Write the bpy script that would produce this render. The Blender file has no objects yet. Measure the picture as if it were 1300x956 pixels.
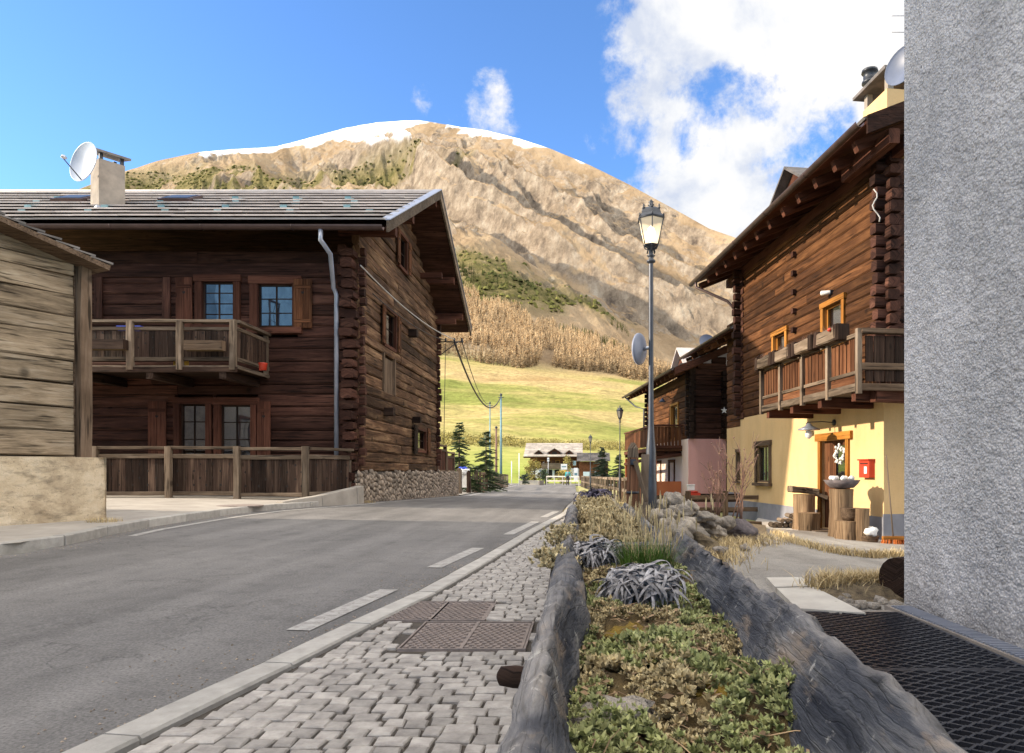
EXPOSURE = 1.08
import bpy, math, random
import numpy as np
from mathutils import Vector, Matrix
R = math.radians
F, CX, CY, H = 870.0, 740.0, 598.0, 0.95
scn = bpy.context.scene
COL = scn.collection
rng = random.Random(7)
V = Vector

def sm(t):
    t = min(1.0, max(0.0, t)); return t*t*(3-2*t)
_gk = [(-30, 0), (0, 0), (9, .0), (17.4, 0.0), (31, -.30), (50, -.48), (78, -.65), (400, -.70)]
def G(x, y):
    g = float(np.interp(y, [k[0] for k in _gk], [k[1] for k in _gk]))
    s = sm((y-2)/12.0)*(1-.8*sm((y-32)/45.0))
    xx = max(-9.0, min(10.0, x))
    return g - (.025 if x < 0 else .065)*xx*s
def P(px, py, D): return V(((px-CX)*D/F, D, H+(CY-py)*D/F))
def gp(px, py, off=0.0):
    lo, hi = .6, 140.0
    f = lambda D: (H-(py-CY)*D/F) - (G((px-CX)*D/F, D)+off)
    D = .6
    while D < 140 and f(D) > 0: D += .1
    lo, hi = D-.1, D
    for _ in range(30):
        m = (lo+hi)/2
        if f(m) > 0: lo = m
        else: hi = m
    return V(((px-CX)*lo/F, lo, G((px-CX)*lo/F, lo)+off))

# ---------- noise ----------
def _h(ix, iy, seed):
    n = (ix.astype(np.int64)*374761393 + iy.astype(np.int64)*668265263 + seed*1442695041) & 0xffffffff
    n = ((n ^ (n >> 13))*1274126177) & 0xffffffff
    return ((n ^ (n >> 16)) & 0xffff)/65535.0
def vn(x, y, seed=0):
    ix, iy = np.floor(x), np.floor(y); fx, fy = x-ix, y-iy
    fx = fx*fx*fx*(fx*(fx*6-15)+10); fy = fy*fy*fy*(fy*(fy*6-15)+10)
    a = _h(ix, iy, seed); b = _h(ix+1, iy, seed); c = _h(ix, iy+1, seed); d = _h(ix+1, iy+1, seed)
    return (a+(b-a)*fx)*(1-fy)+(c+(d-c)*fx)*fy
def fbm(x, y, o=4, seed=0, gain=.5):
    s = 0; a = 1; t = 0
    for k in range(o):
        s = s+a*vn(x*2**k+17.3*k, y*2**k-9.1*k, seed+k); t += a; a *= gain
    return s/t
def ridged(x, y, o=4, seed=0, gain=.5):
    s = 0; a = 1; t = 0
    for k in range(o):
        s = s+a*(1-np.abs(2*vn(x*2**k+5.7*k, y*2**k+3.3*k, seed+k)-1)); t += a; a *= gain
    return s/t
def n1(x, seed=0): return float(vn(np.array([float(x)]), np.array([.37]), seed)[0])

# ---------- mesh builder ----------
class MB:
    def __init__(s): s.v = []; s.f = []; s.u = []; s.r = []; s.sm = []
    def add(s, vs, fs, us=None, r=None, smooth=False):
        b = len(s.v); s.v += [tuple(p) for p in vs]
        if us is None: us = [(p[0]+b*.013, p[1], p[2]) for p in vs]
        s.u += [tuple(q) for q in us]
        r = rng.random() if r is None else r
        s.r += [r]*len(vs)
        s.f += [tuple(b+i for i in f) for f in fs]; s.sm += [smooth]*len(fs)
    def hexa(s, c, r=None, U=None):
        s.add(c, [(0,3,2,1),(4,5,6,7),(0,1,5,4),(1,2,6,5),(2,3,7,6),(3,0,4,7)], U, r)
    def obox(s, A, d, n, s0, s1, t0, t1, z0, z1, r=None, j=0):
        d = V(d); n = V(n); A = V(A)
        off = rng.uniform(0, 50)
        c = []; U = []
        dims = [abs(s1-s0), abs(t1-t0), abs(z1-z0)]
        k = dims.index(max(dims))
        for (a, b, z) in ((s0,t0,z0),(s1,t0,z0),(s1,t1,z0),(s0,t1,z0),(s0,t0,z1),(s1,t0,z1),(s1,t1,z1),(s0,t1,z1)):
            p = A+d*a+n*b; p.z = A.z+z + d.z*a
            if j: p += V((rng.uniform(-j,j), rng.uniform(-j,j), rng.uniform(-j,j)))
            c.append(p); q = [a, b, z]
            U.append((q[k]+off, q[(k+1)%3], q[(k+2)%3]+off*.37))
        s.hexa(c, r, U)
    def box(s, c, size, rz=0, r=None, j=0):
        d = V((math.cos(rz), math.sin(rz), 0)); n = V((-math.sin(rz), math.cos(rz), 0))
        s.obox((c[0],c[1],c[2]), d, n, -size[0]/2, size[0]/2, -size[1]/2, size[1]/2, -size[2]/2, size[2]/2, r, j)
    def beam(s, p0, p1, w, h, up=(0,0,1), ch=.2, seg=1, j=0, r=None, w1=None, h1=None):
        """chamfered bar from p0 to p1, irregular by j, tapering to w1,h1"""
        p0, p1 = V(p0), V(p1); ax = (p1-p0); L = ax.length
        if L < 1e-6: return
        ax /= L; up = V(up); sd = ax.cross(up)
        if sd.length < 1e-4: sd = ax.cross(V((0,1,0)))
        sd.normalize(); up = sd.cross(ax).normalized()
        w1 = w if w1 is None else w1; h1 = h if h1 is None else h1
        off = rng.uniform(0, 60); base = len(s.v); vs = []; us = []
        prof = [(-1,-1+ch),(-1,1-ch),(-1+ch,1),(1-ch,1),(1,1-ch),(1,-1+ch),(1-ch,-1),(-1+ch,-1)]
        per = [0,1,1.3,2.3,2.6,3.6,3.9,4.9]
        for k in range(seg+1):
            t = k/seg; c = p0+ax*(L*t); ww = w+(w1-w)*t; hh = h+(h1-h)*t
            o1, o2 = rng.uniform(-j,j), rng.uniform(-j,j)
            for i,(a,b) in enumerate(prof):
                jj = rng.uniform(-j,j)*.5
                vs.append(c+sd*(a*ww/2+o1+jj*a)+up*(b*hh/2+o2*.5+jj*b)); us.append((L*t+off, per[i]*max(w,h)*.25, off*.31))
        fs = []
        for k in range(seg):
            for i in range(8):
                a = k*8+i; b = k*8+(i+1)%8; fs.append((a, b, b+8, a+8))
        fs.append(tuple(range(7,-1,-1))[::-1][::-1]); fs.append(tuple(seg*8+i for i in range(8)))
        s.add(vs, fs, us, r)
    def tube(s, pts, rad, n=8, r=None, smooth=True, cap=True):
        pts = [V(p) for p in pts]; m = len(pts)
        if not hasattr(rad, '__len__'): rad = [rad]*m
        vs = []; us = []; L = 0; off = rng.uniform(0, 30)
        prev = None
        for k, p in enumerate(pts):
            t = (pts[min(k+1,m-1)]-pts[max(k-1,0)]).normalized()
            if prev is None:
                a = t.cross(V((0,0,1)));
                if a.length < .05: a = t.cross(V((0,1,0)))
            else:
                a = prev-t*prev.dot(t)
            a.normalize(); prev = a; b = t.cross(a)
            if k: L += (p-pts[k-1]).length
            for i in range(n):
                th = 2*math.pi*i/n; vs.append(p+(a*math.cos(th)+b*math.sin(th))*rad[k]); us.append((L+off, th*rad[k], off))
        fs = [(k*n+i, k*n+(i+1)%n, (k+1)*n+(i+1)%n, (k+1)*n+i) for k in range(m-1) for i in range(n)]
        if cap: fs += [tuple(range(n-1,-1,-1)), tuple((m-1)*n+i for i in range(n))]
        s.add(vs, fs, us, r, smooth)
    def lathe(s, c, prof, n=16, r=None, smooth=True, ax=None):
        """prof = [(radius, height)] about +Z (or ax) at c"""
        c = V(c); vs = []
        q = V((0,0,1)).rotation_difference(V(ax)) if ax is not None else None
        for (rr, z) in prof:
            for i in range(n):
                th = 2*math.pi*i/n; p = V((rr*math.cos(th), rr*math.sin(th), z))
                if q: p = q @ p
                vs.append(c+p)
        m = len(prof)
        fs = [(k*n+i, k*n+(i+1)%n, (k+1)*n+(i+1)%n, (k+1)*n+i) for k in range(m-1) for i in range(n)]
        fs += [tuple(range(n-1,-1,-1)), tuple((m-1)*n+i for i in range(n))]
        s.add(vs, fs, None, r, smooth)
    def blob(s, c, rad, nu=10, nv=7, j=.15, seed=None, r=None, smooth=True, freq=1.6, rot=0, oct_=2):
        """lumpy stone / clump"""
        seed = rng.randrange(9999) if seed is None else seed
        rx, ry, rz = rad if hasattr(rad,'__len__') else (rad,)*3
        c = V(c); vs = []
        for k in range(nv+1):
            ph = math.pi*k/nv
            for i in range(nu):
                th = 2*math.pi*i/nu
                d = V((math.sin(ph)*math.cos(th), math.sin(ph)*math.sin(th), math.cos(ph)))
                q = 1+j*(2*float(fbm(np.array([d.x*freq+d.z*freq*.7+seed]), np.array([d.y*freq-d.z*freq*.6+seed*.3]), oct_, seed)[0])-1)*2
                x, y = d.x*rx*q, d.y*ry*q
                vs.append(c+V((x*math.cos(rot)-y*math.sin(rot), x*math.sin(rot)+y*math.cos(rot), d.z*rz*q)))
        fs = [(k*nu+i, (k+1)*nu+i, (k+1)*nu+(i+1)%nu, k*nu+(i+1)%nu) for k in range(nv) for i in range(nu)]
        s.add(vs, fs, None, r, smooth)
    def grid(s, fn, nu, nv, r=None, smooth=True):
        vs = [fn(i/nu, k/nv) for k in range(nv+1) for i in range(nu+1)]
        fs = [(k*(nu+1)+i, k*(nu+1)+i+1, (k+1)*(nu+1)+i+1, (k+1)*(nu+1)+i) for k in range(nv) for i in range(nu)]
        s.add(vs, fs, None, r, smooth)
    def build(s, name, m, parent=None, loc=None, kind=None):
        me = bpy.data.meshes.new(name)
        base = V(parent['_b']) if parent is not None and '_b' in parent else V((0,0,0))
        if parent is None:
            base = V(loc) if loc is not None else s.base()
        arr = np.array(s.v, dtype=np.float32) - np.array(base, dtype=np.float32)
        me.from_pydata(arr.tolist(), [], s.f)
        me.polygons.foreach_set('use_smooth', s.sm)
        a = me.attributes.new('wuv', 'FLOAT_VECTOR', 'POINT'); a.data.foreach_set('vector', np.array(s.u, dtype=np.float32).ravel())
        a = me.attributes.new('rnd', 'FLOAT', 'POINT'); a.data.foreach_set('value', np.array(s.r, dtype=np.float32))
        me.materials.append(m)
        me.update()
        o = bpy.data.objects.new(name, me); COL.objects.link(o)
        if parent is None: o.location = base
        else: o.parent = parent
        o['_b'] = tuple(base)
        if kind: o['kind'] = kind
        return o
    def base(s):
        a = np.array(s.v); lo, hi = a.min(0), a.max(0)
        return V(((lo[0]+hi[0])/2, (lo[1]+hi[1])/2, lo[2]))

def tag(o, label, cat, group=None):
    o['label'] = label; o['category'] = cat
    if group: o['group'] = group
    return o
def thing(name, loc, label, cat, group=None):
    o = bpy.data.objects.new(name, None); COL.objects.link(o); o.location = loc; o.empty_display_size = .2
    o['_b'] = tuple(loc); return tag(o, label, cat, group)
def dup(o, loc=None, rz=None, label=None, parent=None, scale=None):
    c = o.copy(); COL.objects.link(c)
    if parent is not None: c.parent = parent
    if loc is not None: c.location = loc; c['_b'] = tuple(loc)
    if rz is not None: c.rotation_euler = (0,0,rz)
    if scale is not None: c.scale = (scale,)*3 if not hasattr(scale,'__len__') else scale
    if label: c['label'] = label
    for ch in list(o.children): dup(ch, parent=c)
    return c

# ---------- materials ----------
class NT:
    def __init__(s, name):
        s.m = bpy.data.materials.new(name); s.m.use_nodes = True; s.t = s.m.node_tree
        s.b = s.t.nodes['Principled BSDF']; s.out = s.t.nodes['Material Output']
    def n(s, typ, **kw):
        x = s.t.nodes.new(typ)
        for k, v in kw.items():
            if k in x.inputs: x.inputs[k].default_value = v
            else: setattr(x, k, v)
        return x
    def l(s, a, b): s.t.links.new(a, b)
    def attr(s, nm): return s.n('ShaderNodeAttribute', attribute_name=nm)
    def ramp(s, fac, stops):
        r = s.n('ShaderNodeValToRGB'); e = r.color_ramp.elements
        while len(e) < len(stops): e.new(.5)
        for k, (p, c) in enumerate(stops):
            e[k].position = p; e[k].color = (*c, 1) if hasattr(c,'__len__') else (c,c,c,1)
        s.l(fac, r.inputs[0]); return r.outputs[0]
    def noise(s, vec, scale, detail=4, rough=.55, dist=0, typ=None):
        x = s.n('ShaderNodeTexNoise'); x.inputs['Scale'].default_value = scale; x.inputs['Detail'].default_value = detail
        x.inputs['Roughness'].default_value = rough; x.inputs['Distortion'].default_value = dist
        if vec is not None: s.l(vec, x.inputs['Vector'])
        return x.outputs['Fac']
    def mapping(s, vec, sc):
        x = s.n('ShaderNodeMapping'); x.inputs['Scale'].default_value = sc; s.l(vec, x.inputs['Vector']); return x.outputs[0]
    def mix(s, f, a, b, mode='MIX'):
        x = s.n('ShaderNodeMix', data_type='RGBA', blend_type=mode)
        for ii, sock, val in ((0, x.inputs[0], f), (6, x.inputs[6], a), (7, x.inputs[7], b)):
            if isinstance(val, bpy.types.NodeSocket): s.l(val, sock)
            elif hasattr(val,'__len__'): sock.default_value = (*val[:3],1)
            elif ii == 0: sock.default_value = val
            else: sock.default_value = (val,val,val,1)
        return x.outputs[2]
    def math(s, op, a, b=0.0, c=None):
        x = s.n('ShaderNodeMath', operation=op)
        for i, val in enumerate((a,b) if c is None else (a,b,c)):
            if isinstance(val, bpy.types.NodeSocket): s.l(val, x.inputs[i])
            else: x.inputs[i].default_value = val
        return x.outputs[0]
    def bump(s, h, strength=.5, dist=.01, nrm=None):
        x = s.n('ShaderNodeBump'); x.inputs['Strength'].default_value = strength; x.inputs['Distance'].default_value = dist
        s.l(h, x.inputs['Height'])
        if nrm is not None: s.l(nrm, x.inputs['Normal'])
        s.l(x.outputs[0], s.b.inputs['Normal']); return x.outputs[0]
    def col(s, c): s.l(c, s.b.inputs['Base Color'])
    def set(s, **kw):
        for k, v in kw.items(): s.b.inputs[k.replace('_',' ')].default_value = v

def lerp3(a, k): return tuple(x*k for x in a)
def wood(name, dark, mid, light, rnd=.5, gs=1.0, bump=.6, rough=.8, knots=True):
    t = NT(name); u = t.attr('wuv').outputs['Vector']; r = t.attr('rnd').outputs['Fac']
    g = t.noise(t.mapping(u, (.9*gs, 26*gs, 26*gs)), 1.0, 6, .65, .6)
    g2 = t.noise(t.mapping(u, (.5, 3.5, 3.5)), 1.3, 4, .6, .8)
    f = t.math('ADD', t.math('MULTIPLY', g, .55), t.math('MULTIPLY', g2, .45))
    c = t.ramp(f, [(.28, dark), (.5, mid), (.72, light)])
    cr = t.ramp(t.noise(t.mapping(u, (1.2*gs, 60*gs, 60*gs)), 1.0, 3, .5), [(.33, .12), (.45, 1.0)])
    c = t.mix(.85, c, cr, 'MULTIPLY')
    c = t.mix(.55, c, t.ramp(t.noise(t.mapping(u, (.35, 1.1, 1.1)), 1.0, 5, .7), [(.36,.35),(.6,1.1)]), 'MULTIPLY')
    if knots:
        v = t.n('ShaderNodeTexVoronoi'); v.inputs['Scale'].default_value = 1.0
        t.l(t.mapping(u, (1.6, 4.5, 4.5)), v.inputs['Vector'])
        k = t.ramp(v.outputs['Distance'], [(.07, .25), (.14, 1.0)])
        c = t.mix(.8, c, k, 'MULTIPLY')
    v2 = t.ramp(r, [(0, 1-rnd), (1, 1+rnd*.8)])
    c = t.mix(1.0, c, v2, 'MULTIPLY')
    t.col(c); t.set(Roughness=rough); t.b.inputs['Specular IOR Level'].default_value = .12
    t.bump(t.math('ADD', g, t.math('MULTIPLY', g2, .6)), bump, .02)
    return t.m
def plain(name, c1, c2=None, scale=6, rough=.7, bump=.15, detail=5, metal=0, rnd=0.0, dist=.01, spec=.4):
    t = NT(name); co = t.n('ShaderNodeTexCoord').outputs['Object']
    c2 = c2 or lerp3(c1, .7)
    g = t.noise(co, scale, detail, .6)
    c = t.ramp(g, [(.3, c2), (.7, c1)])
    if rnd:
        c = t.mix(1.0, c, t.ramp(t.attr('rnd').outputs['Fac'], [(0, 1-rnd), (1, 1+rnd)]), 'MULTIPLY')
    t.col(c); t.set(Roughness=rough, Metallic=metal); t.b.inputs['Specular IOR Level'].default_value = spec
    if bump: t.bump(t.noise(co, scale*6, 4, .6), bump, dist)
    return t.m
M = {}
M['wood_front'] = wood('dark_larch_logs', (.016,.007,.005), (.066,.028,.019), (.155,.073,.048), .5, bump=.9)
M['wood_gable'] = wood('weathered_brown_logs', (.018,.009,.006), (.11,.058,.032), (.36,.225,.125), .5, 1.0, bump=1.0)
M['wood_red'] = wood('red_brown_boards', (.05,.018,.011), (.105,.040,.024), (.17,.072,.045), .3, bump=.4)
M['wood_oldgrey'] = wood('grey_weathered_rail', (.055,.038,.026), (.17,.125,.088), (.34,.27,.205), .4)
M['wood_panel'] = wood('dark_weathered_boards', (.018,.011,.008), (.055,.033,.024), (.17,.115,.08), .6)
M['wood_barn'] = wood('pale_weathered_barn_boards', (.048,.033,.023), (.385,.29,.19), (.66,.54,.395), .28, 1.7, bump=1.0)
M['wood_barndark'] = wood('old_brown_timber', (.05,.03,.018), (.15,.10,.065), (.28,.20,.14), .3)
M['wood_orange'] = wood('sunlit_orange_logs', (.020,.009,.005), (.088,.036,.014), (.215,.095,.036), .5, 1.0, bump=.8)
M['wood_orangeframe'] = wood('varnished_honey_wood', (.20,.075,.014), (.38,.155,.03), (.50,.24,.06), .15, bump=.15, rough=.45)
M['wood_balcony'] = wood('brown_balcony_boards', (.04,.016,.007), (.115,.045,.020), (.21,.10,.048), .35)
M['wood_dark'] = wood('nearly_black_wood', (.012,.007,.005), (.035,.02,.014), (.08,.05,.035), .4)
M['wood_pole'] = wood('reddish_stained_post', (.05,.022,.012), (.12,.055,.03), (.20,.10,.055), .2)
M['wood_end'] = wood('cut_log_bark', (.05,.03,.018), (.20,.13,.075), (.40,.29,.18), .4, bump=1.0)
M['slate'] = plain('roof_slate', (.56,.51,.48), (.40,.36,.34), 2.5, .75, .4, rnd=.14, dist=.02)
M['slate_dark'] = plain('dark_roof_slate', (.15,.13,.12), (.06,.055,.05), 4, .7, .5, rnd=.35)
M['copper'] = plain('brown_coated_metal', (.10,.065,.06), (.06,.04,.036), 3, .42, .05, metal=.5)
M['tin'] = plain('grey_painted_sheet_metal', (.34,.36,.42), (.24,.26,.31), 4, .4, .05, metal=.4)
M['teal'] = plain('verdigris_metal', (.16,.27,.30), (.10,.18,.20), 8, .55, .1, metal=.3)
M['iron'] = plain('dark_painted_iron', (.045,.05,.06), (.025,.028,.035), 12, .42, .08, metal=.3)
M['postgrey'] = plain('grey_painted_lamp_post', (.075,.08,.095), (.05,.055,.065), 8, .4, .05, metal=.3)
M['farroof'] = plain('pale_weathered_shingles', (.46,.40,.34), (.30,.26,.22), 2, .85, .3, rnd=.2)
M['dish'] = plain('pale_dish_enamel', (.33,.37,.45), (.26,.30,.37), 3, .4, .03)
M['dishdark'] = plain('dark_dish_enamel', (.10,.12,.18), (.07,.09,.14), 3, .45, .03)
M['steel'] = plain('galvanised_steel', (.45,.45,.47), (.3,.3,.32), 8, .4, .08, metal=.8)
M['mortar'] = plain('brown_mortar', (.085,.07,.055), (.045,.037,.03), 20, .95, .5)
M['fieldstone'] = plain('rounded_facing_stones', (.34,.27,.205), (.16,.125,.095), 9, .85, .5, rnd=.5)
M['glassdark'] = plain('dark_shiny_glass', (.03,.035,.04), (.02,.022,.03), 1, .35, 0, spec=.3)
M['dishmid'] = plain('grey_dish_enamel', (.24,.26,.33), (.17,.19,.25), 3, .45, .03)
M['rock'] = plain('grey_boulder', (.46,.40,.33), (.17,.145,.12), 9, .9, 1.0, 10, rnd=.3, dist=.03)
M['rockdark'] = plain('dark_slaty_boulder', (.20,.165,.165), (.06,.052,.058), 9, .85, 1.0, 8, rnd=.2, dist=.02)
M['pink'] = plain('pink_render', (.74,.40,.35), (.66,.34,.30), 1.2, .9, .15)
M['pinklit'] = plain('sunlit_pink_render', (.72,.58,.48), (.66,.52,.43), 1.2, .9, .15)  # pink render again, sun on the side face put into the colour
M['white'] = plain('white_paint', (.74,.73,.70), (.62,.61,.58), 5, .6, .05)
M['cement'] = plain('grey_cement', (.33,.28,.23), (.19,.165,.14), 3, .9, .5)
M['red'] = plain('red_paint', (.50,.05,.022), (.42,.035,.018), 6, .4, .03)
M['black'] = plain('black_rubber', (.020,.021,.027), (.010,.010,.014), 20, .38, .1, spec=.6)
M['curtain'] = plain('pale_curtain', (.62,.55,.50), (.52,.44,.40), 12, .9, .1)
M['curtainblue'] = plain('pale_blue_curtain', (.5,.58,.62), (.40,.48,.52), 12, .9, .1)
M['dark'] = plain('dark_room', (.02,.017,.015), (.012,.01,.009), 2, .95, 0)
M['orangebox'] = plain('terracotta_panel', (.42,.13,.045), (.36,.10,.035), 3, .7, .1)
M['terracotta'] = plain('terracotta_pot', (.4,.15,.07), (.3,.1,.05), 6, .85, .1)
M['yellowplastic'] = plain('yellow_plastic', (.72,.46,.08), (.6,.38,.06), 6, .5, .03)
M['blueplastic'] = plain('blue_plastic', (.03,.06,.45), (.02,.05,.35), 6, .5, .03)
M['broombristle'] = plain('orange_bristles', (.62,.17,.03), (.45,.11,.02), 60, .8, .5)
M['cable'] = plain('dark_cable', (.05,.035,.035), (.03,.022,.022), 8, .6, .03)
M['cablepale'] = plain('pale_cable', (.5,.48,.45), (.4,.38,.36), 8, .6, .03)
M['twig'] = plain('bare_twig_bark', (.21,.12,.085), (.12,.07,.05), 10, .9, .2, rnd=.3)
M['straw'] = plain('dry_straw', (.58,.45,.25), (.38,.28,.13), 10, .8, .1, rnd=.35)
M['greenblade'] = plain('green_blades', (.13,.22,.035), (.06,.12,.018), 10, .6, .1, rnd=.4)
M['sedum'] = plain('sedum_leaves', (.44,.43,.19), (.15,.18,.055), 34, .65, .2, rnd=.55)
M['sedumpale'] = plain('yellow_brown_sedum_leaves', (.58,.48,.27), (.25,.18,.08), 34, .75, .2, rnd=.55)
M['lavender'] = plain('withered_grey_leaves', (.42,.395,.385), (.12,.108,.11), 40, .8, .3, rnd=.5)
M['moss'] = plain('brown_moss_soil', (.16,.105,.035), (.045,.032,.018), 22, .95, 1.0)
M['ochre'] = plain('ochre_moss', (.30,.19,.025), (.13,.085,.012), 26, .95, 1.0)
M['needle'] = plain('spruce_needles', (.075,.105,.04), (.025,.045,.02), 3, .7, .2, rnd=.5)
M['needledark'] = plain('dark_conifer_needles', (.045,.065,.035), (.015,.028,.018), 3, .7, .2, rnd=.5)
M['yellowleaf'] = plain('yellowing_leaves', (.32,.25,.06), (.16,.14,.03), 4, .7, .2, rnd=.5)
M['rust'] = plain('rusty_cast_iron', (.27,.215,.185), (.165,.135,.118), 14, .8, .4)
M['slab'] = plain('pale_stone_slab', (.55,.51,.44), (.42,.38,.33), 4, .9, .25)
M['trunk'] = plain('conifer_bark', (.13,.09,.06), (.07,.05,.035), 14, .9, .5)
M['skin'] = plain('skin', (.5,.3,.22), (.45,.27,.2), 5, .6, 0)
M['tealcloth'] = plain('teal_jacket', (.02,.40,.42), (.015,.3,.33), 8, .85, .2)
M['darkcloth'] = plain('dark_trousers', (.03,.032,.05), (.02,.02,.03), 8, .9, .2)
M['hairm'] = plain('brown_hair', (.09,.05,.03), (.05,.03,.02), 30, .7, .3)

def mk_glass(name, tint, refl):
    t = NT(name); t.t.nodes.remove(t.b)
    tr = t.n('ShaderNodeBsdfTransparent'); tr.inputs[0].default_value = (*tint,1)
    gl = t.n('ShaderNodeBsdfGlossy'); gl.inputs['Roughness'].default_value = .02; gl.inputs[0].default_value = (.24,.52,1.0,1) if refl > .5 else (.9,.94,1,1)  # blue of the reflected sky put into the glossy colour
    co = t.n('ShaderNodeTexCoord').outputs['Object']
    bp = t.n('ShaderNodeBump'); bp.inputs['Strength'].default_value = .06; bp.inputs['Distance'].default_value = .05
    t.l(t.noise(co, 1.5, 1), bp.inputs['Height']); t.l(bp.outputs[0], gl.inputs['Normal'])
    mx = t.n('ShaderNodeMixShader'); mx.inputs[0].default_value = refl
    t.l(tr.outputs[0], mx.inputs[1]); t.l(gl.outputs[0], mx.inputs[2]); t.l(mx.outputs[0], t.out.inputs[0])
    return t.m
M['glass'] = mk_glass('window_glass', (.6,.62,.65), .22)
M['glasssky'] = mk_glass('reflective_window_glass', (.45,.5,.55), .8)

def mk_stucco(name, c1, c2, stain):
    t = NT(name); co = t.n('ShaderNodeTexCoord').outputs['Object']
    c = t.ramp(t.noise(co, 1.2, 5, .6), [(.3, c2), (.7, c1)])
    c = t.mix(stain, c, t.ramp(t.noise(t.mapping(co, (1,1,.25)), 3, 4), [(.35, .6), (.6, 1.0)]), 'MULTIPLY')
    vo = t.n('ShaderNodeTexVoronoi', feature='SMOOTH_F1'); vo.inputs['Scale'].default_value = 62; vo.inputs['Smoothness'].default_value = .4; t.l(co, vo.inputs['Vector'])
    pit = t.math('SUBTRACT', 1.0, vo.outputs['Distance'])
    pn = t.noise(co, 34, 4, .65)
    c = t.mix(.9, c, t.ramp(pn, [(.26, .22), (.36, 1.0)]), 'MULTIPLY')
    c = t.mix(.5, c, t.ramp(vo.outputs['Distance'], [(.35, 1.0), (.8, .55)]), 'MULTIPLY')
    c = t.mix(.55, c, t.ramp(t.noise(t.mapping(co,(1,1,.5)), .9, 5, .6), [(.35,.62),(.6,1.0)]), 'MULTIPLY')
    zz = t.n('ShaderNodeSeparateXYZ'); t.l(co, zz.inputs[0]); foot_tone = t.ramp(t.math('ADD', zz.outputs[2], t.math('MULTIPLY', t.noise(co, 3, 4), .35)), [(.12,.55),(.42,1.0)])  # wall colour darkens towards the foot, with an uneven edge
    c = t.mix(1.0, c, foot_tone, 'MULTIPLY')
    t.col(c); t.set(Roughness=.95); t.b.inputs['Specular IOR Level'].default_value = .15
    t.bump(t.math('ADD', pit, t.math('MULTIPLY', t.noise(co, 90, 3, .7), .4)), .7, .012)
    return t.m
M['stucco'] = mk_stucco('grey_rough_cast', (.74,.70,.675), (.60,.575,.56), .4)
def mk_render(name, c1, c2):
    t = NT(name); co = t.n('ShaderNodeTexCoord').outputs['Object']
    c = t.ramp(t.noise(co, .9, 6, .65), [(.3, c2), (.7, c1)])
    c = t.mix(.35, c, t.ramp(t.noise(t.mapping(co, (2.2,2.2,.35)), 1.0, 5, .65), [(.33,.7),(.55,1.0)]), 'MULTIPLY')
    c = t.mix(.25, c, t.ramp(t.noise(co, 28, 3, .7), [(.3,.7),(.5,1.0)]), 'MULTIPLY')
    t.col(c); t.set(Roughness=.95); t.b.inputs['Specular IOR Level'].default_value = .15
    t.bump(t.math('ADD', t.noise(co, 60, 3, .7), t.math('MULTIPLY', t.noise(co, 2.5, 3, .5), 2.0)), .35, .012); return t.m
M['yellow'] = mk_render('yellow_render', (.66,.46,.235), (.60,.40,.19))
M['pink'] = mk_render('pink_render', (.74,.40,.35), (.66,.34,.30))
M['greyplinth'] = plain('blue_grey_plinth_paint', (.24,.24,.26), (.17,.17,.19), 3, .9, .3)

def mk_concrete_plinth():
    t = NT('stained_ochre_concrete'); co = t.n('ShaderNodeTexCoord').outputs['Object']
    c = t.ramp(t.noise(co, 1.6, 7, .65), [(.3, (.28,.20,.12)), (.5, (.56,.44,.29)), (.72, (.70,.59,.44))])
    c = t.mix(.8, c, t.ramp(t.noise(t.mapping(co, (1,1,3)), 3.5, 5, .7), [(.3,.4),(.5,1.0)]), 'MULTIPLY')
    c = t.mix(.7, c, t.ramp(t.noise(co, 40, 2, .7), [(.28,.3),(.38,1.0)]), 'MULTIPLY')
    t.col(c); t.set(Roughness=.95); t.bump(t.noise(co, 12, 8, .7), .8, .03); return t.m
M['plinth'] = mk_concrete_plinth()

def mk_asphalt(name, c1, c2, fine=1.0):
    t = NT(name); co = t.n('ShaderNodeTexCoord').outputs['Object']
    c = t.ramp(t.noise(co, .35, 6, .6), [(.3, c2), (.7, c1)])
    c = t.mix(.35, c, t.ramp(t.noise(t.mapping(co, (1,.15,1)), 1.6, 4), [(.35,.6),(.62,1.15)]), 'MULTIPLY')
    c = t.mix(.9, c, t.ramp(t.noise(co, 70, 2, .6), [(.3,.62),(.5,.97),(.72,1.32)]), 'MULTIPLY')
    c = t.mix(.5, c, t.ramp(t.noise(t.mapping(co, (2.2,.08,1)), 1.0, 3, .5), [(.40,.72),(.58,1.1)]), 'MULTIPLY')
    c = t.mix(.5, c, t.ramp(t.noise(co, 3.5, 7, .75), [(.34,.55),(.5,1.0)]), 'MULTIPLY')
    v = t.n('ShaderNodeTexVoronoi', feature='DISTANCE_TO_EDGE'); v.inputs['Scale'].default_value = .45
    w = t.n('ShaderNodeVectorMath', operation='ADD'); t.l(co, w.inputs[0])
    nz = t.n('ShaderNodeTexNoise'); nz.inputs['Scale'].default_value = 2.5; nz.inputs['Detail'].default_value = 5; t.l(co, nz.inputs['Vector'])
    t.l(nz.outputs['Color'], w.inputs[1]); t.l(w.outputs[0], v.inputs['Vector'])
    crack = t.ramp(v.outputs['Distance'], [(.0,.55),(.006,1.0)])
    cm = t.ramp(t.noise(co, .25, 2), [(.44,0),(.52,1)])
    c = t.mix(t.math('MULTIPLY', cm, .8), c, t.mix(1.0, c, crack, 'MULTIPLY'))
    t.col(c); t.set(Roughness=.85); t.b.inputs['Specular IOR Level'].default_value = .3
    t.bump(t.noise(co, 110, 3, .7), .7, .006); return t.m
M['asphalt'] = mk_asphalt('worn_asphalt', (.205,.192,.180), (.135,.127,.121))
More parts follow.
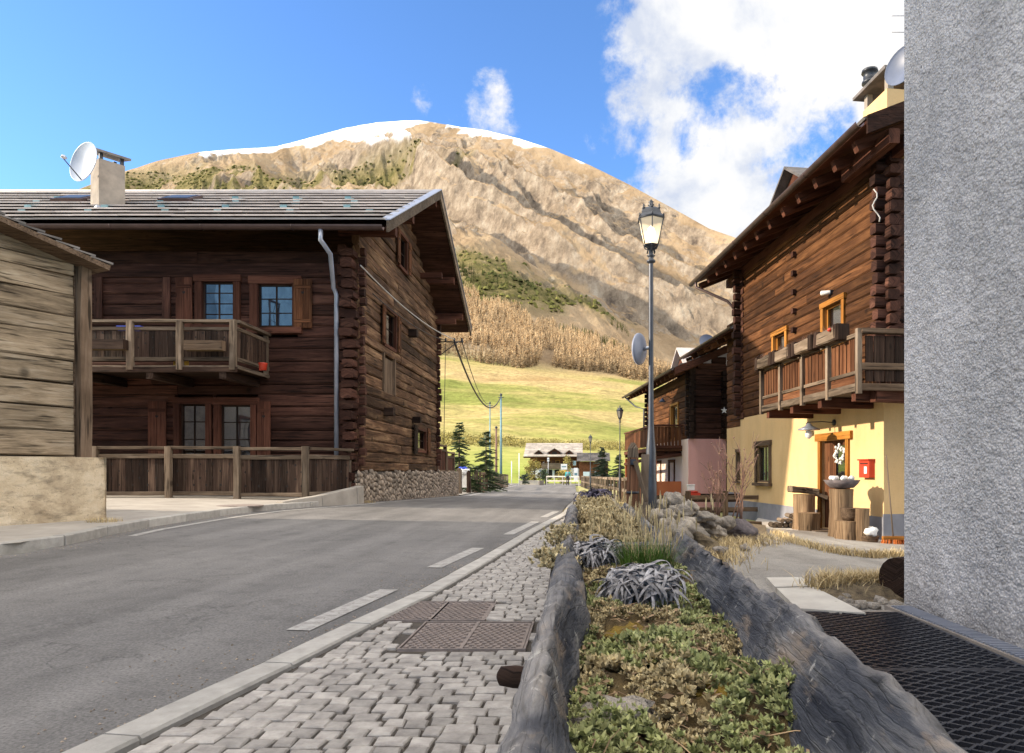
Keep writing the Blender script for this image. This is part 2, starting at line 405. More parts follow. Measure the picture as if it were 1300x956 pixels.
M['lane'] = mk_asphalt('pale_worn_asphalt', (.36,.33,.29), (.22,.20,.175))
def mk_paint():
    t = NT('worn_road_paint'); co = t.n('ShaderNodeTexCoord').outputs['Object']
    c = t.ramp(t.noise(co, 14, 6, .75), [(.38, (.22,.20,.185)), (.52, (.33,.31,.285)), (.72, (.44,.42,.385))])
    t.col(c); t.set(Roughness=.8); t.bump(t.noise(co, 110, 3, .7), .6, .006); return t.m
M['paint'] = mk_paint()
M['pavers'] = plain('pale_paving', (.40,.36,.31), (.27,.24,.205), 2.2, .9, .3)
M['kerb'] = plain('granite_kerb', (.43,.40,.36), (.30,.28,.25), 10, .85, .4, rnd=.15)
M['cobble'] = plain('porphyry_setts', (.40,.365,.325), (.235,.21,.19), 16, .88, .5, rnd=.22)
def mk_ground():
    t = NT('meadow_ground'); co = t.n('ShaderNodeTexCoord').outputs['Object']
    c = t.ramp(t.noise(co, .12, 6, .6), [(.32, (.19,.24,.045)), (.5, (.36,.33,.12)), (.68, (.44,.34,.18))])
    c = t.mix(.6, c, t.ramp(t.noise(co, 9, 4, .7), [(.3,.55),(.6,1.1)]), 'MULTIPLY')
    t.col(c); t.set(Roughness=1.0); t.bump(t.noise(co, 20, 4, .7), .8, .03); return t.m
M['ground'] = mk_ground()
M['soil'] = plain('dry_earth_and_litter', (.30,.225,.13), (.07,.052,.035), 16, .95, 1.0, 10, dist=.03)
# ================= GROUND =================
def sheet(name, x0, x1, y0, y1, dx, dy, off, mat_, kind='structure', fn=None):
    mb = MB(); nx = max(1, int((x1-x0)/dx)); ny = max(1, int((y1-y0)/dy))
    def q(a, b):
        x, y = x0+(x1-x0)*a, y0+(y1-y0)*b
        return (x, y, G(x, y)+off+(fn(x, y) if fn else 0))
    mb.grid(q, nx, ny); return mb.build(name, mat_, loc=(0,0,0), kind=kind)
def strip(name, lf, rf, ys, off, mat_, nx=6, offf=None):
    """surface between x=lf(y) and x=rf(y)"""
    mb = MB(); vs = []
    for y in ys:
        for i in range(nx+1):
            x = lf(y)+(rf(y)-lf(y))*i/nx; vs.append((x, y, G(x, y)+off+(offf(x,y) if offf else 0)))
    n = nx+1
    fs = [(k*n+i, k*n+i+1, (k+1)*n+i+1, (k+1)*n+i) for k in range(len(ys)-1) for i in range(nx)]
    mb.add(vs, fs, None, .5, True); return mb.build(name, mat_, loc=(0,0,0), kind='structure')
def curve(pts):
    pts = sorted(pts, key=lambda p: p[1]); ys = [p[1] for p in pts]; xs = [p[0] for p in pts]
    return lambda y: float(np.interp(y, ys, xs))
# right kerb line (road side top edge) and left road edge, read on the ground
rk = [(-2.6, -4), (-1.95, .2)] + [tuple(gp(*p)[:2]) for p in ((332,859),(420,815),(512,772),(611,715),(668,680))] + [(-.42, 14.5), (-.32, 25), (-.45, 45)] + [(-.85, 75), (-1.2, 95)]
RK = curve(rk)
lk = [(-9.6, -6), (-8.6, 4)] + [tuple(gp(*p)[:2]) for p in ((30,704),(104,688),(156,675),(274,656),(340,648))] + [(-5.62, 17.0), (-5.58, 24), (-5.5, 31)] + [(-6.0, 45), (-7.4, 70), (-8.0, 82), (-8, 95)]
LK = curve(lk)
frange = lambda a, b, s: [a+(b-a)*i/max(1,round((b-a)/s)) for i in range(max(1,round((b-a)/s))+1)]
sheet('ground', -90, 90, -25, 100, 1.5, 1.25, -.10, M['ground'])
strip('road', lambda y: LK(y)-.05, lambda y: RK(y)+.02, frange(-4, 78, .6), 0, M['asphalt'], 10)
# road bend at the far end runs away to the left
mb = MB(); mb.grid(lambda a, b: (-30+36*a, 77+9*b+ (1-a)*6, G(-12+18*a, 80)+.004), 20, 4); mb.build('road_bend', M['asphalt'], loc=(0,0,0), kind='structure')
# pavement base under the setts
PL = lambda y: -.28 if y < 9 else -.28+.0*y
strip('pavement', lambda y: RK(y)-.06, lambda y: max(RK(y)+.05, -.22), frange(-1, 30, .5), .035, M['mortar'], 4)
# setts
mb = MB(); r2 = random.Random(3)
covers = [(-1.22,-.93, 4.14,4.70),(-.92,-.60,4.14,4.70),(-.93,-.62,3.47,4.08),(-.62,-.30,3.47,4.08)]
y = .7
row = 0
while y < 24:
    dep = .082 if y < 12 else .15
    x = RK(y)+.165 + r2.uniform(0, .03)
    while x < -.24:
        w = r2.uniform(.07, .125) * (1 if y < 12 else 1.6)
        cx, cy = x+w/2, y+dep/2 + .03*math.sin(x*4+y)+.015*math.sin(x*23)
        if not any(a-.045 < cx < b+.045 and c-.05 < cy < d+.05 for a,b,c,d in covers):
            g = .009; z = G(cx, cy); hz = z+.050+r2.uniform(-.0025,.0025)
            c = []
            j = .006
            for (sx, sy, ins, zz) in ((-1,-1,0,z+.02),(1,-1,0,z+.02),(1,1,0,z+.02),(-1,1,0,z+.02),(-1,-1,0,hz-.005),(1,-1,0,hz-.005),(1,1,0,hz-.005),(-1,1,0,hz-.005),(-1,-1,.005,hz),(1,-1,.005,hz),(1,1,.005,hz),(-1,1,.005,hz)):
                c.append([cx+sx*((w-g)/2-ins), cy+sy*((dep-g)/2-ins), zz])
            for k in range(4):
                jx, jy = r2.uniform(-j,j), r2.uniform(-j,j)
                for q in (k, k+4, k+8): c[q][0] += jx; c[q][1] += jy
            mb.add(c, [(0,1,5,4),(1,2,6,5),(2,3,7,6),(3,0,4,7),(4,5,9,8),(5,6,10,9),(6,7,11,10),(7,4,8,11),(8,9,10,11)], None, r2.random())
        x += w
    y += dep; row += 1
mb.build('pavement_setts', M['cobble'], loc=(0,0,0), kind='structure')
# granite kerb stones, right
mb = MB(); y = -.5; 
while y < 40:
    L = rng.uniform(.8, 1.1); xa, xb = RK(y), RK(y+L)
    a = V((xa+.07, y+.006, G(xa, y)-.03)); b = V((xb+.07, y+L-.006, G(xb, y+L)-.03))
    mb.beam(a, b, .15, .19, ch=.12, seg=2, j=.002); y += L
mb.build('kerb', M['kerb'], loc=(0,0,0), kind='structure')
# left kerb
mb = MB(); y = 2
while y < 15.2:
    L = rng.uniform(.9, 1.1); xa, xb = LK(y), LK(y+L)
    mb.beam((xa-.07, y+.004, G(xa,y)+.02), (xb-.07, y+L-.004, G(xb,y+L)+.02), .14, .2, ch=.12, seg=1, j=.003); y += L
mb.build('kerb', M['kerb'], loc=(0,0,0), kind='structure')
strip('pavement', lambda y: -24, lambda y: LK(y)-.13, frange(2, 17.3, .5), .11, M['pavers'], 14)
strip('pavement', lambda y: LK(y)-3.5, lambda y: LK(y)-.05, frange(31.2, 80, 1.5), .03, M['lane'], 4)
# yard / lane on the right
def YL(y): return .5 if y < 8 else .5+(y-8)*.25
strip('lane', YL, lambda y: 20, frange(-4, 14.6, .5), -.015, M['lane'], 16)
BR = lambda y: float(np.interp(y,[4.4,6,8,9.5,11.5,15],[.7,.95,1.3,1.9,3.1,4.0]))
strip('garden_bed', lambda y: -.2, BR, frange(4.4, 15, .4), .0, M['soil'], 8,
      lambda x, y: .10*math.sin(min(1,max(0,(x+.2)/(BR(y)+.2)))*math.pi)*sm((y-4.4)/2)+.03*fbm(np.array([x*3]),np.array([y*3]),3,5)[0])
# painted dashes and edge line
def dash(pA, pB, w0, w1=None, label=None):
    a, b = gp(*pA), gp(*pB); d = (b-a); n = 10; w1 = w1 or w0
    sd = V((d.y, -d.x, 0)).normalized(); mb = MB()
    def q(u, v):
        p = a+d*v+sd*(u-.5)*(w0+(w1-w0)*v); return (p.x, p.y, G(p.x, p.y)+.005)
    mb.grid(q, 2, n); o = mb.build('road_dash', M['paint'], loc=(0,0,0)); o['kind'] = 'structure'
dash((378,801), (494,749), .15); dash((551,721), (607,696), .15); dash((645,679), (680,662.5), .15); dash((690,657),(706,649.5), .15)
mb = MB()
yy = frange(9, 76, .8)
vs = []
for y in yy:
    for k in (.28, .40): vs.append((LK(y)+k, y, G(LK(y)+k, y)+.005))
mb.add(vs, [(2*i, 2*i+1, 2*i+3, 2*i+2) for i in range(len(yy)-1)], None, .5, True)
mb.build('road_edge_line', M['paint'], loc=(0,0,0), kind='structure')
# rusty covers in the setts
cov_lab = ['rusty studded utility cover nearest the kerb, in the farther row among the setts', 'rusty studded utility cover beside the planter, in the farther row among the setts',
           'large rusty studded cover in the nearer row, on its road side', 'large rusty studded cover in the nearer row, touching the planter side']
for (a,b,c,d), lb in zip(covers, cov_lab):
    z = G((a+b)/2,(c+d)/2)+.045
    t = thing('utility_cover', ((a+b)/2,(c+d)/2,z), lb, 'utility cover', 'rusty covers in the setts')
    m1 = MB(); m1.box(((a+b)/2,(c+d)/2,z-.01), (b-a-.012, d-c-.012, .02)); m1.build('plate', M['rust'], t)
    m2 = MB(); yy_ = c+.03; k = 0
    while yy_ < d-.03:
        xx = a+.025+(.02 if k%2 else 0)
        while xx < b-.02:
            m2.box((xx, yy_, z+.004), (.022, .022, .010), rng.choice((0,.1))); xx += .04
        yy_ += .04; k += 1
    m2.build('studs', M['rust'], t)
    m3 = MB()
    for (x0,x1,y0,y1) in ((a-.01,a,c-.01,d+.01),(b,b+.01,c-.01,d+.01),(a,b,c-.01,c),(a,b,d,d+.01)):
        m3.box(((x0+x1)/2,(y0+y1)/2,z-.008), (abs(x1-x0), abs(y1-y0), .03))
    m3.build('rim', M['rust'], t)
p = gp(305, 642, .11); mb = MB(); mb.lathe((p.x,p.y,p.z-.01), [(.42,0),(.42,.018),(.38,.022),(0.01,.022)], 24, smooth=False)
tag(mb.build('manhole_cover', M['rust']), 'round rusty manhole cover set in the pale paving by the terrace fence', 'manhole cover')

# ================= HELPERS FOR BUILDINGS =================
def subtract(s0, s1, cuts):
    spans = [(s0, s1)]
    for a, b in cuts:
        nx = []
        for p, q in spans:
            if b <= p or a >= q: nx.append((p, q)); continue
            if a > p: nx.append((p, a))
            if b < q: nx.append((b, q))
        spans = nx
    return [s for s in spans if s[1]-s[0] > .03]
def log_wall(mb, A, d, n, s0, s1, z0, z1, hlog, th=.16, openings=(), topf=None, ext=(0,0), out=.02, j=.006, seglen=.7):
    """stack of individual logs; n outward normal; outer face near t=0"""
    A, d, n = V(A), V(d), V(n); z = z0; k = 0
    while z < z1-.02:
        h = min(hlog*rng.uniform(.82, 1.18), z1-z)
        if z1-z-h < .08: h = z1-z
        zc = z+h/2; a, b = s0-ext[0]*(1 if k%2 else .8), s1+ext[1]*(1 if k%2 else .8)
        if topf:
            lo, hi = topf(z+h); a, b = max(a, lo), min(b, hi)
            if b-a < .1: z += h; k += 1; continue
        cuts = [(o[0], o[1]) for o in openings if o[2] < zc < o[3]]
        o_ = rng.uniform(-out, out)
        for (p, q) in subtract(a, b, cuts):
            # long walls are made of several lengths
            pts = [p]
            while q-pts[-1] > 6.5: pts.append(pts[-1]+rng.uniform(3.2, 5.2))
            pts.append(q)
            for u, v in zip(pts[:-1], pts[1:]):
                p0 = A+d*(u+.002)+n*(o_-th/2)+V((0,0,zc)); p1 = A+d*(v-.002)+n*(o_-th/2)+V((0,0,zc))
                mb.beam(p0, p1, th, h*.975, ch=.30, seg=max(1,int((v-u)/seglen)), j=j)
        z += h; k += 1
def window(parent, A, d, n, s0, s1, z0, z1, mats, casing=.10, nx=2, nz=3, proud=.04, depth=.12, curtain=None, glass='glass', lintel=None, sill=True, name='window', lab=None):
    """casing part with sash, pane and curtain sub-parts; s,z are the glass opening edges incl. sash"""
    mc, ms = mats; m = MB(); L = lintel or casing
    e = .003
    m.obox(A,d,n, s0-casing, s0, -depth, proud, z0-(.02 if sill else casing), z1)
    m.obox(A,d,n, s1, s1+casing, -depth, proud, z0-(.02 if sill else casing), z1)
    m.obox(A,d,n, s0-casing-.03, s1+casing+.03, -depth, proud+.012, z1+e, z1+L)
    if sill: m.obox(A,d,n, s0-casing-.05, s1+casing+.05, -depth, proud+.06, z0-.02-casing*.8, z0-.023)
    else: m.obox(A,d,n, s0+e, s1-e, -depth, proud, z0-casing, z0-e)
    o = m.build(name, mc, parent)
    if lab: o['label'] = lab
    t = -depth*.55; b = .045
    m = MB()
    m.obox(A,d,n, s0+.002, s0+b, t-.025, t+.025, z0, z1-.002); m.obox(A,d,n, s1-b, s1-.002, t-.025, t+.025, z0, z1-.002)
    m.obox(A,d,n, s0+b, s1-b, t-.025, t+.025, z0, z0+b); m.obox(A,d,n, s0+b, s1-b, t-.025, t+.025, z1-b, z1-.002)
    for i in range(1, nx): 
        s = s0+(s1-s0)*i/nx; m.obox(A,d,n, s-.018, s+.018, t-.018, t+.018, z0+b, z1-b)
    for i in range(1, nz):
        z = z0+(z1-z0)*i/nz; m.obox(A,d,n, s0+b, s1-b, t-.014, t+.014, z-.012, z+.012)
    m.build('sash', ms, o)
    m = MB(); m.obox(A,d,n, s0+b*.6, s1-b*.6, t-.006, t+.002, z0+b*.6, z1-b*.6); m.build('pane', M[glass], o)
    if curtain:
        m = MB(); k = 14; vs = []
        for i in range(k+1):
            s = s0+(s1-s0)*i/k
            for z in (z0, z1): vs.append(V(A)+V(d)*s+V(n)*(-depth-.03+.02*math.sin(i*2.3))+V((0,0,z)))
        m.add(vs, [(2*i,2*i+2,2*i+3,2*i+1) for i in range(k)], None, .5, True); m.build('curtain', M[curtain], o)
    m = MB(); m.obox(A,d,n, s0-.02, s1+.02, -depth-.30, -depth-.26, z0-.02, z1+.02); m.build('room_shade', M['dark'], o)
    return o
def shutter(parent, A, d, n, s0, s1, z0, z1, m_, t=.05, heart=True):
    m = MB(); k = max(2, int((s1-s0)/.16)); e = .004
    for i in range(k):
        a = s0+(s1-s0)*i/k; b = s0+(s1-s0)*(i+1)/k; m.obox(A,d,n, a+e, b-e, t, t+.03, z0, z1)
    o = m.build('shutter', m_, parent)
    for z in (z0+.14*(z1-z0), z0+.84*(z1-z0)): m = MB(); m.obox(A,d,n, s0+.03, s1-.03, t+.031, t+.045, z-.04, z+.04); m.build('batten', m_, o)
    if heart:
        m = MB(); c = V(A)+V(d)*((s0+s1)/2)+V(n)*(t+.0315); z = z0+.80*(z1-z0)-.10
        pts = []
        for q in range(20):
            a = 2*math.pi*q/20; hx = 16*math.sin(a)**3; hy = 13*math.cos(a)-5*math.cos(2*a)-2*math.cos(3*a)-math.cos(4*a)
            pts.append(c+V(d)*hx*.0026+V((0,0,z+hy*.0026)))
        m.add(pts+[p+V(n)*.003 for p in pts], [tuple(range(20,40))]+[(i,(i+1)%20,20+(i+1)%20,20+i) for i in range(20)], None, .5)
        m.build('heart_cutout', M['dark'], o)
    return o
def slate_roof(mb, E0, E1, R0, R1, course=.33, th=.035, wmin=.35, wmax=.75, over=.0, j=.006, lift=.018):
    """courses of slabs between eave line E0-E1 and ridge line R0-R1"""
    E0,E1,R0,R1 = map(V,(E0,E1,R0,R1)); up0, up1 = R0-E0, R1-E1; L = up0.length; nn = max(2, round(L/course))
    n = (E1-E0).cross(up0).normalized()
    if n.z < 0: n = -n
    for k in range(nn):
        a0, a1 = k/nn, (k+1.25)/nn
        a1 = min(a1, 1.0)
        A, B = E0+up0*a0, E1+up1*a0; C, D = R0*a1+E0*(1-a1), R1*a1+E1*(1-a1)
        W = (B-A).length; s = 0; first = True
        while s < W-.02:
            w = rng.uniform(wmin, wmax)
            if W-s-w < .15: w = W-s
            u, v = s/W, (s+w-.006)/W
            lo = n*(th+lift+rng.uniform(0,j)); hi = n*.006; dn = (A-C).normalized()*rng.uniform(0, .03)
            p = [A.lerp(B,u)+dn, A.lerp(B,v)+dn, C.lerp(D,v), C.lerp(D,u)]
            c = [p[0]+lo-n*th, p[1]+lo-n*th, p[2]+hi-n*th*.6, p[3]+hi-n*th*.6, p[0]+lo, p[1]+lo, p[2]+hi, p[3]+hi]
            mb.hexa(c, rng.random()); s += w
def roof_deck(mb, E0, E1, R0, R1, th, below=.01):
    E0,E1,R0,R1 = map(V,(E0,E1,R0,R1)); n = (E1-E0).cross(R0-E0).normalized()
    if n.z < 0: n = -n
    q = [E0,E1,R1,R0]; mb.hexa([p-n*(th+below) for p in q]+[p-n*below for p in q])
def gutter(mb, a, b, r, side):
    """half-round gutter from a to b, open top"""
    a, b = V(a), V(b); ax = (b-a).normalized(); s = V(side).normalized(); n = 9; vs = []
    for p in (a, b):
        for rr in (r, r*.88):
            for i in range(n+1):
                th = math.pi*i/n; vs.append(p+s*math.cos(th)*rr-V((0,0,1))*math.sin(th)*rr)
    m = n+1; fs = []
    for i in range(n):
        fs += [(i,i+1,2*m+i+1,2*m+i),(m+i,3*m+i,3*m+i+1,m+i+1),(i,m+i,m+i+1,i+1),(2*m+i,2*m+i+1,3*m+i+1,3*m+i)]
    fs += [(0,2*m,3*m,m),(n,m+n,3*m+n,2*m+n)]
    mb.add(vs, fs, None, .5, False)
    L = (b-a).length; k = int(L/2)
    for i in range(1, k):  # joint straps
        c = a+ax*(L*i/k); mb.tube([c+s*math.cos(math.pi*q/8)*r*1.06-V((0,0,1))*math.sin(math.pi*q/8)*r*1.06 for q in range(9)], .008, 4)
def fence_panel(t, a, b, zb, zt, m_board, m_rail, holes=True, postw=.11, name='board_panel', gap=.10):
    a, b = V(a), V(b); d = (b-a); L = d.length; d.normalize(); n = V((d.y,-d.x,0))
    if n.y > 0: n = -n
    m = MB(); s = .0; hs = []
    while s < L-.04:
        w = min(rng.uniform(.13, .2), L-s); m.obox(a,d,n, s+.004, s+w-.004, -.012, .012, zb+gap, zt-.24, j=.003); hs.append(s+w); s += w
    o = m.build(name, m_board, t)
    if holes:
        m = MB()
        for i, x in enumerate(hs[:-1]):
            for z in ((zb+zt-.14)/2+ .10+(.16 if i%2 else 0), (zb+zt-.14)/2-.22+(.16 if i%2 else 0)):
                c = a+d*x+n*.0125; r_ = .035
                m.add([c+V((0,0,z+r_)), c+d*r_*.8+V((0,0,z)), c-V((0,0,r_-z)), c-d*r_*.8+V((0,0,z))], [(0,1,2,3)])
        if m.v: m.build('diamond_cutouts', M['dark'], o)
    for z, w, h in ((zt, .14, .07), (zt-.19, .06, .10), (zb+gap-.02, .06, .09)):
        m = MB(); m.beam(a+n*.02+V((0,0,z)), b+n*.02+V((0,0,z)), w, h, seg=max(1,int(L/.5)), j=.006); m.build('rail', m_rail, t)
def post(t, p, zb, zt, w, m_, nm='post'):
    m = MB(); m.beam((p[0],p[1],zb), (p[0],p[1],zt), w, w, up=(0,1,0), ch=.15, seg=3, j=.006); return m.build(nm, m_, t)

# ================= LARGE DARK LOG CHALET =================
ch = thing('log_chalet', (-11, 22, .3), 'large dark brown log chalet with slate roof, balcony and weathered gable beside the road', 'chalet')
X0, Y0 = -5.70, 17.4; DEP = 9.55; XL = -19.0
Af = V((0, Y0, 0)); df = V((1,0,0)); nf = V((0,-1,0))
sx = lambda px: (px-CX)*Y0/F
zy = lambda py: H+(CY-py)*Y0/F
op_front = [(sx(247),sx(302),zy(420),zy(352)), (sx(317),sx(378),zy(424),zy(355)), (sx(222),sx(270),zy(600),zy(507)), (sx(272),sx(328),zy(600),zy(507))]
mb = MB(); log_wall(mb, Af, df, nf, XL, X0, .1, 6.55, .30, .18, op_front, ext=(0,.0), out=.018, j=.007)
mb.obox(Af, df, nf, XL, X0-.2, -.6, -.5, .1, 6.5)
# battens on the front (vertical posts seen left of the windows)
mb.build('front_wall', M['wood_front'], ch)
mb = MB()
for px in (212, 126):
    mb = MB(); mb.obox(Af, df, nf, sx(px)-.10, sx(px)+.10, .0, .05, zy(405), zy(352.5)); mb.build('wall_batten', M['wood_front'], ch)
mb = MB(); mb.obox(Af, df, nf, XL, X0-.5, .0, .04, zy(352), zy(338)); mb.build('wall_batten', M['wood_front'], ch)
# gable wall along +Y
Ag = V((X0, 0, 0)); dg = V((0,1,0)); ng = V((1,0,0))
gY = lambda px: -X0*F/(CX-px)            # depth of a column seen on the gable plane
gZ = lambda px, py: H+(CY-py)*gY(px)/F
RY, RZ, EZ = 22.2, 9.93, 6.78
EY0, EY1 = 16.35, 28.2
slope = (RZ-EZ)/(RY-EY0)
def topf(z):
    d_ = (RZ-.30-z)/slope
    return (RY-d_, RY+d_)
ops_g = []
def gop(px0, py_b0, px1, py_t0):   # near column px0; vertical limits given at px0
    return (gY(px0), gY(px1), gZ(px0, py_b0), gZ(px0, py_t0))
g_up = (gY(505.5), gY(516), gZ(505.5,336), gZ(505.5,293))
g_mid = (gY(487), gY(502), gZ(487,437), gZ(487,388))
g_low = (gY(487), gY(500), gZ(487,497), gZ(487,452))
g_sm = (gY(528), gY(540), gZ(532,573), gZ(532,545))
op_g = [g_up, g_mid, g_low, g_sm]
GZ0 = .95
mb = MB(); log_wall(mb, Ag, dg, ng, Y0, Y0+DEP, GZ0, RZ-.35, .27, .18, op_g, topf=topf, out=.03, j=.014, seglen=.45)
mb.obox(Ag, dg, ng, Y0+.6, Y0+DEP-.3, -.5, -.4, .1, 6.6)
mb.build('gable_wall', M['wood_gable'], ch)
# crossing log ends at both gable corners
for yc, sgn, in ((Y0, -1), (Y0+DEP, 1)):
    z = .45; mb = MB()
    while z < 6.5:
        h = rng.uniform(.22, .29)
        o_ = rng.uniform(-.10,.06)
        mb.beam((X0-.17+rng.uniform(-.03,.03), yc-sgn*.3, z+h/2), (X0-.17+rng.uniform(-.03,.03), yc+sgn*(.33+o_), z+h/2), rng.uniform(.24,.36), h*rng.uniform(.75,.95), ch=.3, seg=1, j=.012)
        if z > .9: mb.beam((X0-.3, yc-sgn*.12, z+h/2+.13), (X0+.14+o_*.5, yc-sgn*.12, z+h/2+.13), .17, h*.8, ch=.3, seg=1, j=.008)
        z += h
    mb.build('log_ends', M['wood_front'], ch)
# second column of log ends on the front, behind the downpipe
z = .45; mb = MB()
while z < 6.5:
    h = rng.uniform(.24,.3); mb.beam((sx(437), Y0+.3, z+h/2), (sx(437), Y0-.16-rng.uniform(0,.06), z+h/2), .20, h*.85, ch=.3, j=.012); z += h
mb.build('log_ends', M['wood_front'], ch)
# back and left walls
mb = MB(); mb.obox((0,Y0+DEP,0),(1,0,0),(0,1,0), XL, X0, -.2, 0, .1, 6.6); mb.obox((XL,0,0),(0,1,0),(-1,0,0), Y0, Y0+DEP, -.2, 0, .1, 6.6); mb.build('rear_wall', M['wood_front'], ch)
# stone plinth under gable + extension wall, with individually laid stones
mb = MB()
def stone_face(mb, ya, yb, x, zt, r_=.10):
    y = ya; k = 0
    while y < yb:
        zb = G(x, y)-.02; z = zb+.03+(k%2)*.07
        top = zt(y) if callable(zt) else zt
        while z < top-.01:
            s_ = rng.uniform(.75, 1.15)
            mb.blob((x+.01, y+rng.uniform(-.02,.02), z), (r_*.65, r_*.95*s_, r_*.8*s_), 7, 5, .22, rot=0); z += r_*1.55*s_
        y += r_*1.5; k += 1
mbm = MB(); mbm.obox((X0,0,0), (0,1,0), (1,0,0), Y0-.1, Y0+DEP+.1, -.4, 0.0, -.6, .93); mbm.build('plinth_core', M['mortar'], ch)
stone_face(mb, Y0-.05, Y0+DEP+.1, X0+.01, .93)
x = X0-.3
while x < X0:   # return on the front
    z = .25
    while z < .9: mb.blob((x, Y0-.11, z), (.07,.05,.06), 7, 5, .2); z += .115
    x += .13
mb.build('stone_plinth', M['fieldstone'], ch)
# windows
Wm = (M['wood_red'], M['wood_dark'])
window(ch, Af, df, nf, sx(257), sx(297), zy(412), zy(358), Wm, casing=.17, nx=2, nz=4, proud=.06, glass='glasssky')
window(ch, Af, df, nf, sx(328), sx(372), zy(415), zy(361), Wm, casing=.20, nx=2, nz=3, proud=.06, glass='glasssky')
window(ch, Af, df, nf, sx(229), sx(262), zy(580), zy(513), Wm, casing=.15, nx=2, nz=3, proud=.06, glass='glass', sill=False)
window(ch, Af, df, nf, sx(280), sx(319), zy(580), zy(514), Wm, casing=.15, nx=2, nz=3, proud=.06, glass='glass', curtain='curtain', sill=False)
def sh(px0, px1, py0, py1, m_='wood_red'): 
    o = shutter(ch, Af, df, nf, sx(px0), sx(px1), zy(py0), zy(py1), M[m_]); return o
sh(225, 246, 424, 353); o = sh(374, 397.5, 417, 355, 'wood_balcony'); o['label'] = 'lighter orange brown shutter'
sh(190, 213, 580, 510); sh(328, 345, 580, 510)
mb = MB(); mb.obox(Af, df, nf, sx(216), sx(330), .02, .09, zy(512)+.03, zy(505)); mb.build('lintel', M['wood_red'], ch)
Wg = (M['wood_red'], M['wood_dark'])
for (a,b,z0,z1), cs, hh in ((g_up,.10,1),(g_mid,.10,1),(g_low,.09,0),(g_sm,.09,1)):
    if hh != 0: window(ch, Ag, dg, ng, a+.08, b-.08, z0+.05, z1-.05, Wg, casing=cs, nx=1, nz=2, proud=.05, sill=False)
    else:
        mb = MB(); k = 4
        for i in range(k): mb.obox(Ag, dg, ng, a+(b-a)*i/k+.01, a+(b-a)*(i+1)/k-.004, -.08, -.03, z0, z1)
        mb.obox(Ag,dg,ng, a-.09,a, -.1,.04, z0,z1+.09); mb.obox(Ag,dg,ng, b,b+.09,-.1,.04,z0,z1+.09); mb.build('hatch', M['wood_barndark'], ch)
for (a,b,z0,z1) in (g_up, g_mid):
    w = .30
    shutter(ch, Ag, dg, ng, a-w-.02, a-.04, z0, z1, M['wood_balcony'], t=.06); shutter(ch, Ag, dg, ng, b+.04, b+w+.06, z0, z1, M['wood_balcony'], t=.06)
a,b,z0,z1 = g_sm; shutter(ch, Ag, dg, ng, b+.06, b+.5, z0-.1, z1+.1, M['wood_balcony'], t=.06); shutter(ch, Ag, dg, ng, a-.5, a-.06, z0-.1, z1+.1, M['wood_dark'], t=.06, heart=False)
# beam stubs and lamp boxes on gable
for px, py, s_ in ((489,523,.24),(524.5,533,.2),(520,423,.26)):
    mb = MB(); y = gY(px); z = gZ(px,py); mb.beam((X0-.2,y,z),(X0+.26,y,z), s_, s_, ch=.15, j=.008); mb.build('beam_stub', M['wood_dark'], ch)
# roof
XR = -4.69
E0, E1 = V((XL-.6, EY0, EZ)), V((XR, EY0, EZ)); R0, R1 = V((XL-.6, RY, RZ)), V((XR, RY, RZ)); B0, B1 = V((XL-.6, EY1, EZ-.08)), V((XR, EY1, EZ-.08))
mb = MB(); slate_roof(mb, E0+V((0,-.08,.05)), E1+V((0,-.08,.05)), R0, R1, .66, .04, .7, 1.7, j=.010, lift=.085); slate_roof(mb, B1+V((0,.08,.05)), B0+V((0,.08,.05)), R1, R0, .42, .04, .6, 1.2)
mb.tube([R0+V((0,0,.07)), R1+V((0,0,.07))], .07, 8); rf = mb.build('roof', M['slate'], ch)
mb = MB(); roof_deck(mb, E0, E1, R0, R1, .05); roof_deck(mb, B1, B0, R1, R0, .05); mb.build('roof_boards', M['wood_front'], rf)
mb = MB()
n_s = V((0,-(RZ-EZ),(RY-EY0))).normalized()
mb.hexa([E1+V((.03,-.1,-.16)), E1+V((.09,-.1,-.16)), R1+V((.09,0,-.16)), R1+V((.03,0,-.16)), E1+V((.03,-.1,.12)), E1+V((.09,-.1,.12)), R1+V((.09,0,.12)), R1+V((.03,0,.12))])
mb.hexa([R1+V((.03,.006,-.16)), R1+V((.09,.006,-.16)), B1+V((.09,.1,-.16)), B1+V((.03,.1,-.16)), R1+V((.03,.006,.12)), R1+V((.09,.006,.12)), B1+V((.09,.1,.12)), B1+V((.03,.1,.12))])
mb.build('verge_board', M['wood_oldgrey'], rf)
mb = MB()
for (p, q, sg) in ((E1, R1, -.1), (R1, B1, .1)):
    mb.hexa([p+V((-.12,sg if p is E1 else 0,.125)), p+V((.12,sg if p is E1 else 0,.125)), q+V((.12,sg if q is B1 else 0,.125)), q+V((-.12,sg if q is B1 else 0,.125)), p+V((-.12,sg if p is E1 else 0,.15)), p+V((.12,sg if p is E1 else 0,.15)), q+V((.12,sg if q is B1 else 0,.15)), q+V((-.12,sg if q is B1 else 0,.15))])
mb.build('verge_flashing', M['tin'], rf)
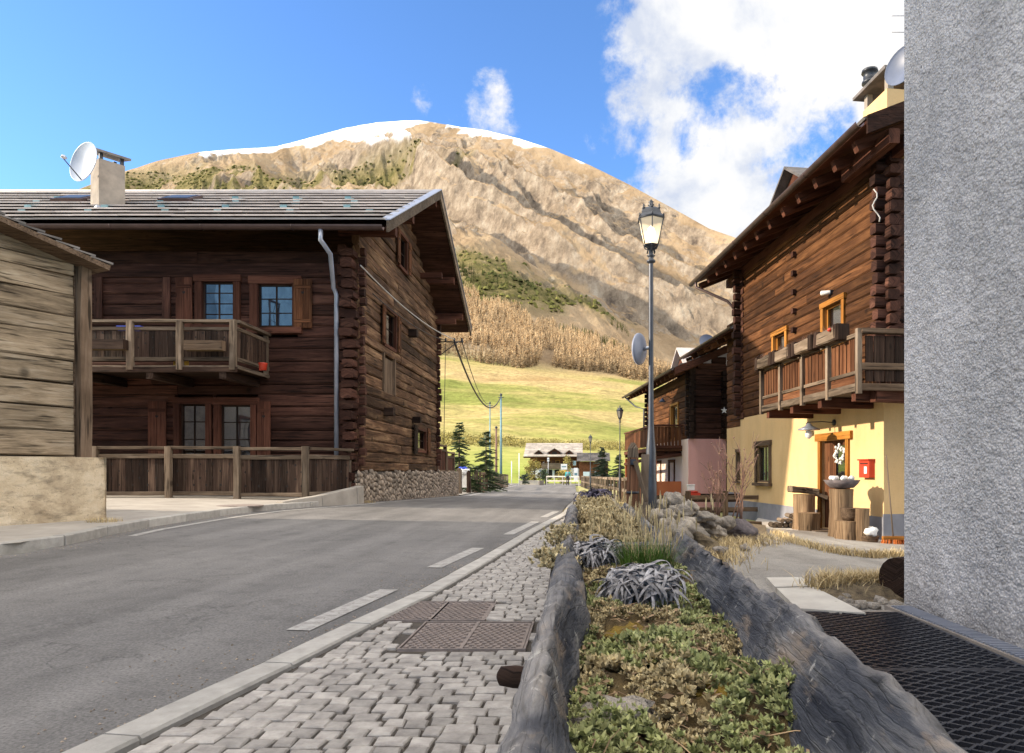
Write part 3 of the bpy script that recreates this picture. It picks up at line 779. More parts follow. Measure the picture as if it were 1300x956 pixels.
# purlins sticking out below the gable overhang, with brackets
for yy_, zz in ((RY,RZ-.28),(19.2,RZ-.28-(RY-19.2)*slope),(25.3,RZ-.28-(25.3-RY)*slope),(EY0+1.1,EZ+.28),(EY1-1.1,EZ+.28)):
    mb = MB(); mb.beam((X0-.5, yy_, zz), (XR-.06, yy_, zz-.02), .20, .24, ch=.12, seg=2, j=.008); mb.build('purlin', M['wood_red'], ch)
for yy_, zz in ((24.0, RZ-.28-(24.0-RY)*slope-.9),(26.6, RZ-.28-(26.6-RY)*slope-.55)):
    mb = MB(); mb.beam((X0-.1, yy_, zz), (XR-.25, yy_+.05, zz+.02), .16, .2, ch=.12, seg=2, j=.008); mb.build('brace_beam', M['wood_red'], ch)
for yy_ in frange(EY0+.45, EY1-.4, .75):
    zz = RZ-.12-abs(yy_-RY)*slope
# snow guards
for row_, (t_, o_, n_) in enumerate(((.22,.0,9),(.36,.45,8),(.5,.8,9),(.64,1.2,7))):
    for i in range(n_):
        x = XR-1.0-o_-i*1.75 + rng.uniform(-.25,.25)
        p = V((x, EY0+(RY-EY0)*t_, EZ+(RZ-EZ)*t_+.11))
        m = MB(); u = V((0, RY-EY0, RZ-EZ)).normalized()
        m.obox(p, (1,0,0), (0,-1,0), -.09,.09, -.02, .0, -.0, .10); m.hexa([p+V((-.12,0,0))-u*.06, p+V((.12,0,0))-u*.06, p+V((.12,0,0))+u*.22, p+V((-.12,0,0))+u*.22, p+V((-.12,0,.012))-u*.06, p+V((.12,0,.012))-u*.06, p+V((.12,0,.012))+u*.22, p+V((-.12,0,.012))+u*.22])
        m.build('snow_guard', M['teal'], rf)
# skylights
for px in (385/3.676, 870/3.676):
    x = (px-CX)*20.2/F; t_ = .62; p = V((x, EY0+(RY-EY0)*t_, EZ+(RZ-EZ)*t_)); u = V((0, RY-EY0, RZ-EZ)).normalized(); nn_ = V((0,-u.z,u.y))
    m = MB(); q = [p+V((-.45,0,0))-u*.4, p+V((.45,0,0))-u*.4, p+V((.45,0,0))+u*.4, p+V((-.45,0,0))+u*.4]
    m.hexa(q+[a+nn_*.20 for a in q]); s_ = m.build('skylight', M['copper'], rf)
    q2 = [p+(a-p)*.82+nn_*.205 for a in q]; m = MB(); m.hexa(q2+[a+nn_*.01 for a in q2]); m.build('pane', M['glassdark'], s_)
# gutter and downpipe
mb = MB(); gutter(mb, (XL-.6, EY0-.2, EZ-.02), (XR-.02, EY0-.2, EZ-.05), .105, (0,1,0)); mb.build('gutter', M['copper'], ch)
mb = MB(); x = sx(430)+.02
xa = (408-CX)*16.2/F
mb.tube([(xa, EY0-.2, EZ-.13), (xa, EY0-.2, EZ-.38), (xa+.12, EY0+.1, EZ-.62), (x-.05, Y0-.28, EZ-1.25), (x, Y0-.22, EZ-1.4), (x, Y0-.22, .35)], .055, 10)
mb.build('downpipe', M['tin'], ch)
# chimney
cx = (137-CX)*19.0/F; cy_ = 19.0; zc = EZ+(cy_-EY0)*slope
cm = []
mb = MB(); mb.box((cx, cy_, zc+.42), (.66, .62, 1.6), rz=R(-38), j=.004); chm = mb.build('chimney', M['cement'], rf)
mb = MB()
for a in (-.27,.27):
    for b in (-.25,.25): q_ = V((a,b,0)); q_.rotate(Matrix.Rotation(R(-38),3,'Z')); mb.box((cx+q_.x, cy_+q_.y, zc+1.34), (.08,.08,.26), rz=R(-38))
mb.build('cap_post', M['iron'], chm)
mb = MB(); mb.obox((cx, cy_, zc+1.50), V((math.cos(R(-38)),math.sin(R(-38)),-.24)).normalized(), V((math.sin(R(38)),math.cos(R(38)),0)), -.44, .46, -.42, .42, -.03, .03); mb.build('cap_slab', M['slate_dark'], chm)
mb = MB(); mb.box((cx, cy_-.02, zc-.24), (.78, .74, .30), rz=R(-38)); mb.build('flashing', M['tin'], chm)

# satellite dish on the chimney
def dish(name, c, aim, rad, label, cat, m_='dish', parent_mount=None, feed=True, n=28):
    t = thing(name, c, label, cat); aim = V(aim).normalized()
    m = MB(); prof = [(.001, .0)]+[(rad*k/8, -0.0+.28*rad*(k/8)**2) for k in range(1,9)]+[(rad*1.01, .28*rad+.004)]+[(rad*k/8, -.02+.28*rad*(k/8)**2) for k in range(8,0,-1)]+[(.001,-.02)]
    m.lathe(V(c), prof, n, ax=aim); d_ = m.build('reflector', M[m_], t)
    if feed:
        sd = aim.cross(V((0,0,1))).normalized(); lo = sd.cross(aim).normalized()
        if lo.z > 0: lo = -lo
        tip = V(c)+aim*rad*1.25+lo*rad*.25
        m = MB(); m.tube([V(c)+lo*rad*.95+aim*.2*rad, tip], .014, 6); a_ = m.build('feed_arm', M['iron'], t)
        m = MB(); m.lathe(tip-aim*.02, [(.045,0),(.055,.05),(.04,.09),(.02,.12)], 10, ax=-aim); m.build('feed_horn', M['steel'], a_)
    if parent_mount is not None:
        m = MB(); m.tube([V(c)-aim*.02, V(parent_mount)], .025, 8); m.build('bracket', M['steel'], t)
    return t
dc = P(113, 209, 18.3)
dish('satellite_dish', dc, (-.38,-.90,.12), .54, 'pale grey satellite dish fixed to the concrete chimney of the big log chalet', 'satellite dish', parent_mount=(cx-.2, cy_-.42, zc+.8))

# balcony of the chalet
bal = MB(); XB = sx(341); YB = 15.8
zb0, zt0 = H+(CY-469)*YB/F, H+(CY-408)*YB/F
bal.obox((0,YB,0),(1,0,0),(0,-1,0), XL+1, XB, -1.7, 0.02, zb0, zb0+.06, j=0)
b_ = bal.build('balcony', M['wood_dark'], ch); b_['label'] = 'wooden balcony with diamond cutouts and grey rails'
mb = MB()
for x in frange(-15, XB-.3, 1.7): mb.beam((x, YB-.05, zb0-.12), (x, Y0, zb0-.12), .16, .2, ch=.12)
mb.beam((XL+1,YB-.04,zb0-.01),(XB+.02,YB-.04,zb0-.01),.06,.12,seg=12,j=.006); mb.build('balcony_joist', M['wood_dark'], b_)
class Sub:  # children of the balcony part
    pass
def bal_side(a, b, holes):
    a, b = V(a), V(b); d = (b-a); L = d.length; d.normalize(); n = V((d.y,-d.x,0))
    m = MB(); s = 0
    while s < L-.03:
        w = min(rng.uniform(.12,.19), L-s); m.obox(a,d,n, s+.004, s+w-.004, -.012,.012, zb0+.28, zt0-.22, j=.003)
        s += w
    m.build('balcony_boards', M['wood_panel'], b_)
    m = MB(); s = .15; i = 0
    while s < L-.1:
        for z in (zb0+.50, zb0+.74):
            c = a+d*s+n*.0135+V((0,0,z+(.1 if i%2 else 0))); r_ = .028
            m.add([c+V((0,0,r_)), c+d*r_*.8, c-V((0,0,r_)), c-d*r_*.8], [(0,1,2,3)])
        s += .165; i += 1
    m.build('balcony_cutouts', M['dark'], b_)
    for z, w, h in ((zt0, .16, .07), (zt0-.17,.06,.08), (zb0+.24,.06,.09), (zb0+.05,.06,.08)):
        m = MB(); m.beam(a+V((0,0,z)), b+V((0,0,z)), w, h, seg=int(L/.6)+1, j=.007); m.build('balcony_rail', M['wood_oldgrey'], b_)
bal_side((-16,YB,0), (XB,YB,0), 1); bal_side((XB,YB,0), (XB,Y0-.02,0), 1)
mb = MB()
for x in ((500/2.988-CX)*YB/F, (688/2.988-CX)*YB/F, XB-.06, -14.4): mb = MB(); mb.beam((x,YB-.05,zb0-.02),(x,YB-.05,zt0), .13,.13, up=(0,1,0), ch=.15, seg=3, j=.006); mb.build('balcony_post', M['wood_oldgrey'], b_)
mb = MB()
mb.beam((XB-.02,Y0-.1,zb0),(XB-.02,Y0-.1,zt0),.1,.1,up=(0,1,0)); mb.build('balcony_post', M['wood_oldgrey'], b_)
def planter_box(a, b, z, w, h, m_, label, group=None, soil=True):
    a, b = V((a[0],a[1],0)), V((b[0],b[1],0)); d = (b-a); L = d.length; d.normalize(); n = V((d.y,-d.x,0)); c = (a+b)/2
    t = thing('planter_box', (c.x, c.y, z), label, 'planter box', group)
    for (s0,s1,t0,t1) in ((0,L,-w/2,-w/2+.02),(0,L,w/2-.02,w/2),(0,.02,-w/2+.02,w/2-.02),(L-.02,L,-w/2+.02,w/2-.02)):
        m = MB(); m.obox((a.x,a.y,z),d,n,s0,s1,t0,t1,0,h,j=.003); m.build('side_board', m_, t)
    m = MB(); m.obox((a.x,a.y,z),d,n,.02,L-.02,-w/2+.02,w/2-.02,.0,h-.03); m.build('soil', M['moss'], t)
    return t
bx = lambda px: (px-CX)*(YB-.2)/F
gb = 'planter boxes hung on the dark balcony rail'
planter_box((bx(111), YB-.2), (bx(160), YB-.2), zb0+.42, .2, .22, M['wood_dark'], 'empty weathered planter box hung on the dark chalet balcony close to the barn', gb)
planter_box((bx(236), YB-.2), (bx(284), YB-.2), zb0+.40, .2, .22, M['wood_barndark'], 'empty weathered planter box hung on the dark chalet balcony under the shuttered window', gb)
mb = MB(); mb.box((bx(212), YB+.35, zb0+.17), (.26,.18,.2)); mb.box((bx(212), YB+.35, zb0+.275), (.29,.21,.02)); tag(mb.build('tub', M['yellowplastic']), 'small yellow tub standing on the floor of the dark balcony', 'tub')
mb = MB(); mb.box((bx(147), YB+.3, zt0-.12), (.5,.12,.1)); mb.box((bx(147), YB+.3, zt0-.06), (.56,.15,.03)); tag(mb.build('crate', M['blueplastic']), 'blue plastic crate behind the top rail of the dark balcony', 'crate')
mb = MB(); mb.lathe((bx(313), YB+.6, zb0+.07), [(.08,0),(.10,.15),(.11,.17),(.10,.17)], 12); tag(mb.build('flower_pot', M['red']), 'red flower pot on the side of the dark balcony floor', 'flower pot')

# terrace fence in front
tf = thing('terrace_fence', (-8.5, 15.8, G(-8,15.8)+.11), 'weathered board fence with diamond cutouts and long rails before the dark chalet', 'fence')
def zf(x, y): return G(x, y)+.13
pts_f = [(-13.0,15.8), (-11.2,15.8)] + [((px-CX)*15.8/F, 15.8) for px in (216, 303, 389)] + [(-5.80, 17.15)]
for (a, b) in zip(pts_f[:-1], pts_f[1:]):
    z0 = max(zf(*a), .30) if b[1] < 16 else .34
    fence_panel(tf, (a[0],a[1],0), (b[0],b[1],0), z0, z0+1.13, M['wood_panel'], M['wood_oldgrey'])
for p_ in pts_f[1:-1]: post(tf, (p_[0], p_[1]-.06), zf(*p_)-.05, 1.52, .13, M['wood_oldgrey'])
post(tf, (-5.82, 17.1), .3, 1.5, .07, M['wood_oldgrey'])
# retaining kerb of the terrace
mb = MB(); a = gp(335, 650); 
pk = [(-6.45,14.6,.30),(-6.0,15.6,.40),(-5.62,16.8,.55),(-5.62,17.28,.58)]
for p, q in zip(pk[:-1], pk[1:]):
    mb.beam((p[0],p[1],p[2]-.25), (q[0],q[1],q[2]-.25), .2, .5, ch=.06, seg=3, j=.004)
tag(mb.build('retaining_kerb', M['pavers']), 'low concrete retaining kerb rising to the chalet corner beside the road', 'kerb wall')

# wires: bracket at far gable corner, cables
br = thing('wire_bracket', (X0, 27.0, 5.6), 'iron wire bracket fixed to the far gable corner of the dark chalet', 'wire bracket')
bp_ = P(575, 434, 27.2)
mb = MB(); mb.tube([(X0-.1,27.2,bp_.z),(X0+.95,27.2,bp_.z)], .025, 6); mb.tube([(X0,27.2,bp_.z-.55),(X0+.75,27.2,bp_.z)], .018, 6); mb.build('arm', M['iron'], br)
mb = MB()
for x in (.25,.6,.9): mb.lathe((X0+x,27.2,bp_.z+.02), [(.03,0),(.045,.03),(.025,.06),(.045,.09),(.02,.13)], 8)
mb.build('insulator', M['iron'], br)
def cable(a, b, sag, rad, m_, label, n=24, nm='cable', group=None):
    a, b = V(a), V(b); mb = MB(); mb.tube([a.lerp(b,k/n)-V((0,0,sag*4*(k/n)*(1-k/n))) for k in range(n+1)], rad, 6)
    return tag(mb.build(nm, M[m_]), label, 'cable', group)
pole_top = P(636, 503, 58)
cable((X0+.6,27.2,bp_.z), pole_top, 1.7, .045, 'cable', 'thick dark cable sagging from the chalet bracket to the taller pole')
cable((X0+.9,27.2,bp_.z+.02), P(622,512,58), .8, .02, 'cable', 'thin dark wire running from the chalet bracket to the shorter pole')
wa = V((X0+.12, 17.2, H+(CY-337)*17.2/F)); 
cable(wa, (X0+.6,27.2,bp_.z+.1), .25, .018, 'cablepale', 'upper pale cable strung along the chalet gable')
cable(wa-V((0,0,.45))+V((0,1.0,0)), (X0+.3,27.2,bp_.z+.05), .2, .015, 'cable', 'lower dark cable strung along the chalet gable')
cable((X0+.25,27.2,bp_.z-.05),(X0+.16,27.3,2.0), 0, .012, 'cable', 'vertical dark cable hanging down the far gable corner')

# ================= PALE BARN =================
bn = thing('barn', (-9, 8, .2), 'pale weathered plank barn on an ochre concrete plinth at the roadside', 'barn')
bc = V((-7.295, 10.0, 0)); bd = V((-.468,-.884,0)).normalized(); bnn = V((.884,-.468,0)).normalized()
bl = 7.6
ztop = 3.93; zpl = H+(CY-579)*10/F
eave_drop = .20
mb = MB(); z = zpl; 
k = 0
while z < ztop+1.5:
    h = rng.uniform(.24,.40)
    if z < ztop < z+h: h = ztop-z
    lim = 0
    if z >= ztop-.01:
        la, lb = max(.1,(z-ztop)/.227), max(.1,(z+h-ztop)/.227); o0, o1 = bnn*-.16, bnn*0
        q = [bc+bd*la+V((0,0,z)), bc+bd*bl+V((0,0,z)), bc+bd*bl+V((0,0,z+h-.005)), bc+bd*lb+V((0,0,z+h-.005))]
        c8 = [p+o1 for p in q]+[p+o0 for p in q]; off_ = rng.uniform(0,40); mb.add(c8, [(0,1,2,3),(4,7,6,5),(3,2,6,7),(0,3,7,4)], [((p-bc).dot(bd)+off_, p.z, off_) for p in c8]); z += h; k += 1; continue
    mb.beam(bc+bd*(.12+lim)+bnn*(-.08+rng.uniform(-.012,.012))+V((0,0,z+h/2)), bc+bd*bl+bnn*-.08+V((0,0,z+h/2)), .16, h*.965, ch=.12, seg=12, j=.014); z += h; k += 1
mb.build('plank_wall', M['wood_barn'], bn)
mb = MB(); mb.beam(bc+bd*.0+bnn*.02+V((0,0,zpl-.02)), bc+bnn*.02+V((0,0,ztop+.02)), .15,.15, up=bd, ch=.1, seg=4, j=.01); mb.build('corner_post', M['wood_barndark'], bn)
pd = V((-bnn.x,-bnn.y,0))
mb = MB(); mb.obox(bc, pd, -bd, .05, 3.0, -.1, .02, zpl, ztop); mb.build('end_wall', M['wood_barndark'], bn)
mb = MB()
def plq(a, b):   # plinth outer face, slightly battered and bumpy
    s_ = -.25+(bl+.25)*a; z_ = -.1+(zpl+.08)*b
    o_ = .20-.05*b+.02*(fbm(np.array([s_*2.]),np.array([z_*3]),3,8)[0]-.5)*2
    if s_ < -.1: o_ -= (-.1-s_)*.5
    p_ = bc+bd*s_+bnn*o_; return (p_.x, p_.y, z_)
mb.grid(plq, 60, 14)
mb.grid(lambda a,b: tuple(bc+bd*(-.25+(bl+.25)*a)+bnn*(.15-.6*b)+V((0,0,zpl-.02+.015*b))), 60, 2)
mb.grid(lambda a,b: tuple(bc+bd*-.25+bnn*(.125-3.0*a+.0*b)+V((0,0,-.1+(zpl+.08)*b))), 20, 8)
mb.build('concrete_plinth', M['plinth'], bn)
# barn roof, slope falling towards the corner
rs = .227
Eb = bc+bd*-.60+V((0,0,ztop-.60*-0)+V((0,0,0)).z*0) if False else bc+bd*-.17+V((0,0,ztop+.05-.17*rs))
up = (bd+V((0,0,rs))).normalized()
of = .40
q0, q1 = Eb+bnn*of, Eb-bnn*3.2
r0_, r1_ = q0+up*4.6, q1+up*4.6
mb = MB(); roof_deck(mb, q0, q1, r0_, r1_, .07); rb = mb.build('roof', M['wood_barndark'], bn)
mb = MB(); slate_roof(mb, q0, q1, r0_, r1_, .22, .03, .2, .38, j=.02); mb.build('roof_slates', M['slate_dark'], rb)
far = r0_+ (bd-V((0,0,rs))).normalized()*4.6; farb = r1_+(bd-V((0,0,rs))).normalized()*4.6
mb = MB(); roof_deck(mb, far, farb, r0_, r1_, .1, -.03); mb.build('roof_rear', M['slate_dark'], rb)
mb = MB(); mb.obox(bc, bd, bnn, 0.3, bl, -3, -2.9, 0, ztop); mb.obox(bc+bd*bl, pd, -bd, 0, 3, 0,.1, 0, ztop); mb.build('rear_wall', M['wood_barndark'], bn)
# neighbouring house out of frame (real street continues to the left of the camera)
nh = thing('street_house', (-19, -1, 0), 'tall rendered street house beyond the barn', 'house')
mb = MB(); mb.box((-19,-2.5,5.9), (7, 17, 12.0)); mb.build('wall', M['cement'], nh)
mb = MB(); mb.hexa([(-23.2,-11.6,11.9),(-14.8,-11.6,11.9),(-14.8,6.4,11.9),(-23.2,6.4,11.9),(-19.1,-11.6,14.6),(-18.9,-11.6,14.6),(-18.9,6.4,14.6),(-19.1,6.4,14.6)]); mb.build('roof', M['slate_dark'], nh)
for y in (-6,-3,0,3):
    for z in (2,5,8): window(nh, (-15.5,0,0), (0,1,0), (1,0,0), y, y+1, z, z+1.3, Wm, depth=.01, proud=.05, glass='glassdark')
# ================= YELLOW CHALET =================
k_ = .129; dY = V((-k_, 1, 0)); kl = dY.length; dY.normalize(); nY = V((-dY.y, dY.x, 0))   # outward towards the road (-X)
def onY(a, px):  # parameter y on plane X=a-k*Y seen in column px
    return a/((px-CX)/F+k_)
def sY(y): return y*kl
def zp(y, py): return H+(CY-py)*y/F
aM = 7.50
A_M = V((aM, 0, 0))
yc = thing('yellow_chalet', (8, 17, -.35), 'chalet with yellow rendered ground floor under orange brown logs and a long flowered balcony', 'chalet')
y0, y1 = 13.2, 20.9
zB = 2.55      # render / log boundary
ZF = -.36      # porch level
zE = 6.9
def w_op(pxa, pxb, pyt, pyb, a=aM):
    ya, yb = onY(a, pxb), onY(a, pxa); ym = (ya+yb)/2
    return (sY(ya), sY(yb), zp(ym, pyb), zp(ym, pyt))
W1 = w_op(983.5, 998, 424, 480); W2 = w_op(1047, 1070, 386, 440)
ops_u = [(a-.02, b+.02, c, d+.02) for a,b,c,d in (W1, W2)]
mb = MB(); log_wall(mb, A_M, dY, nY, sY(y0), sY(y1), zB, zE, .235, .17, ops_u, out=.006, j=.003, ext=(0,0))
mb.obox(A_M, dY, nY, sY(y0)+.2, sY(y1)-.1, -.6,-.5, zB, zE); mb.build('log_wall', M['wood_orange'], yc)
# stub joint of log ends along the wall middle
ym = onY(aM, 1010); z = zB+.5
while z < zE-.5: mb = MB(); mb.beam(A_M+dY*sY(ym)-nY*.05+V((0,0,z)), A_M+dY*sY(ym)+nY*.10+V((0,0,z)), .13, .13, ch=.2); mb.build('log_stub', M['wood_front'], yc); z += .47
mb = MB()
for yy, in ((y1,),(y0,)):
    z = zB-.05 if yy == y1 else zB
    while z < zE-.1:
        h = .235; o_ = rng.uniform(-.04,.03)
        p = A_M+dY*sY(yy)
        mb.beam(p+dY*(-.25+rng.uniform(-.06,.06))-nY*.09+V((0,0,z+h/2)), p+dY*.25-nY*.09+V((0,0,z+h/2)), rng.uniform(.2,.28), h*rng.uniform(.75,.9), ch=.28, j=.008)
        mb.beam(p-nY*.3+V((0,0,z+h/2+.11)), p+nY*(.22+o_)+V((0,0,z+h/2+.11)), .2, h*.8, ch=.25, j=.006); z += h
    mb.build('log_ends', M['wood_front'], yc); mb = MB()
# near end wall (faces the camera), logs set back a little
pE = A_M+dY*sY(y0); dE = V((1, k_, 0)).normalized(); nE = V((k_, -1, 0)).normalized()
mb = MB(); log_wall(mb, pE, dE, nE, .0, 8, zB, zE+3, .26, .17, (), out=.01, topf=lambda z: (max(0,(z-zE-.05)/.42), 99)); mb.build('end_log_wall', M['wood_front'], yc)
# rendered lower floor with openings (built as panels round the openings)
yb0, yb1 = onY(aM, 1122), 20.9
DR = w_op(1043.5, 1075.5, 559, 672); L1 = w_op(961.5, 977.5, 566, 612)
mb = MB()
def wall_with(mb, A, d, n, s0, s1, z0, z1, ops, th=.3):
    ops = sorted(ops); s = s0
    for (a,b,c,e) in ops:
        mb.obox(A,d,n,s,a,-th,0,z0,z1)
        if c > z0+.02: mb.obox(A,d,n,a,b,-th,0,z0,c)
        if e < z1-.02: mb.obox(A,d,n,a,b,-th,0,e,z1)
        s = b
    mb.obox(A,d,n,s,s1,-th,0,z0,z1)
wall_with(mb, A_M, dY, nY, sY(yb0), sY(yb1), ZF-.4, zB, [DR, L1])
pC = A_M+dY*sY(yb0)
mb.obox(pC+nE*-.002, dE, nE, .002, 8, -.3, 0, ZF-.4, zB)
mb.build('rendered_wall', M['yellow'], yc)
mb = MB(); 
for (a, b) in subtract(sY(yb0)-.02, sY(yb1), [(DR[0]-.14, DR[1]+.14)]): mb.obox(A_M,dY,nY,a,b,.0,.022,ZF-.4,ZF+.42)
mb.obox(pC, dE, nE, -.02, 8, .0,.022,ZF-.4,ZF+.48); mb.build('base_band', M['greyplinth'], yc)
Wh = (M['wood_orangeframe'], M['wood_orangeframe'])
for w_, cu in ((W1,'curtain'),(W2,'curtainblue')): window(yc, A_M,dY,nY, *w_, Wh, casing=.12, nx=1, nz=1, proud=.05, depth=.14, curtain=cu, sill=False)
window(yc, A_M,dY,nY, *L1, (M['wood_barndark'],M['wood_barndark']), casing=.11, nx=2, nz=1, proud=.05, depth=.14, curtain='curtainblue', lintel=.14)
# door
dr = MB(); a,b,c,e = DR
dr.obox(A_M,dY,nY,a-.12,a,-.14,.05,ZF,e); dr.obox(A_M,dY,nY,b,b+.12,-.14,.05,ZF,e); dr.obox(A_M,dY,nY,a-.24,b+.22,-.14,.07,e+.003,e+.17)
do = dr.build('door', M['wood_orangeframe'], yc)
m = MB(); w = (b-a)
m.obox(A_M,dY,nY,a,a+.14,-.12,-.07,ZF,e); m.obox(A_M,dY,nY,a+.14+.0,b-.46*w,-.12,-.07,ZF,ZF+.16); m.obox(A_M,dY,nY,a+.14,b-.46*w,-.12,-.07,e-.12,e)
k = 4
for i in range(k): s0_ = b-.46*w+(.46*w)*i/k; m.obox(A_M,dY,nY,s0_+.003,s0_+.46*w/k-.003,-.12,-.065,ZF,e)
m.build('door_leaf', M['wood_balcony'], do)
m = MB(); m.obox(A_M,dY,nY,a+.14,b-.46*w,-.105,-.095,ZF+.16,e-.12); m.build('pane', M['glass'], do)
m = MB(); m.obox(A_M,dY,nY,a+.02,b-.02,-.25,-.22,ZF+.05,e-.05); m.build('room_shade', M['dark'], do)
m = MB(); p = A_M+dY*(a+.20)+nY*(-.03)+V((0,0,ZF+1.0)); m.tube([p-nY*.04,p+nY*.03,p+nY*.03+dY*.12],.012,6); m.build('handle', M['iron'], do)
# eave, rafters, roof
ov = 1.0; pitch = .42
def er(y, o, z): return A_M+dY*sY(y)+nY*o+V((0,0,z))
ya_, yb_ = 12.1, 22.4
mb = MB()
E0,E1 = er(ya_, ov, zE+.05), er(yb_, ov, zE+.05); R0,R1 = er(ya_, -4.2, zE+.05+5.2*pitch), er(yb_, -4.2, zE+.05+5.2*pitch)
slate_roof(mb, E0+V((0,0,.13)), E1+V((0,0,.13)), R0+V((0,0,.13)), R1+V((0,0,.13)), .36, .05, .4, .8)
S0,S1 = er(ya_, -9.4, zE+.05), er(yb_, -9.4, zE+.05); slate_roof(mb, S1+V((0,0,.13)), S0+V((0,0,.13)), R1+V((0,0,.13)), R0+V((0,0,.13)), .5, .05, .6, 1)
rf2 = mb.build('roof', M['slate_dark'], yc)
mb = MB(); roof_deck(mb, E0+V((0,0,.13)), E1+V((0,0,.13)), R0+V((0,0,.13)), R1+V((0,0,.13)), .035); roof_deck(mb, S1+V((0,0,.13)), S0+V((0,0,.13)), R1+V((0,0,.13)), R0+V((0,0,.13)), .035); mb.build('roof_boards', M['wood_red'], rf2)
mb = MB(); 
mb.hexa([E0-dY*.05-V((0,0,.12)), E0-dY*.01-V((0,0,.12)), R0-dY*.01-V((0,0,.12)), R0-dY*.05-V((0,0,.12)), E0-dY*.05+V((0,0,.20)), E0-dY*.01+V((0,0,.20)), R0-dY*.01+V((0,0,.20)), R0-dY*.05+V((0,0,.20))]); mb.build('verge_board', M['wood_front'], rf2)
for y in frange(ya_+.55, yb_-.3, .82):
    m = MB(); p = er(y, ov-.10, zE-.03); q = er(y, -1.2, zE-.03+(1.2+ov-.1)*pitch); m.beam(p, q, .14, .20, ch=.12, seg=2, j=.003); m.build('rafter', M['wood_red'], yc)
mb = MB(); mb.beam(er(ya_+.1, -.1, zE+.10), er(yb_-.2, -.1, zE+.10), .2, .26, ch=.1, seg=6, j=.004)
for o_ in (.45, -1.6): mb.beam(er(ya_+.02, o_, zE-.22-o_*pitch*.9+.35), er(y0+.6, o_, zE-.22-o_*pitch*.9+.35), .2, .26, ch=.15, seg=2, j=.006)
mb.build('purlin', M['wood_red'], yc)
mb = MB(); gutter(mb, er(ya_, ov+.11, zE+.14), er(yb_, ov+.11, zE+.12), .085, (-nY.x,-nY.y,0)); mb.build('gutter', M['copper'], yc)
mb = MB(); mb.tube([er(yb_-.5, ov+.1, zE+.08), er(yb_-.5, ov+.08, zE-.12), er(y1+.15, .35, zE-.75), er(y1+.15, .12, zE-1.0), er(y1+.15,.12,zE-1.8)], .045, 8); mb.build('downpipe', M['copper'], yc)
# dormer
def dormer(parent, A, d, n, s, o, zbase, w, h, dep, m_wall, m_roof):
    g = MB(); 
    c = A+d*s+n*o
    f = [c-d*w/2+V((0,0,zbase)), c+d*w/2+V((0,0,zbase)), c+d*w/2+V((0,0,zbase+h*.45)), c+V((0,0,zbase+h)), c-d*w/2+V((0,0,zbase+h*.45))]
    bk = [p-n*dep for p in f]
    g.add(f+bk, [(0,1,2,3,4),(5,9,8,7,6),(0,5,6,1),(1,6,7,2),(4,9,5,0)]); o_ = g.build('dormer', m_wall, parent)
    g = MB(); e = V((0,0,.02))
    for sg, (pa) in ((1, f[2]), (-1, f[4])):
        lo = pa+d*sg*.22+n*.25-V((0,0,.14)); hi = f[3]+n*.25; q = [lo+e, hi+e, hi-n*(dep+.25)+e, lo-n*(dep+.25)+e]
        g.hexa(q+[p+V((0,0,.07)) for p in q])
    g.build('dormer_roof', m_roof, o_)
    g = MB(); g.obox(c,d,n,-w*.2,w*.2,.005,.03,zbase+.1,zbase+h*.55); g.build('dormer_window', M['dark'], o_)
dormer(rf2, A_M, dY, nY, sY(17.3), -.05, zE+.42, 2.0, 1.22, 2.6, M['wood_red'], M['slate_dark'])
# yellow chimney block with slate cap and stovepipe
yC = 14.0; cc = er(yC, -.42, zE+1.06)
mb = MB(); mb.obox(cc, dY, nY, -.42, .48, -1.0, .12, -.7, .60); cy2 = mb.build('chimney', M['yellow'], rf2)
for a in (-.36,.40):
    for b in (-.90, -.42, .04): mb = MB(); mb.obox(cc, dY, nY, a-.06, a+.06, b-.06, b+.06, .603, .90); mb.build('cap_post', M['cement'], cy2)
mb = MB(); mb.obox(cc+V((0,0,0)), dY, nY, -.58, .66, -1.12, .26, .90, .97, j=.015); mb.build('cap_slab', M['slate_dark'], cy2)
mb = MB(); pc = cc+dY*.42+nY*.0-V((0,0,.03)); mb.lathe(pc, [(.10,1.0),(.10,1.18),(.16,1.2),(.16,1.24),(.13,1.25),(.13,1.42),(.17,1.43),(.16,1.48),(.02,1.5)], 14); mb.build('stovepipe', M['iron'], cy2)
# balcony
aB = aM-1.12
yb_0, yb_1 = onY(aB, 1092), onY(aB, 968.5)
zbb = zp(yb_0, 491); zbt = zp(yb_0, 417)
A_B = V((aB,0,0))
mb = MB(); mb.obox(A_B, dY, nY, sY(yb_0), sY(yb_1), -1.12, 0, zbb-.02, zbb+.05); bo = mb.build('balcony', M['wood_oldgrey'], yc)
for y in frange(yb_0+.25, yb_1-.25, 1.35):
    m = MB(); p = A_B+dY*sY(y)+nY*-.02+V((0,0,zbb-.13)); m.beam(p, p-nY*1.5, .15, .2, ch=.12, seg=2, j=.004); m.build('balcony_joist', M['wood_red'], bo)
m = MB(); m.beam(A_B+dY*sY(yb_0-.02)+nY*.02+V((0,0,zbb)), A_B+dY*sY(yb_1)+nY*.02+V((0,0,zbb)), .06, .14, seg=8, j=.004); m.build('balcony_edge', M['wood_oldgrey'], bo)
posts = frange(yb_0, yb_1, (yb_1-yb_0)/4)
for y in posts:
    m = MB(); p = A_B+dY*sY(y)+nY*.03; m.beam(p+V((0,0,zbb-.12)), p+V((0,0,zbt)), .09,.09, up=nY, ch=.15); m.build('balcony_post', M['wood_oldgrey'], bo)
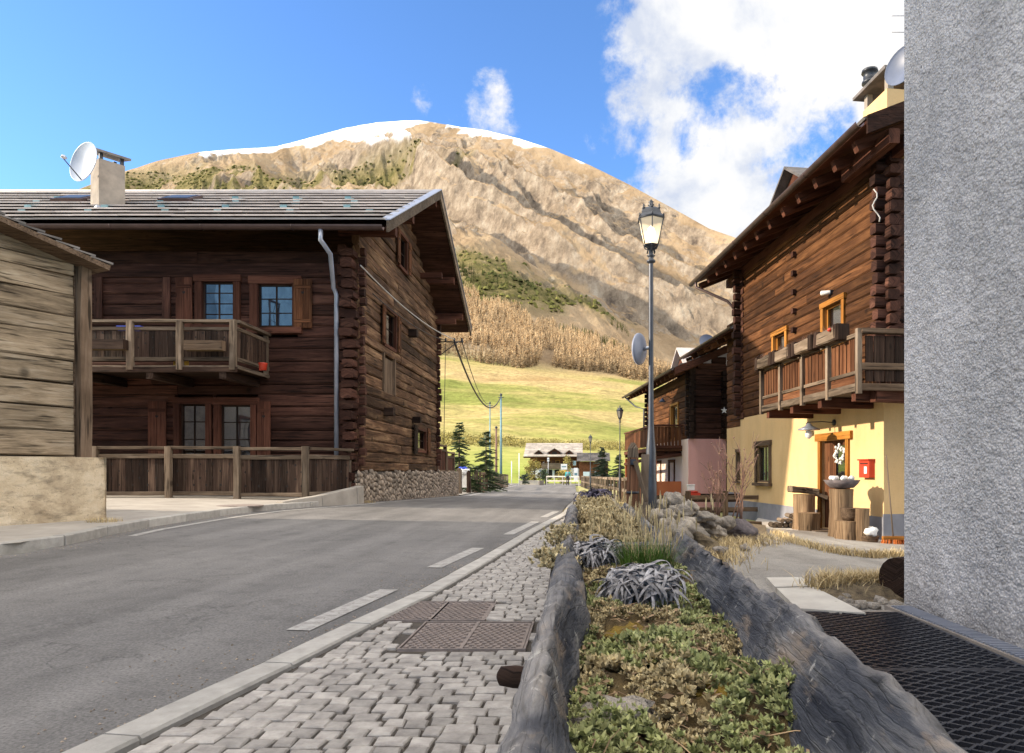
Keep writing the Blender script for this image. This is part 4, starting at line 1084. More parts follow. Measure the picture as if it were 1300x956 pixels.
for ya, yb in zip(posts[:-1], posts[1:]):
    m = MB(); s = sY(ya)+.06
    while s < sY(yb)-.1:
        w = rng.uniform(.09,.13); m.obox(A_B,dY,nY,s,s+w,-.02,.0,zbb+.30,zbt-.14,j=.003); s += w+.028
    m.obox(A_B,dY,nY,sY(ya)+.05,sY(yb)-.05,-.02,.0,zbb+.07,zbb+.22)
    m.build('baluster_board', M['wood_balcony'], bo)
    m = MB(); m.obox(A_B,dY,nY,sY(ya)+.05,sY(yb)-.05,-.01,.03,zbb+.235,zbb+.295); m.obox(A_B,dY,nY,sY(ya)+.05,sY(yb)-.05,-.02,.04,zbt-.13,zbt-.06); m.build('balcony_rail', M['wood_oldgrey'], bo)
# near return of the balcony
pR = A_B+dY*sY(yb_0); m = MB(); s = .1
while s < 3.5:
    w = rng.uniform(.13,.19); m.obox(pR,dE,nE,s,s+w,-.02,.0,zbb+.10,zbt-.12,j=.003); s += w+.02
m.build('baluster_board', M['wood_dark'], bo)
m = MB()
for z in (zbb+.0, zbb+.36, zbt-.04): m.beam(pR+V((0,0,z)), pR+dE*3.6+V((0,0,z)), .07 if z < zbt-.1 else .14, .12 if z < zbt-.1 else .09, seg=4, j=.006)
m.obox(pR, dE, nE, 1.0, 3.6, -1.2, 0.0, zbb-.02, zbb+.05); m.build('balcony_rail', M['wood_barndark'], bo)
m = MB(); m.beam(pR+dE*.3+nE*-.1+V((0,0,zbb-.14)), pR+dE*1.6+nE*-.35+V((0,0,zbb-.14)), .2,.22); m.build('balcony_joist', M['wood_red'], bo)
# flower boxes along the top rail (tilted log boxes)
labs = ['rustic log flower box on the yellow chalet balcony rail, the one at the far end', 'rustic log flower box on the sunlit balcony rail, second from the far end',
        'rustic log flower box on the sunlit balcony rail, second from the near end', 'rustic log flower box on the sunlit balcony rail, nearest to its corner']
fy = frange(yb_0+.35, yb_1-.02, (yb_1-yb_0-.37)/4)
segs = list(zip(fy[:-1], fy[1:]))[::-1]
for (ya, yb), lb in zip(segs, labs):
    p = A_B+dY*sY(ya+.12)+nY*.10; q = A_B+dY*sY(yb-.10)+nY*.10; c = (p+q)/2
    t = thing('flower_box', (c.x, c.y, zbt), lb, 'flower box', 'log flower boxes on the sunlit balcony')
    m = MB(); m.beam(p+V((0,0,zbt+.02)), q+V((0,0,zbt+.02)), .24, .24, ch=.22, seg=4, j=.012); m.build('trough_log', M['wood_oldgrey'], t)
    for e_ in (p, q): m = MB(); m.beam(e_+V((0,0,zbt-.12))-dY*.0, e_+V((0,0,zbt+.17)), .15, .26, up=nY, ch=.2, j=.01); m.build('end_block', M['wood_dark'], t)
    m = MB()
    for i in range(26):
        c0 = p.lerp(q, rng.uniform(.1,.9))+V((rng.uniform(-.06,.06),rng.uniform(-.06,.06),zbt+.14)); tp = c0+V((rng.uniform(-.06,.06),rng.uniform(-.06,.06),rng.uniform(.03,.11)))
        m.tube([c0,tp],[.004,.002],3,smooth=False)
    m.build('dry_stems', M['twig'], t)
m = MB()
for px, py in ((1068.5, 431),): 
    p = A_B+dY*sY(onY(aB,px))+nY*.24+V((0,0,zbt+.10)); m.blob(p, .035, 8, 6, .15)
    m.lathe(p-V((0,0,.03)), [(.01,0),(.045,.02),(.03,.05),(.01,.06)], 10)
tag(m.build('red_flower', M['red']), 'small red flower left in the balcony flower box', 'flower')
# security lamp on log wall, wall lamp, mailbox, wreath etc.
t = thing('wall_spotlight', er(onY(aM,1052), .02, zp(onY(aM,1052),370)), 'small white spotlight fixed on the logs above the balcony window', 'spotlight')
yy = onY(aM,1056); p = er(yy,0,zp(yy,371)); m = MB(); m.lathe(p+nY*.02, [(.03,0),(.045,.02),(.05,.12),(.055,.2),(.04,.22)], 12, ax=(nY*.8-dY*-.6)); m.build('lamp_head', M['white'], t)
m = MB(); m.beam(p-nY*.02, p+nY*.05, .09,.09); m.build('bracket', M['iron'], t)
yl = onY(aM,1059.5); zl = zp(yl, 536.5)
t = thing('wall_lamp', er(yl,0,zl), 'iron wall lamp with wide shade above the yellow chalet door', 'wall lamp')
m = MB(); m.lathe(er(yl,.0,zl), [(.001,0),(.07,0),(.07,.03),(.02,.035)], 12, ax=nY); m.tube([er(yl,.02,zl), er(yl,.3,zl+.02), er(yl,.62,zl), er(yl,.66,zl-.03)], .012, 6); m.build('arm', M['iron'], t)
m = MB(); m.lathe(er(yl,.60,zl-.17), [(.24,0),(.22,.03),(.08,.09),(.04,.15)], 20); m.build('lamp_shade', M['tin'], t)
m = MB(); m.lathe(er(yl,.60,zl-.36), [(.02,0),(.07,.04),(.08,.11),(.06,.18)], 12); m.build('lamp_globe', M['white'], t)
ym_ = onY(aM, 1104); zmm = zp(ym_, 595.5)
t = thing('mailbox', er(ym_,0,zmm), 'red metal mailbox on the yellow wall beside the door', 'mailbox')
m = MB(); m.obox(er(ym_,0,zmm), dY, nY, -.19,.19, .0,.12,-.17,.17); m.build('box', M['red'], t)
m = MB(); m.obox(er(ym_,0,zmm), dY, nY, -.21,.21, .0,.15,.172,.20); m.build('lid', M['red'], t)
m = MB(); m.obox(er(ym_,0,zmm), dY, nY, -.11,-.01,.121,.125,-.09,.05); m.build('label_plate', M['white'], t)
m = MB(); m.obox(er(ym_,0,zmm), dY, nY, -.14,.14,.121,.128,.10,.12); m.build('letter_slot', M['dark'], t)
# wreath on the door glass
pw = A_M+dY*(DR[0]+.33)+nY*(-.02)+V((0,0, zp(onY(aM,1065), 577)))
m = MB()
for i in range(46):
    th = rng.uniform(0,6.283); rr = .17+rng.uniform(-.045,.045); c = pw+dY*rr*math.cos(th)+V((0,0,rr*math.sin(th)))+nY*rng.uniform(.0,.05); m.blob(c, rng.uniform(.02,.035), 6, 4, .2)
tag(m.build('door_wreath', M['white']), 'round white wreath hanging on the door glass of the yellow chalet', 'wreath')
# porch
pcrv = [tuple(gp(px,py)[:2]) for px,py in ((1300,709),(1200,706),(1144,703.5),(1106,706),(1060,700),(1012,688),(985,676),(952,664))]
mb = MB(); top = []; 
for (x, y) in pcrv: top.append(V((x, y, ZF-.02)))
wl = [er(y,.0,ZF-.02) for y in (yb0-.0, 14.5, 16, 17.5, 19.0)]
back = [V((pcrv[0][0], yb0+.5, ZF-.02)), er(yb0,.0,ZF-.02), er(15,.0,ZF-.02), er(17,.0,ZF-.02), er(19.5,.0,ZF-.02)]
ring = top+back[::-1]; nn = len(ring)
mb.add(ring+[p-V((0,0,.4)) for p in ring], [tuple(range(nn))]+[(i,nn+i,nn+(i+1)%nn,(i+1)%nn) for i in range(nn)])
# make sure the top faces up
mb.build('porch_paving', M['slab'], loc=(0,0,0), kind='structure')
# grass fringe in front of porch
def tuft_strip(name, pts, n, hgt, width, m_, label, cat, kind='stuff', seed=4, lean=.5, z=None, bw=.006):
    r = random.Random(seed); mb = MB()
    for i in range(n):
        k = r.uniform(0, len(pts)-1.001); a = pts[int(k)].lerp(pts[int(k)+1], k-int(k)); 
        b = V((a.x+r.gauss(0,width), a.y+r.gauss(0,width), 0)); b.z = (G(b.x,b.y)-.01 if z is None else z)
        h = hgt*r.uniform(.5,1.2); th = r.uniform(0,6.28); ln = r.uniform(.1,lean)*h; d = V((math.cos(th),math.sin(th),0)); w = V((-d.y,d.x,0))*bw
        tp = b+d*ln+V((0,0,h)); md = b+d*ln*.35+V((0,0,h*.6))
        mb.add([b-w,b+w,md+w*.7,md-w*.7,tp], [(0,1,2,3),(3,2,4)], None, r.random())
    o = mb.build(name, m_, loc=tuple(pts[0])) 
    o['label'] = label; o['category'] = cat
    if kind: o['kind'] = kind
    return o
tuft_strip('dry_grass', [V((x-.05,y-.12,0)) for x,y in pcrv[2:7]], 1500, .10, .07, M['straw'], 'strip of short dry grass along the kerb of the porch', 'grass', z=None, lean=1.2)

# stumps, bowls, woodpile, mats, broom by the door
def stump(c, r, h, label, nm='log_stump', group=None, tilt=0, m_='wood_end'):
    m = MB(); n = 26; vs = []
    seed = rng.randrange(999)
    for k in range(7):
        for i in range(n):
            th = 2*math.pi*i/n; q = r*(1+.16*(fbm(np.array([math.cos(th)*2.6+seed]),np.array([math.sin(th)*2.6+k*.35]),4,seed)[0]-.5)*2)*(1.06 if k == 0 else 1)
            vs.append((c[0]+math.cos(th)*q+tilt*h*k/6, c[1]+math.sin(th)*q, c[2]+h*k/6))
    us = [(p[2], math.atan2(p[1]-c[1],p[0]-c[0])*r, 0) for p in vs]
    m.add(vs, [(k*n+i,k*n+(i+1)%n,(k+1)*n+(i+1)%n,(k+1)*n+i) for k in range(6) for i in range(n)], us, None, True)
    top_ = vs[6*n:]; m.add(top_, [tuple(range(n))], [(p[0]*3, p[1]*.3, p[0]) for p in top_], .9)
    return tag(m.build(nm, M[m_]), label, 'log stump', group)
def pg(px, py): 
    p = gp(px, py, 0); D = (H-(ZF-.02))*F/(py-CY); return V(((px-CX)*D/F, D, ZF-.02))
c = pg(1021, 672); s1 = F/c.y
stump(c, .245, .80, 'tall split log stump carrying a piece of driftwood by the yellow chalet door', group='log stumps by the door')
m = MB(); 
for i in range(3): m.beam(c+V((-.34,rng.uniform(-.1,.1),.90+.02*i)), c+V((.32,rng.uniform(-.1,.1),.86)), .15,.13, ch=.3, seg=5, j=.025)
m.beam(c+V((.0,0,.9)), c+V((.50,-.05,.72)), .12,.10, ch=.3, seg=3, j=.02)
tag(m.build('driftwood', M['wood_oldgrey']), 'gnarled grey driftwood lying on top of the tall split stump', 'driftwood')
c2 = pg(1027.5, 675.5); stump(c2, .22, .42, 'low stump standing against the front of the driftwood stump', group='log stumps by the door')
c3 = pg(1067.5, 684.5); stump(c3, .22, .98, 'tall debarked stump carrying the round stone bowl', group='log stumps by the door')
m = MB(); m.lathe((c3.x+.02,c3.y,c3.z+.985), [(.08,0),(.22,.02),(.30,.10),(.34,.17),(.31,.17),(.25,.12),(.05,.11)], 24); tag(m.build('stone_bowl', M['rockdark']), 'round grey stone bowl on the tall stump beside the door', 'bowl')
for i in range(7):
    m = MB(); a = i/7*6.28; p = V((c3.x+.02+.20*math.cos(a), c3.y+.18*math.sin(a), c3.z+1.19)); m.blob(p, (.055,.055,.05), 9, 6, .12)
    tag(m.build('white_ball', M['white']), 'white ornamental ball lying in the stone bowl', 'ball', 'white balls in the stone bowl')
c4 = pg(1076.5, 688); stump(c4, .235, .40, 'wide bark covered stump between the bowl stump and the narrow log', group='log stumps by the door')
m = MB(); m.lathe((c4.x+.05,c4.y,c4.z+.405), [(.13,0),(.18,.08),(.19,.22),(.20,.23),(.17,.22)], 18); tag(m.build('basket', M['wood_barndark']), 'dark round pot standing on the wide bark stump', 'pot')
c5 = pg(1094.5, 689.5); stump(c5, .13, .64, 'narrow upright log with pale split side next to the small planter', group='log stumps by the door')
c6 = pg(1104, 690.5); m = MB(); m.lathe((c6.x,c6.y,c6.z), [(.12,0),(.17,.14),(.18,.15),(.15,.14)], 16); tag(m.build('plant_pot', M['wood_barndark']), 'low dark plant pot near the corner of the yellow wall', 'plant pot')
m = MB(); m.blob((c6.x,c6.y,c6.z+.21), (.13,.12,.10), 12, 8, .3); tag(m.build('white_stone', M['white']), 'white lump of stone in the low pot by the corner', 'stone')
cb = pg(1134, 692)
t = thing('broom', cb, 'broom with orange bristles leaning against the yellow wall corner', 'broom')
m = MB(); m.tube([cb+V((0,0,.14)), cb+V((-.03,.22,1.62))], .013, 8); m.build('handle', M['wood_oldgrey'], t)
m = MB(); m.obox(cb, (1,0,0), (0,-1,0), -.19,.19,-.04,.04,.10,.16); m.build('head', M['wood_orangeframe'], t)
m = MB()
for i in range(90): x,y = rng.uniform(-.19,.19), rng.uniform(-.04,.04); m.beam(cb+V((x,y,.10)), cb+V((x*1.15,y*1.5,.0)), .012,.012)
m.build('bristles', M['broombristle'], t)
# woodpile
wpc = pg(1000, 670)
for i in range(34):
    row = i//9; x = wpc.x-.62+(i%9)*.135+row*.06; z = wpc.z+.065+row*.11
    if row*1.3 > 4-abs((i%9)-5.5)*.9: continue
    m = MB(); m.tube([(x, wpc.y-.12+rng.uniform(-.04,.04), z),(x+.02, wpc.y+.28, z)], rng.uniform(.045,.065), 9, smooth=False)
    tag(m.build('firewood_log', M['wood_oldgrey']), 'small round firewood log in the heap beside the driftwood stump', 'firewood', 'firewood logs heaped by the stump')
m = MB(); m.beam((wpc.x-1.15,wpc.y,wpc.z+.07),(wpc.x-.6,wpc.y+.1,wpc.z+.09),.14,.12,ch=.3,seg=3,j=.02); tag(m.build('log_piece', M['wood_barndark']), 'dark log piece lying at the end of the firewood heap', 'log')
dm = pg(1027, 681); m = MB(); m.obox((dm.x,dm.y,dm.z+.004), dY, nY, -.42,.42,-.3,.3,0,.02); tag(m.build('doormat', M['black']), 'black doormat on the porch before the door', 'doormat')
dm = pg(1043, 677); m = MB(); m.obox((dm.x,dm.y+.2,dm.z+.004), dY, nY, -.3,.35,-.4,.2,0,.05); tag(m.build('door_step', M['wood_oldgrey']), 'pale wooden door step under the yellow chalet door', 'step')

# ================= PINK HOUSE =================
ph = thing('pink_chalet', (6, 27, -.4), 'lower chalet with pink rendered ground floor, dark logs and small balcony', 'chalet')
aP = 7.44; yP0, yP1 = 26.3, 33.5
A_P = V((aP,0,0)); zPB = zp(26.3, 557); zPE = 4.75
pP = A_P+dY*sY(yP0); wP = 1.5
# front (towards camera)
mb = MB(); mb.obox(pP, dE, nE, 0, wP, -.3, 0, -.8, zPB); mb.build('front_wall', M['pink'], ph)
mb = MB(); mb.obox(A_P, dY, nY, sY(yP0)+.004, sY(yP1), -.3, .004, -.8, zPB); mb.build('side_wall', M['pinklit'], ph)
mb = MB(); log_wall(mb, pP, dE, nE, 0, wP, zPB, zPE+1.2, .22, .16, (), out=.008, topf=lambda z: (max(0,(z-zPE-.2)/.42), 99)); mb.build('front_logs', M['wood_front'], ph)
Dd = w_op(852.5, 861, 515, 549, aP); Dd = (Dd[0], Dd[1], zPB+.1, Dd[3])
mb = MB(); log_wall(mb, A_P, dY, nY, sY(yP0), sY(yP1), zPB, zPE, .22, .16, [Dd], out=.008); mb.build('side_logs', M['wood_orange'], ph)
for yy in (yP0, yP1-.1, None):
    mb = MB(); z = zPB
    while z < zPE-.1:
        if yy is None: p = pP+dE*(wP-.1)+V((0,0,z+.1)); mb.beam(p+nE*.25, p-nE*.1, .22,.19,ch=.25,j=.006)
        else: p = A_P+dY*sY(yy)-nY*.08+V((0,0,z+.1)); mb.beam(p-dY*.22, p+dY*.2, .16,.19,ch=.25,j=.006); mb.beam(p+nY*.2+V((0,0,.1)), p-nY*.2+V((0,0,.1)), .16,.18,ch=.25,j=.006)
        z += .22
    mb.build('log_ends', M['wood_dark'], ph)
window(ph, A_P,dY,nY, *Dd, Wh, casing=.10, nx=1, nz=1, curtain='curtain', sill=False)
# recess wall (yellow below)
aR = 8.95; yR0, yR1 = 20.9, 26.5; A_R = V((aR,0,0))
sm_w = w_op(936.3, 942.5, 574, 610, 7.9)
mb = MB(); A_R2 = V((7.9,0,0)); wall_with(mb, A_R2, dY, nY, sY(20.8), sY(23.3), -.8, zp(24,546), [sm_w]); mb.build('annex_wall', M['yellow'], ph)
window(ph, A_R2,dY,nY, *sm_w, (M['wood_barndark'],M['wood_barndark']), casing=.08, nx=1, nz=1, lintel=.1)
mb = MB(); log_wall(mb, A_R2, dY, nY, sY(20.8), sY(23.3), zp(24,546), 5.9, .22, .16, (), out=.006); mb.build('annex_logs', M['wood_orange'], ph)
mb = MB(); mb.obox(A_R2, dY, nY, sY(20.8), sY(23.3), .0,.02, -.8, .25); mb.build('base_band', M['greyplinth'], ph)
mb = MB(); mb.obox(A_P+dE*wP, dY, nY, sY(24.8), sY(yP1), -5,-.3, -.8, 4.6); mb.build('inner_wall', M['wood_front'], ph)
# roofs
def eP(a, y, o, z): return V((a,0,0))+dY*sY(y)+nY*o+V((0,0,z))
for (a, ya, yb, o, ze, rn, dp) in ((aP, 25.35, 35.0, .80, zPE-.1, 'roof', 4.5), (7.9, 21.3, 27.2, .45, 5.35, 'roof', 3.5)):
    E0,E1 = eP(a,ya,o,ze), eP(a,yb,o,ze); R0,R1 = eP(a,ya,o-dp,ze+dp*pitch), eP(a,yb,o-dp,ze+dp*pitch)
    mb = MB(); slate_roof(mb, E0+V((0,0,.08)), E1+V((0,0,.08)), R0+V((0,0,.08)), R1+V((0,0,.08)), .36, .05, .4, .8); rp = mb.build(rn, M['slate_dark'], ph)
    mb = MB(); roof_deck(mb, E0+V((0,0,.08)), E1+V((0,0,.08)), R0+V((0,0,.08)), R1+V((0,0,.08)), .05)
    mb.hexa([E0-dY*.05-V((0,0,.15)), E0-dY*.005-V((0,0,.15)), R0-dY*.005-V((0,0,.15)), R0-dY*.05-V((0,0,.15)), E0-dY*.05+V((0,0,.12)), E0-dY*.005+V((0,0,.12)), R0-dY*.005+V((0,0,.12)), R0-dY*.05+V((0,0,.12))]); mb.build('roof_boards', M['wood_red'], rp)
    for y in frange(ya+.4, yb-.3, .7):
        m = MB(); p = eP(a,y,o-.08,ze-.06); m.beam(p, p-nY*1.1+V((0,0,1.1*pitch)), .10,.15, ch=.12); m.build('rafter', M['wood_balcony'], ph)
    mb = MB(); gutter(mb, eP(a,ya,o+.1,ze+.08), eP(a,yb,o+.1,ze+.06), .07, (-nY.x,-nY.y,0)); mb.build('gutter', M['copper'], ph)
    if a == aP: rpm = rp
dormer(rpm, V((aP,0,0)), dY, nY, sY(29.3), -.6, zPE+.15, 1.7, 1.25, 3.0, M['wood_red'], M['slate'])
mb = MB(); mb.tube([eP(aP,34.6,.85,zPE-.1), eP(aP,34.2,.4,zPE-.6), eP(aP,33.6,.12,zPE-.75), eP(aP,33.6,.12,2.6)], .04, 6); mb.build('downpipe', M['iron'], ph)
# small balcony
aQ = aP-1.15; yQ0, yQ1 = 27.0, 33.0; zq0, zq1 = zp(27.5,568), zp(27.5,541)
A_Q = V((aQ,0,0))
mb = MB(); mb.obox(A_Q,dY,nY,sY(yQ0),sY(yQ1),-1.15,0,zq0-.16,zq0-.04); bq = mb.build('balcony', M['wood_balcony'], ph)
m = MB(); s = sY(yQ0)
while s < sY(yQ1): m.obox(A_Q,dY,nY,s,s+.1,-.02,0,zq0+.05,zq1-.05); s += .125
s = 0; pQ = A_Q+dY*sY(yQ0)
while s < 1.1: m.obox(pQ,dE,nE,s,s+.12,-.02,0,zq0+.05,zq1-.05); s += .14
m.build('baluster_board', M['wood_balcony'], bq)
m = MB(); m.beam(pQ+V((0,0,zq1)), A_Q+dY*sY(yQ1)+V((0,0,zq1)), .1,.07); m.beam(pQ+V((0,0,zq1)), pQ+dE*1.13+V((0,0,zq1)), .1,.07); m.beam(pQ+V((0,0,zq0)), pQ+dE*1.13+V((0,0,zq0)), .08,.12); m.beam(pQ+V((0,0,zq0-.1)), A_Q+dY*sY(yQ1)+V((0,0,zq0-.1)), .1,.16); m.build('balcony_rail', M['wood_red'], bq)
for y in frange(yQ0+.2, yQ1, .9):
    m = MB(); p = A_Q+dY*sY(y)+V((0,0,zq0-.24)); m.beam(p,p-nY*1.15,.12,.14); m.build('balcony_joist', M['wood_red'], bq)
# glazed porch below
g0 = .55
for y in (yQ0, yQ0+1.9, yQ0+3.8, yQ1):
    m = MB(); p = A_Q+dY*sY(y)-nY*.05; m.beam(p+V((0,0,-.6)), p+V((0,0,zq0-.35)), .10,.10, up=nY); m.build('porch_post', M['orangebox'], ph)
m = MB(); m.obox(A_Q,dY,nY,sY(yQ0),sY(yQ1),-.06,-.02,-.7,.52); m.obox(pQ,dE,nE,0.06,1.1,-.05,-.01,-.7,.54); m.build('porch_panel', M['orangebox'], ph)
m = MB(); m.beam(A_Q+dY*sY(yQ0-.2)+V((0,0,zq0-.42)), A_Q+dY*sY(yQ1)+V((0,0,zq0-.62)), .12,.12); m.beam(pQ+V((0,0,zq0-.45)), pQ+dE*1.1+V((0,0,zq0-.30)), .1,.12); m.build('porch_beam', M['wood_red'], ph)
for ya, w in ((28.3,.8),(30.6,1.3)):
    window(ph, A_P,dY,nY, sY(ya), sY(ya)+w, -.2, 1.35, (M['wood_balcony'],M['wood_balcony']), casing=.08, nx=1, nz=1, proud=.05, depth=.01, glass='glassdark')
# lamp on logs, dish on roof
yy = onY(aP, 853.5); p = eP(aP,yy,.0,zp(yy,507)); t = thing('wall_lamp', p, 'small iron lamp above the balcony door of the pink chalet', 'wall lamp')
m = MB(); m.tube([p, p+nY*.2+V((0,0,.12)), p+nY*.42+V((0,0,.05))], .015, 5); m.build('arm', M['iron'], t)
m = MB(); m.lathe(p+nY*.42+V((0,0,-.12)), [(.16,0),(.07,.1),(.03,.16)], 12); m.build('lamp_shade', M['dishdark'], t)
dish('roof_dish', P(897.5, 436, 29.5), (.2,-.9,.35), .38, 'dark blue satellite dish above the roof of the pink chalet', 'satellite dish', 'dishdark', parent_mount=P(899, 452, 30.2), feed=False)
dish('wall_dish', P(1150, 85, 11.5), (-.85,-.5,.15), .33, 'dark violet blue dish beside the yellow chimney, partly hidden by the rough cast wall', 'satellite dish', 'dishdark', parent_mount=P(1158,100,11.9), feed=False)
mb = MB(); mb.tube([P(1149.5, 150, 12.5), P(1149.5, -10, 12.5)], .02, 6); 
for z in (.3,.6,.9): 
    q = P(1149.5, 20, 12.5)-V((0,0,z-.6)); mb.tube([q-V((.25,0,0)), q+V((.25,0,0))], .008, 4)
tag(mb.build('roof_aerial', M['steel']), 'thin aerial mast rising beside the rough cast wall corner', 'aerial')
# loose pale cable by the chalet corner
pts = [P(1109+4*math.sin(i*1.1)+i*.6, 240+i*5.2, 12.9) for i in range(9)]
mb = MB(); mb.tube(pts, .012, 5); tag(mb.build('loose_cable', M['cablepale']), 'loose pale cable hanging from the eave at the chalet corner', 'cable')
mb = MB(); c = P(919.5, 521, 25.6); mb.add([c+V((math.cos(a)*r,0,math.sin(a)*r)) for i in range(10) for a,r in ((i*math.pi/5+math.pi/2, .13 if i%2==0 else .05),)]+[c+V((math.cos(a)*r,.03,math.sin(a)*r)) for i in range(10) for a,r in ((i*math.pi/5+math.pi/2, .13 if i%2==0 else .05),)], [tuple(range(10)), tuple(range(19,9,-1))]+[(i,10+i,10+(i+1)%10,(i+1)%10) for i in range(10)])
tag(mb.build('star_ornament', M['white']), 'small white star hung on the dark log corner between the chalets', 'ornament')
# garden fence before the pink house
gf = thing('garden_fence', (3.6, 20, G(3.6,20)), 'dark brown plank fence in front of the pink wall', 'fence')
for x in (3.0, 4.05): post(gf, (x, 19.5), -1.0, .38, .14, M['wood_barndark'])
m = MB(); m.beam((2.0,19.5,.20),(5.0,19.5,.20),.08,.12,seg=4,j=.005); m.beam((2.4,19.5,-.14),(5.0,19.5,-.14),.08,.12,seg=4,j=.005); m.build('rail', M['wood_barndark'], gf)
m = MB(); 
for z in (-.35,-.02,.12): m.obox((3.2,21.5,0),(1,0,0),(0,-1,0),0,1.9,0,.04,z,z+.12)
m.build('fence_board', M['wood_dark'], gf)
mb = MB(); c = P(881, 628.5, 20.5); mb.box((c.x,c.y,c.z),(.34,.3,.14)); mb.lathe((c.x,c.y,c.z+.07),[(.12,0),(.14,.04),(.02,.06)],12); tag(mb.build('red_tub', M['red']), 'red tub behind the garden fence under the pink wall', 'tub')
mb = MB(); c = P(877, 619, 20.6); mb.box((c.x,c.y,c.z),(.2,.2,.14)); mb.box((c.x,c.y,c.z+.08),(.23,.23,.03)); tag(mb.build('white_crate', M['white']), 'small white crate behind the garden fence', 'crate')

# ================= ROUGH CAST HOUSE (near, right) =================
rw = thing('rough_cast_house', (3.6, 1.5, 0), 'corner of a grey rough cast house filling one side of the view', 'house')
wa0 = gp(1148, 772); wxa, wya = wa0.x, wa0.y
wdir = V((.045, -1, 0)).normalized(); wn = V((-1, -.045, 0)).normalized()
mb = MB(); nu, nv = 430, 400; Lw, Hw = wya+.2, 5.6
ss = np.linspace(0, 1, nu+1)**.8*Lw
# denser where near the corner is visible
S, Z = np.meshgrid(np.linspace(0, Lw, nu+1), np.linspace(-.1, Hw, nv+1))
Sa, Za = (S+Z)*.7, (Z-S)*.7
d = (ridged(S*9, Z*9, 3, 3)-.5)*.008+(fbm(S*48, Z*52, 2, 9)-.5)*.016+(fbm(S*1.2, Z*1.0, 3, 2)-.5)*.04
d = d*np.clip(S/.05, .0, 1)
vs = [(wxa+wdir.x*s+wn.x*o, wya+wdir.y*s+wn.y*o, z) for s, z, o in zip(S.ravel(), Z.ravel(), d.ravel())]
n_ = nu+1
mb.add(vs, [(k*n_+i, (k+1)*n_+i, (k+1)*n_+i+1, k*n_+i+1) for k in range(nv) for i in range(nu)], None, .5, True)
# return wall facing away from the camera and rear
q = V((wxa, wya, -.1)); mb.add([q, q+V((6,.27,0)), q+V((6,.27,Hw+.1)), q+V((0,0,Hw+.1))], [(0,1,2,3)])
mb.build('wall', M['stucco'], rw)
mb = MB(); mb.box((wxa+3.3, wya/2-.2, Hw+.15), (7.0, wya+3, .3)); mb.build('roof', M['slate_dark'], rw)
# drain channel at the wall foot
t = thing('drain_channel', (wxa-.1, wya-1, 0), 'narrow slotted drain channel between the black mats and the rough cast wall', 'drain')
mb = MB(); mb.obox((wxa,wya,0), wdir, wn, .05, Lw-.2, .01, .17, -.02, .012, j=0); mb.build('channel_frame', M['cement'], t)
mb = MB(); s = .12
while s < Lw-.3: mb.obox((wxa,wya,0), wdir, wn, s, s+.017, .03, .155, .012, .022); s += .034
mb.build('slats', M['tin'], t)
# black rubber mats
ma = gp(1006, 769); mbp = gp(1176, 783)
def mat_mesh(mb, x0, x1, y0, y1, cell=.055):
    y = y0; k = 0
    while y < y1-.005:
        x = x0
        n = int((x1-x0)/cell); vs = []
        for i in range(n+1):
            o = (cell*.42 if (i+k)%2 else -cell*.42)
            px_, py_ = x0+(x1-x0)*i/n, y+o; z = G(px_,py_)+.004
            vs += [(px_,py_-.008,z+.0),(px_,py_-.007,z+.017),(px_,py_+.007,z+.017),(px_,py_+.008,z+.0)]
        fs = []
        for i in range(n):
            b = 4*i
            fs += [(b,b+4,b+5,b+1),(b+1,b+5,b+6,b+2),(b+2,b+6,b+7,b+3)]
        mb.add(vs, fs, None, rng.random()); y += cell*.62; k += 1
mlabs = ['black openwork rubber mat touching the pale stone slabs', 'black openwork rubber mat beyond the seam, farther from the stone slabs']
for (x0,x1,y0,y1), lb in zip(((.86,wxa-.16,3.24,4.60),(.72,wxa-.14,1.2,3.215)), mlabs):
    t = thing('rubber_mat', ((x0+x1)/2,(y0+y1)/2,0), lb, 'rubber mat', 'black rubber mats')
    m = MB(); m.grid(lambda a,b: (x0+(x1-x0)*a, y0+(y1-y0)*b, G(x0+(x1-x0)*a, y0+(y1-y0)*b)+.003), 6, 6); m.build('backing', M['black'], t)
    m = MB(); mat_mesh(m, x0+.01, x1-.01, y0+.02, y1-.01); m.build('lattice', M['black'], t)
    m = MB()
    for (a,b) in (((x0,y0),(x1,y0)),((x1,y0),(x1,y1)),((x1,y1),(x0,y1)),((x0,y1),(x0,y0))):
        m.beam((a[0],a[1],G(*a)+.008),(b[0],b[1],G(*b)+.008),.02,.024)
    m.build('border', M['black'], t)
# pale stone slabs
for pts, lb in (([(973,733),(1017,732.5),(1032,743.5),(984,745)], 'small pale stone slab farther along the path'), ([(986,746.5),(1034,745),(1099,778),(1012,772)], 'large pale stone slab at the edge of the black mat')):
    g = [gp(px,py,.03) for px,py in pts]; m = MB(); m.hexa([V((p.x,p.y,p.z-.06)) for p in g]+[V((p.x,p.y,p.z)) for p in g]); tag(m.build('stone_slab', M['slab']), lb, 'stone slab', 'pale stone slabs')
# cement apron at the wall corner
g = [gp(px,py,.012) for px,py in ((1050,770),(1105,776),(1150,772),(1186,783),(1120,786))]; m = MB(); m.add(g+[p-V((0,0,.05)) for p in g], [(4,3,2,1,0)]+[(i,5+i,5+(i+1)%5,(i+1)%5) for i in range(5)]); m.build('apron_paving', M['cement'], loc=(0,0,0), kind='structure')
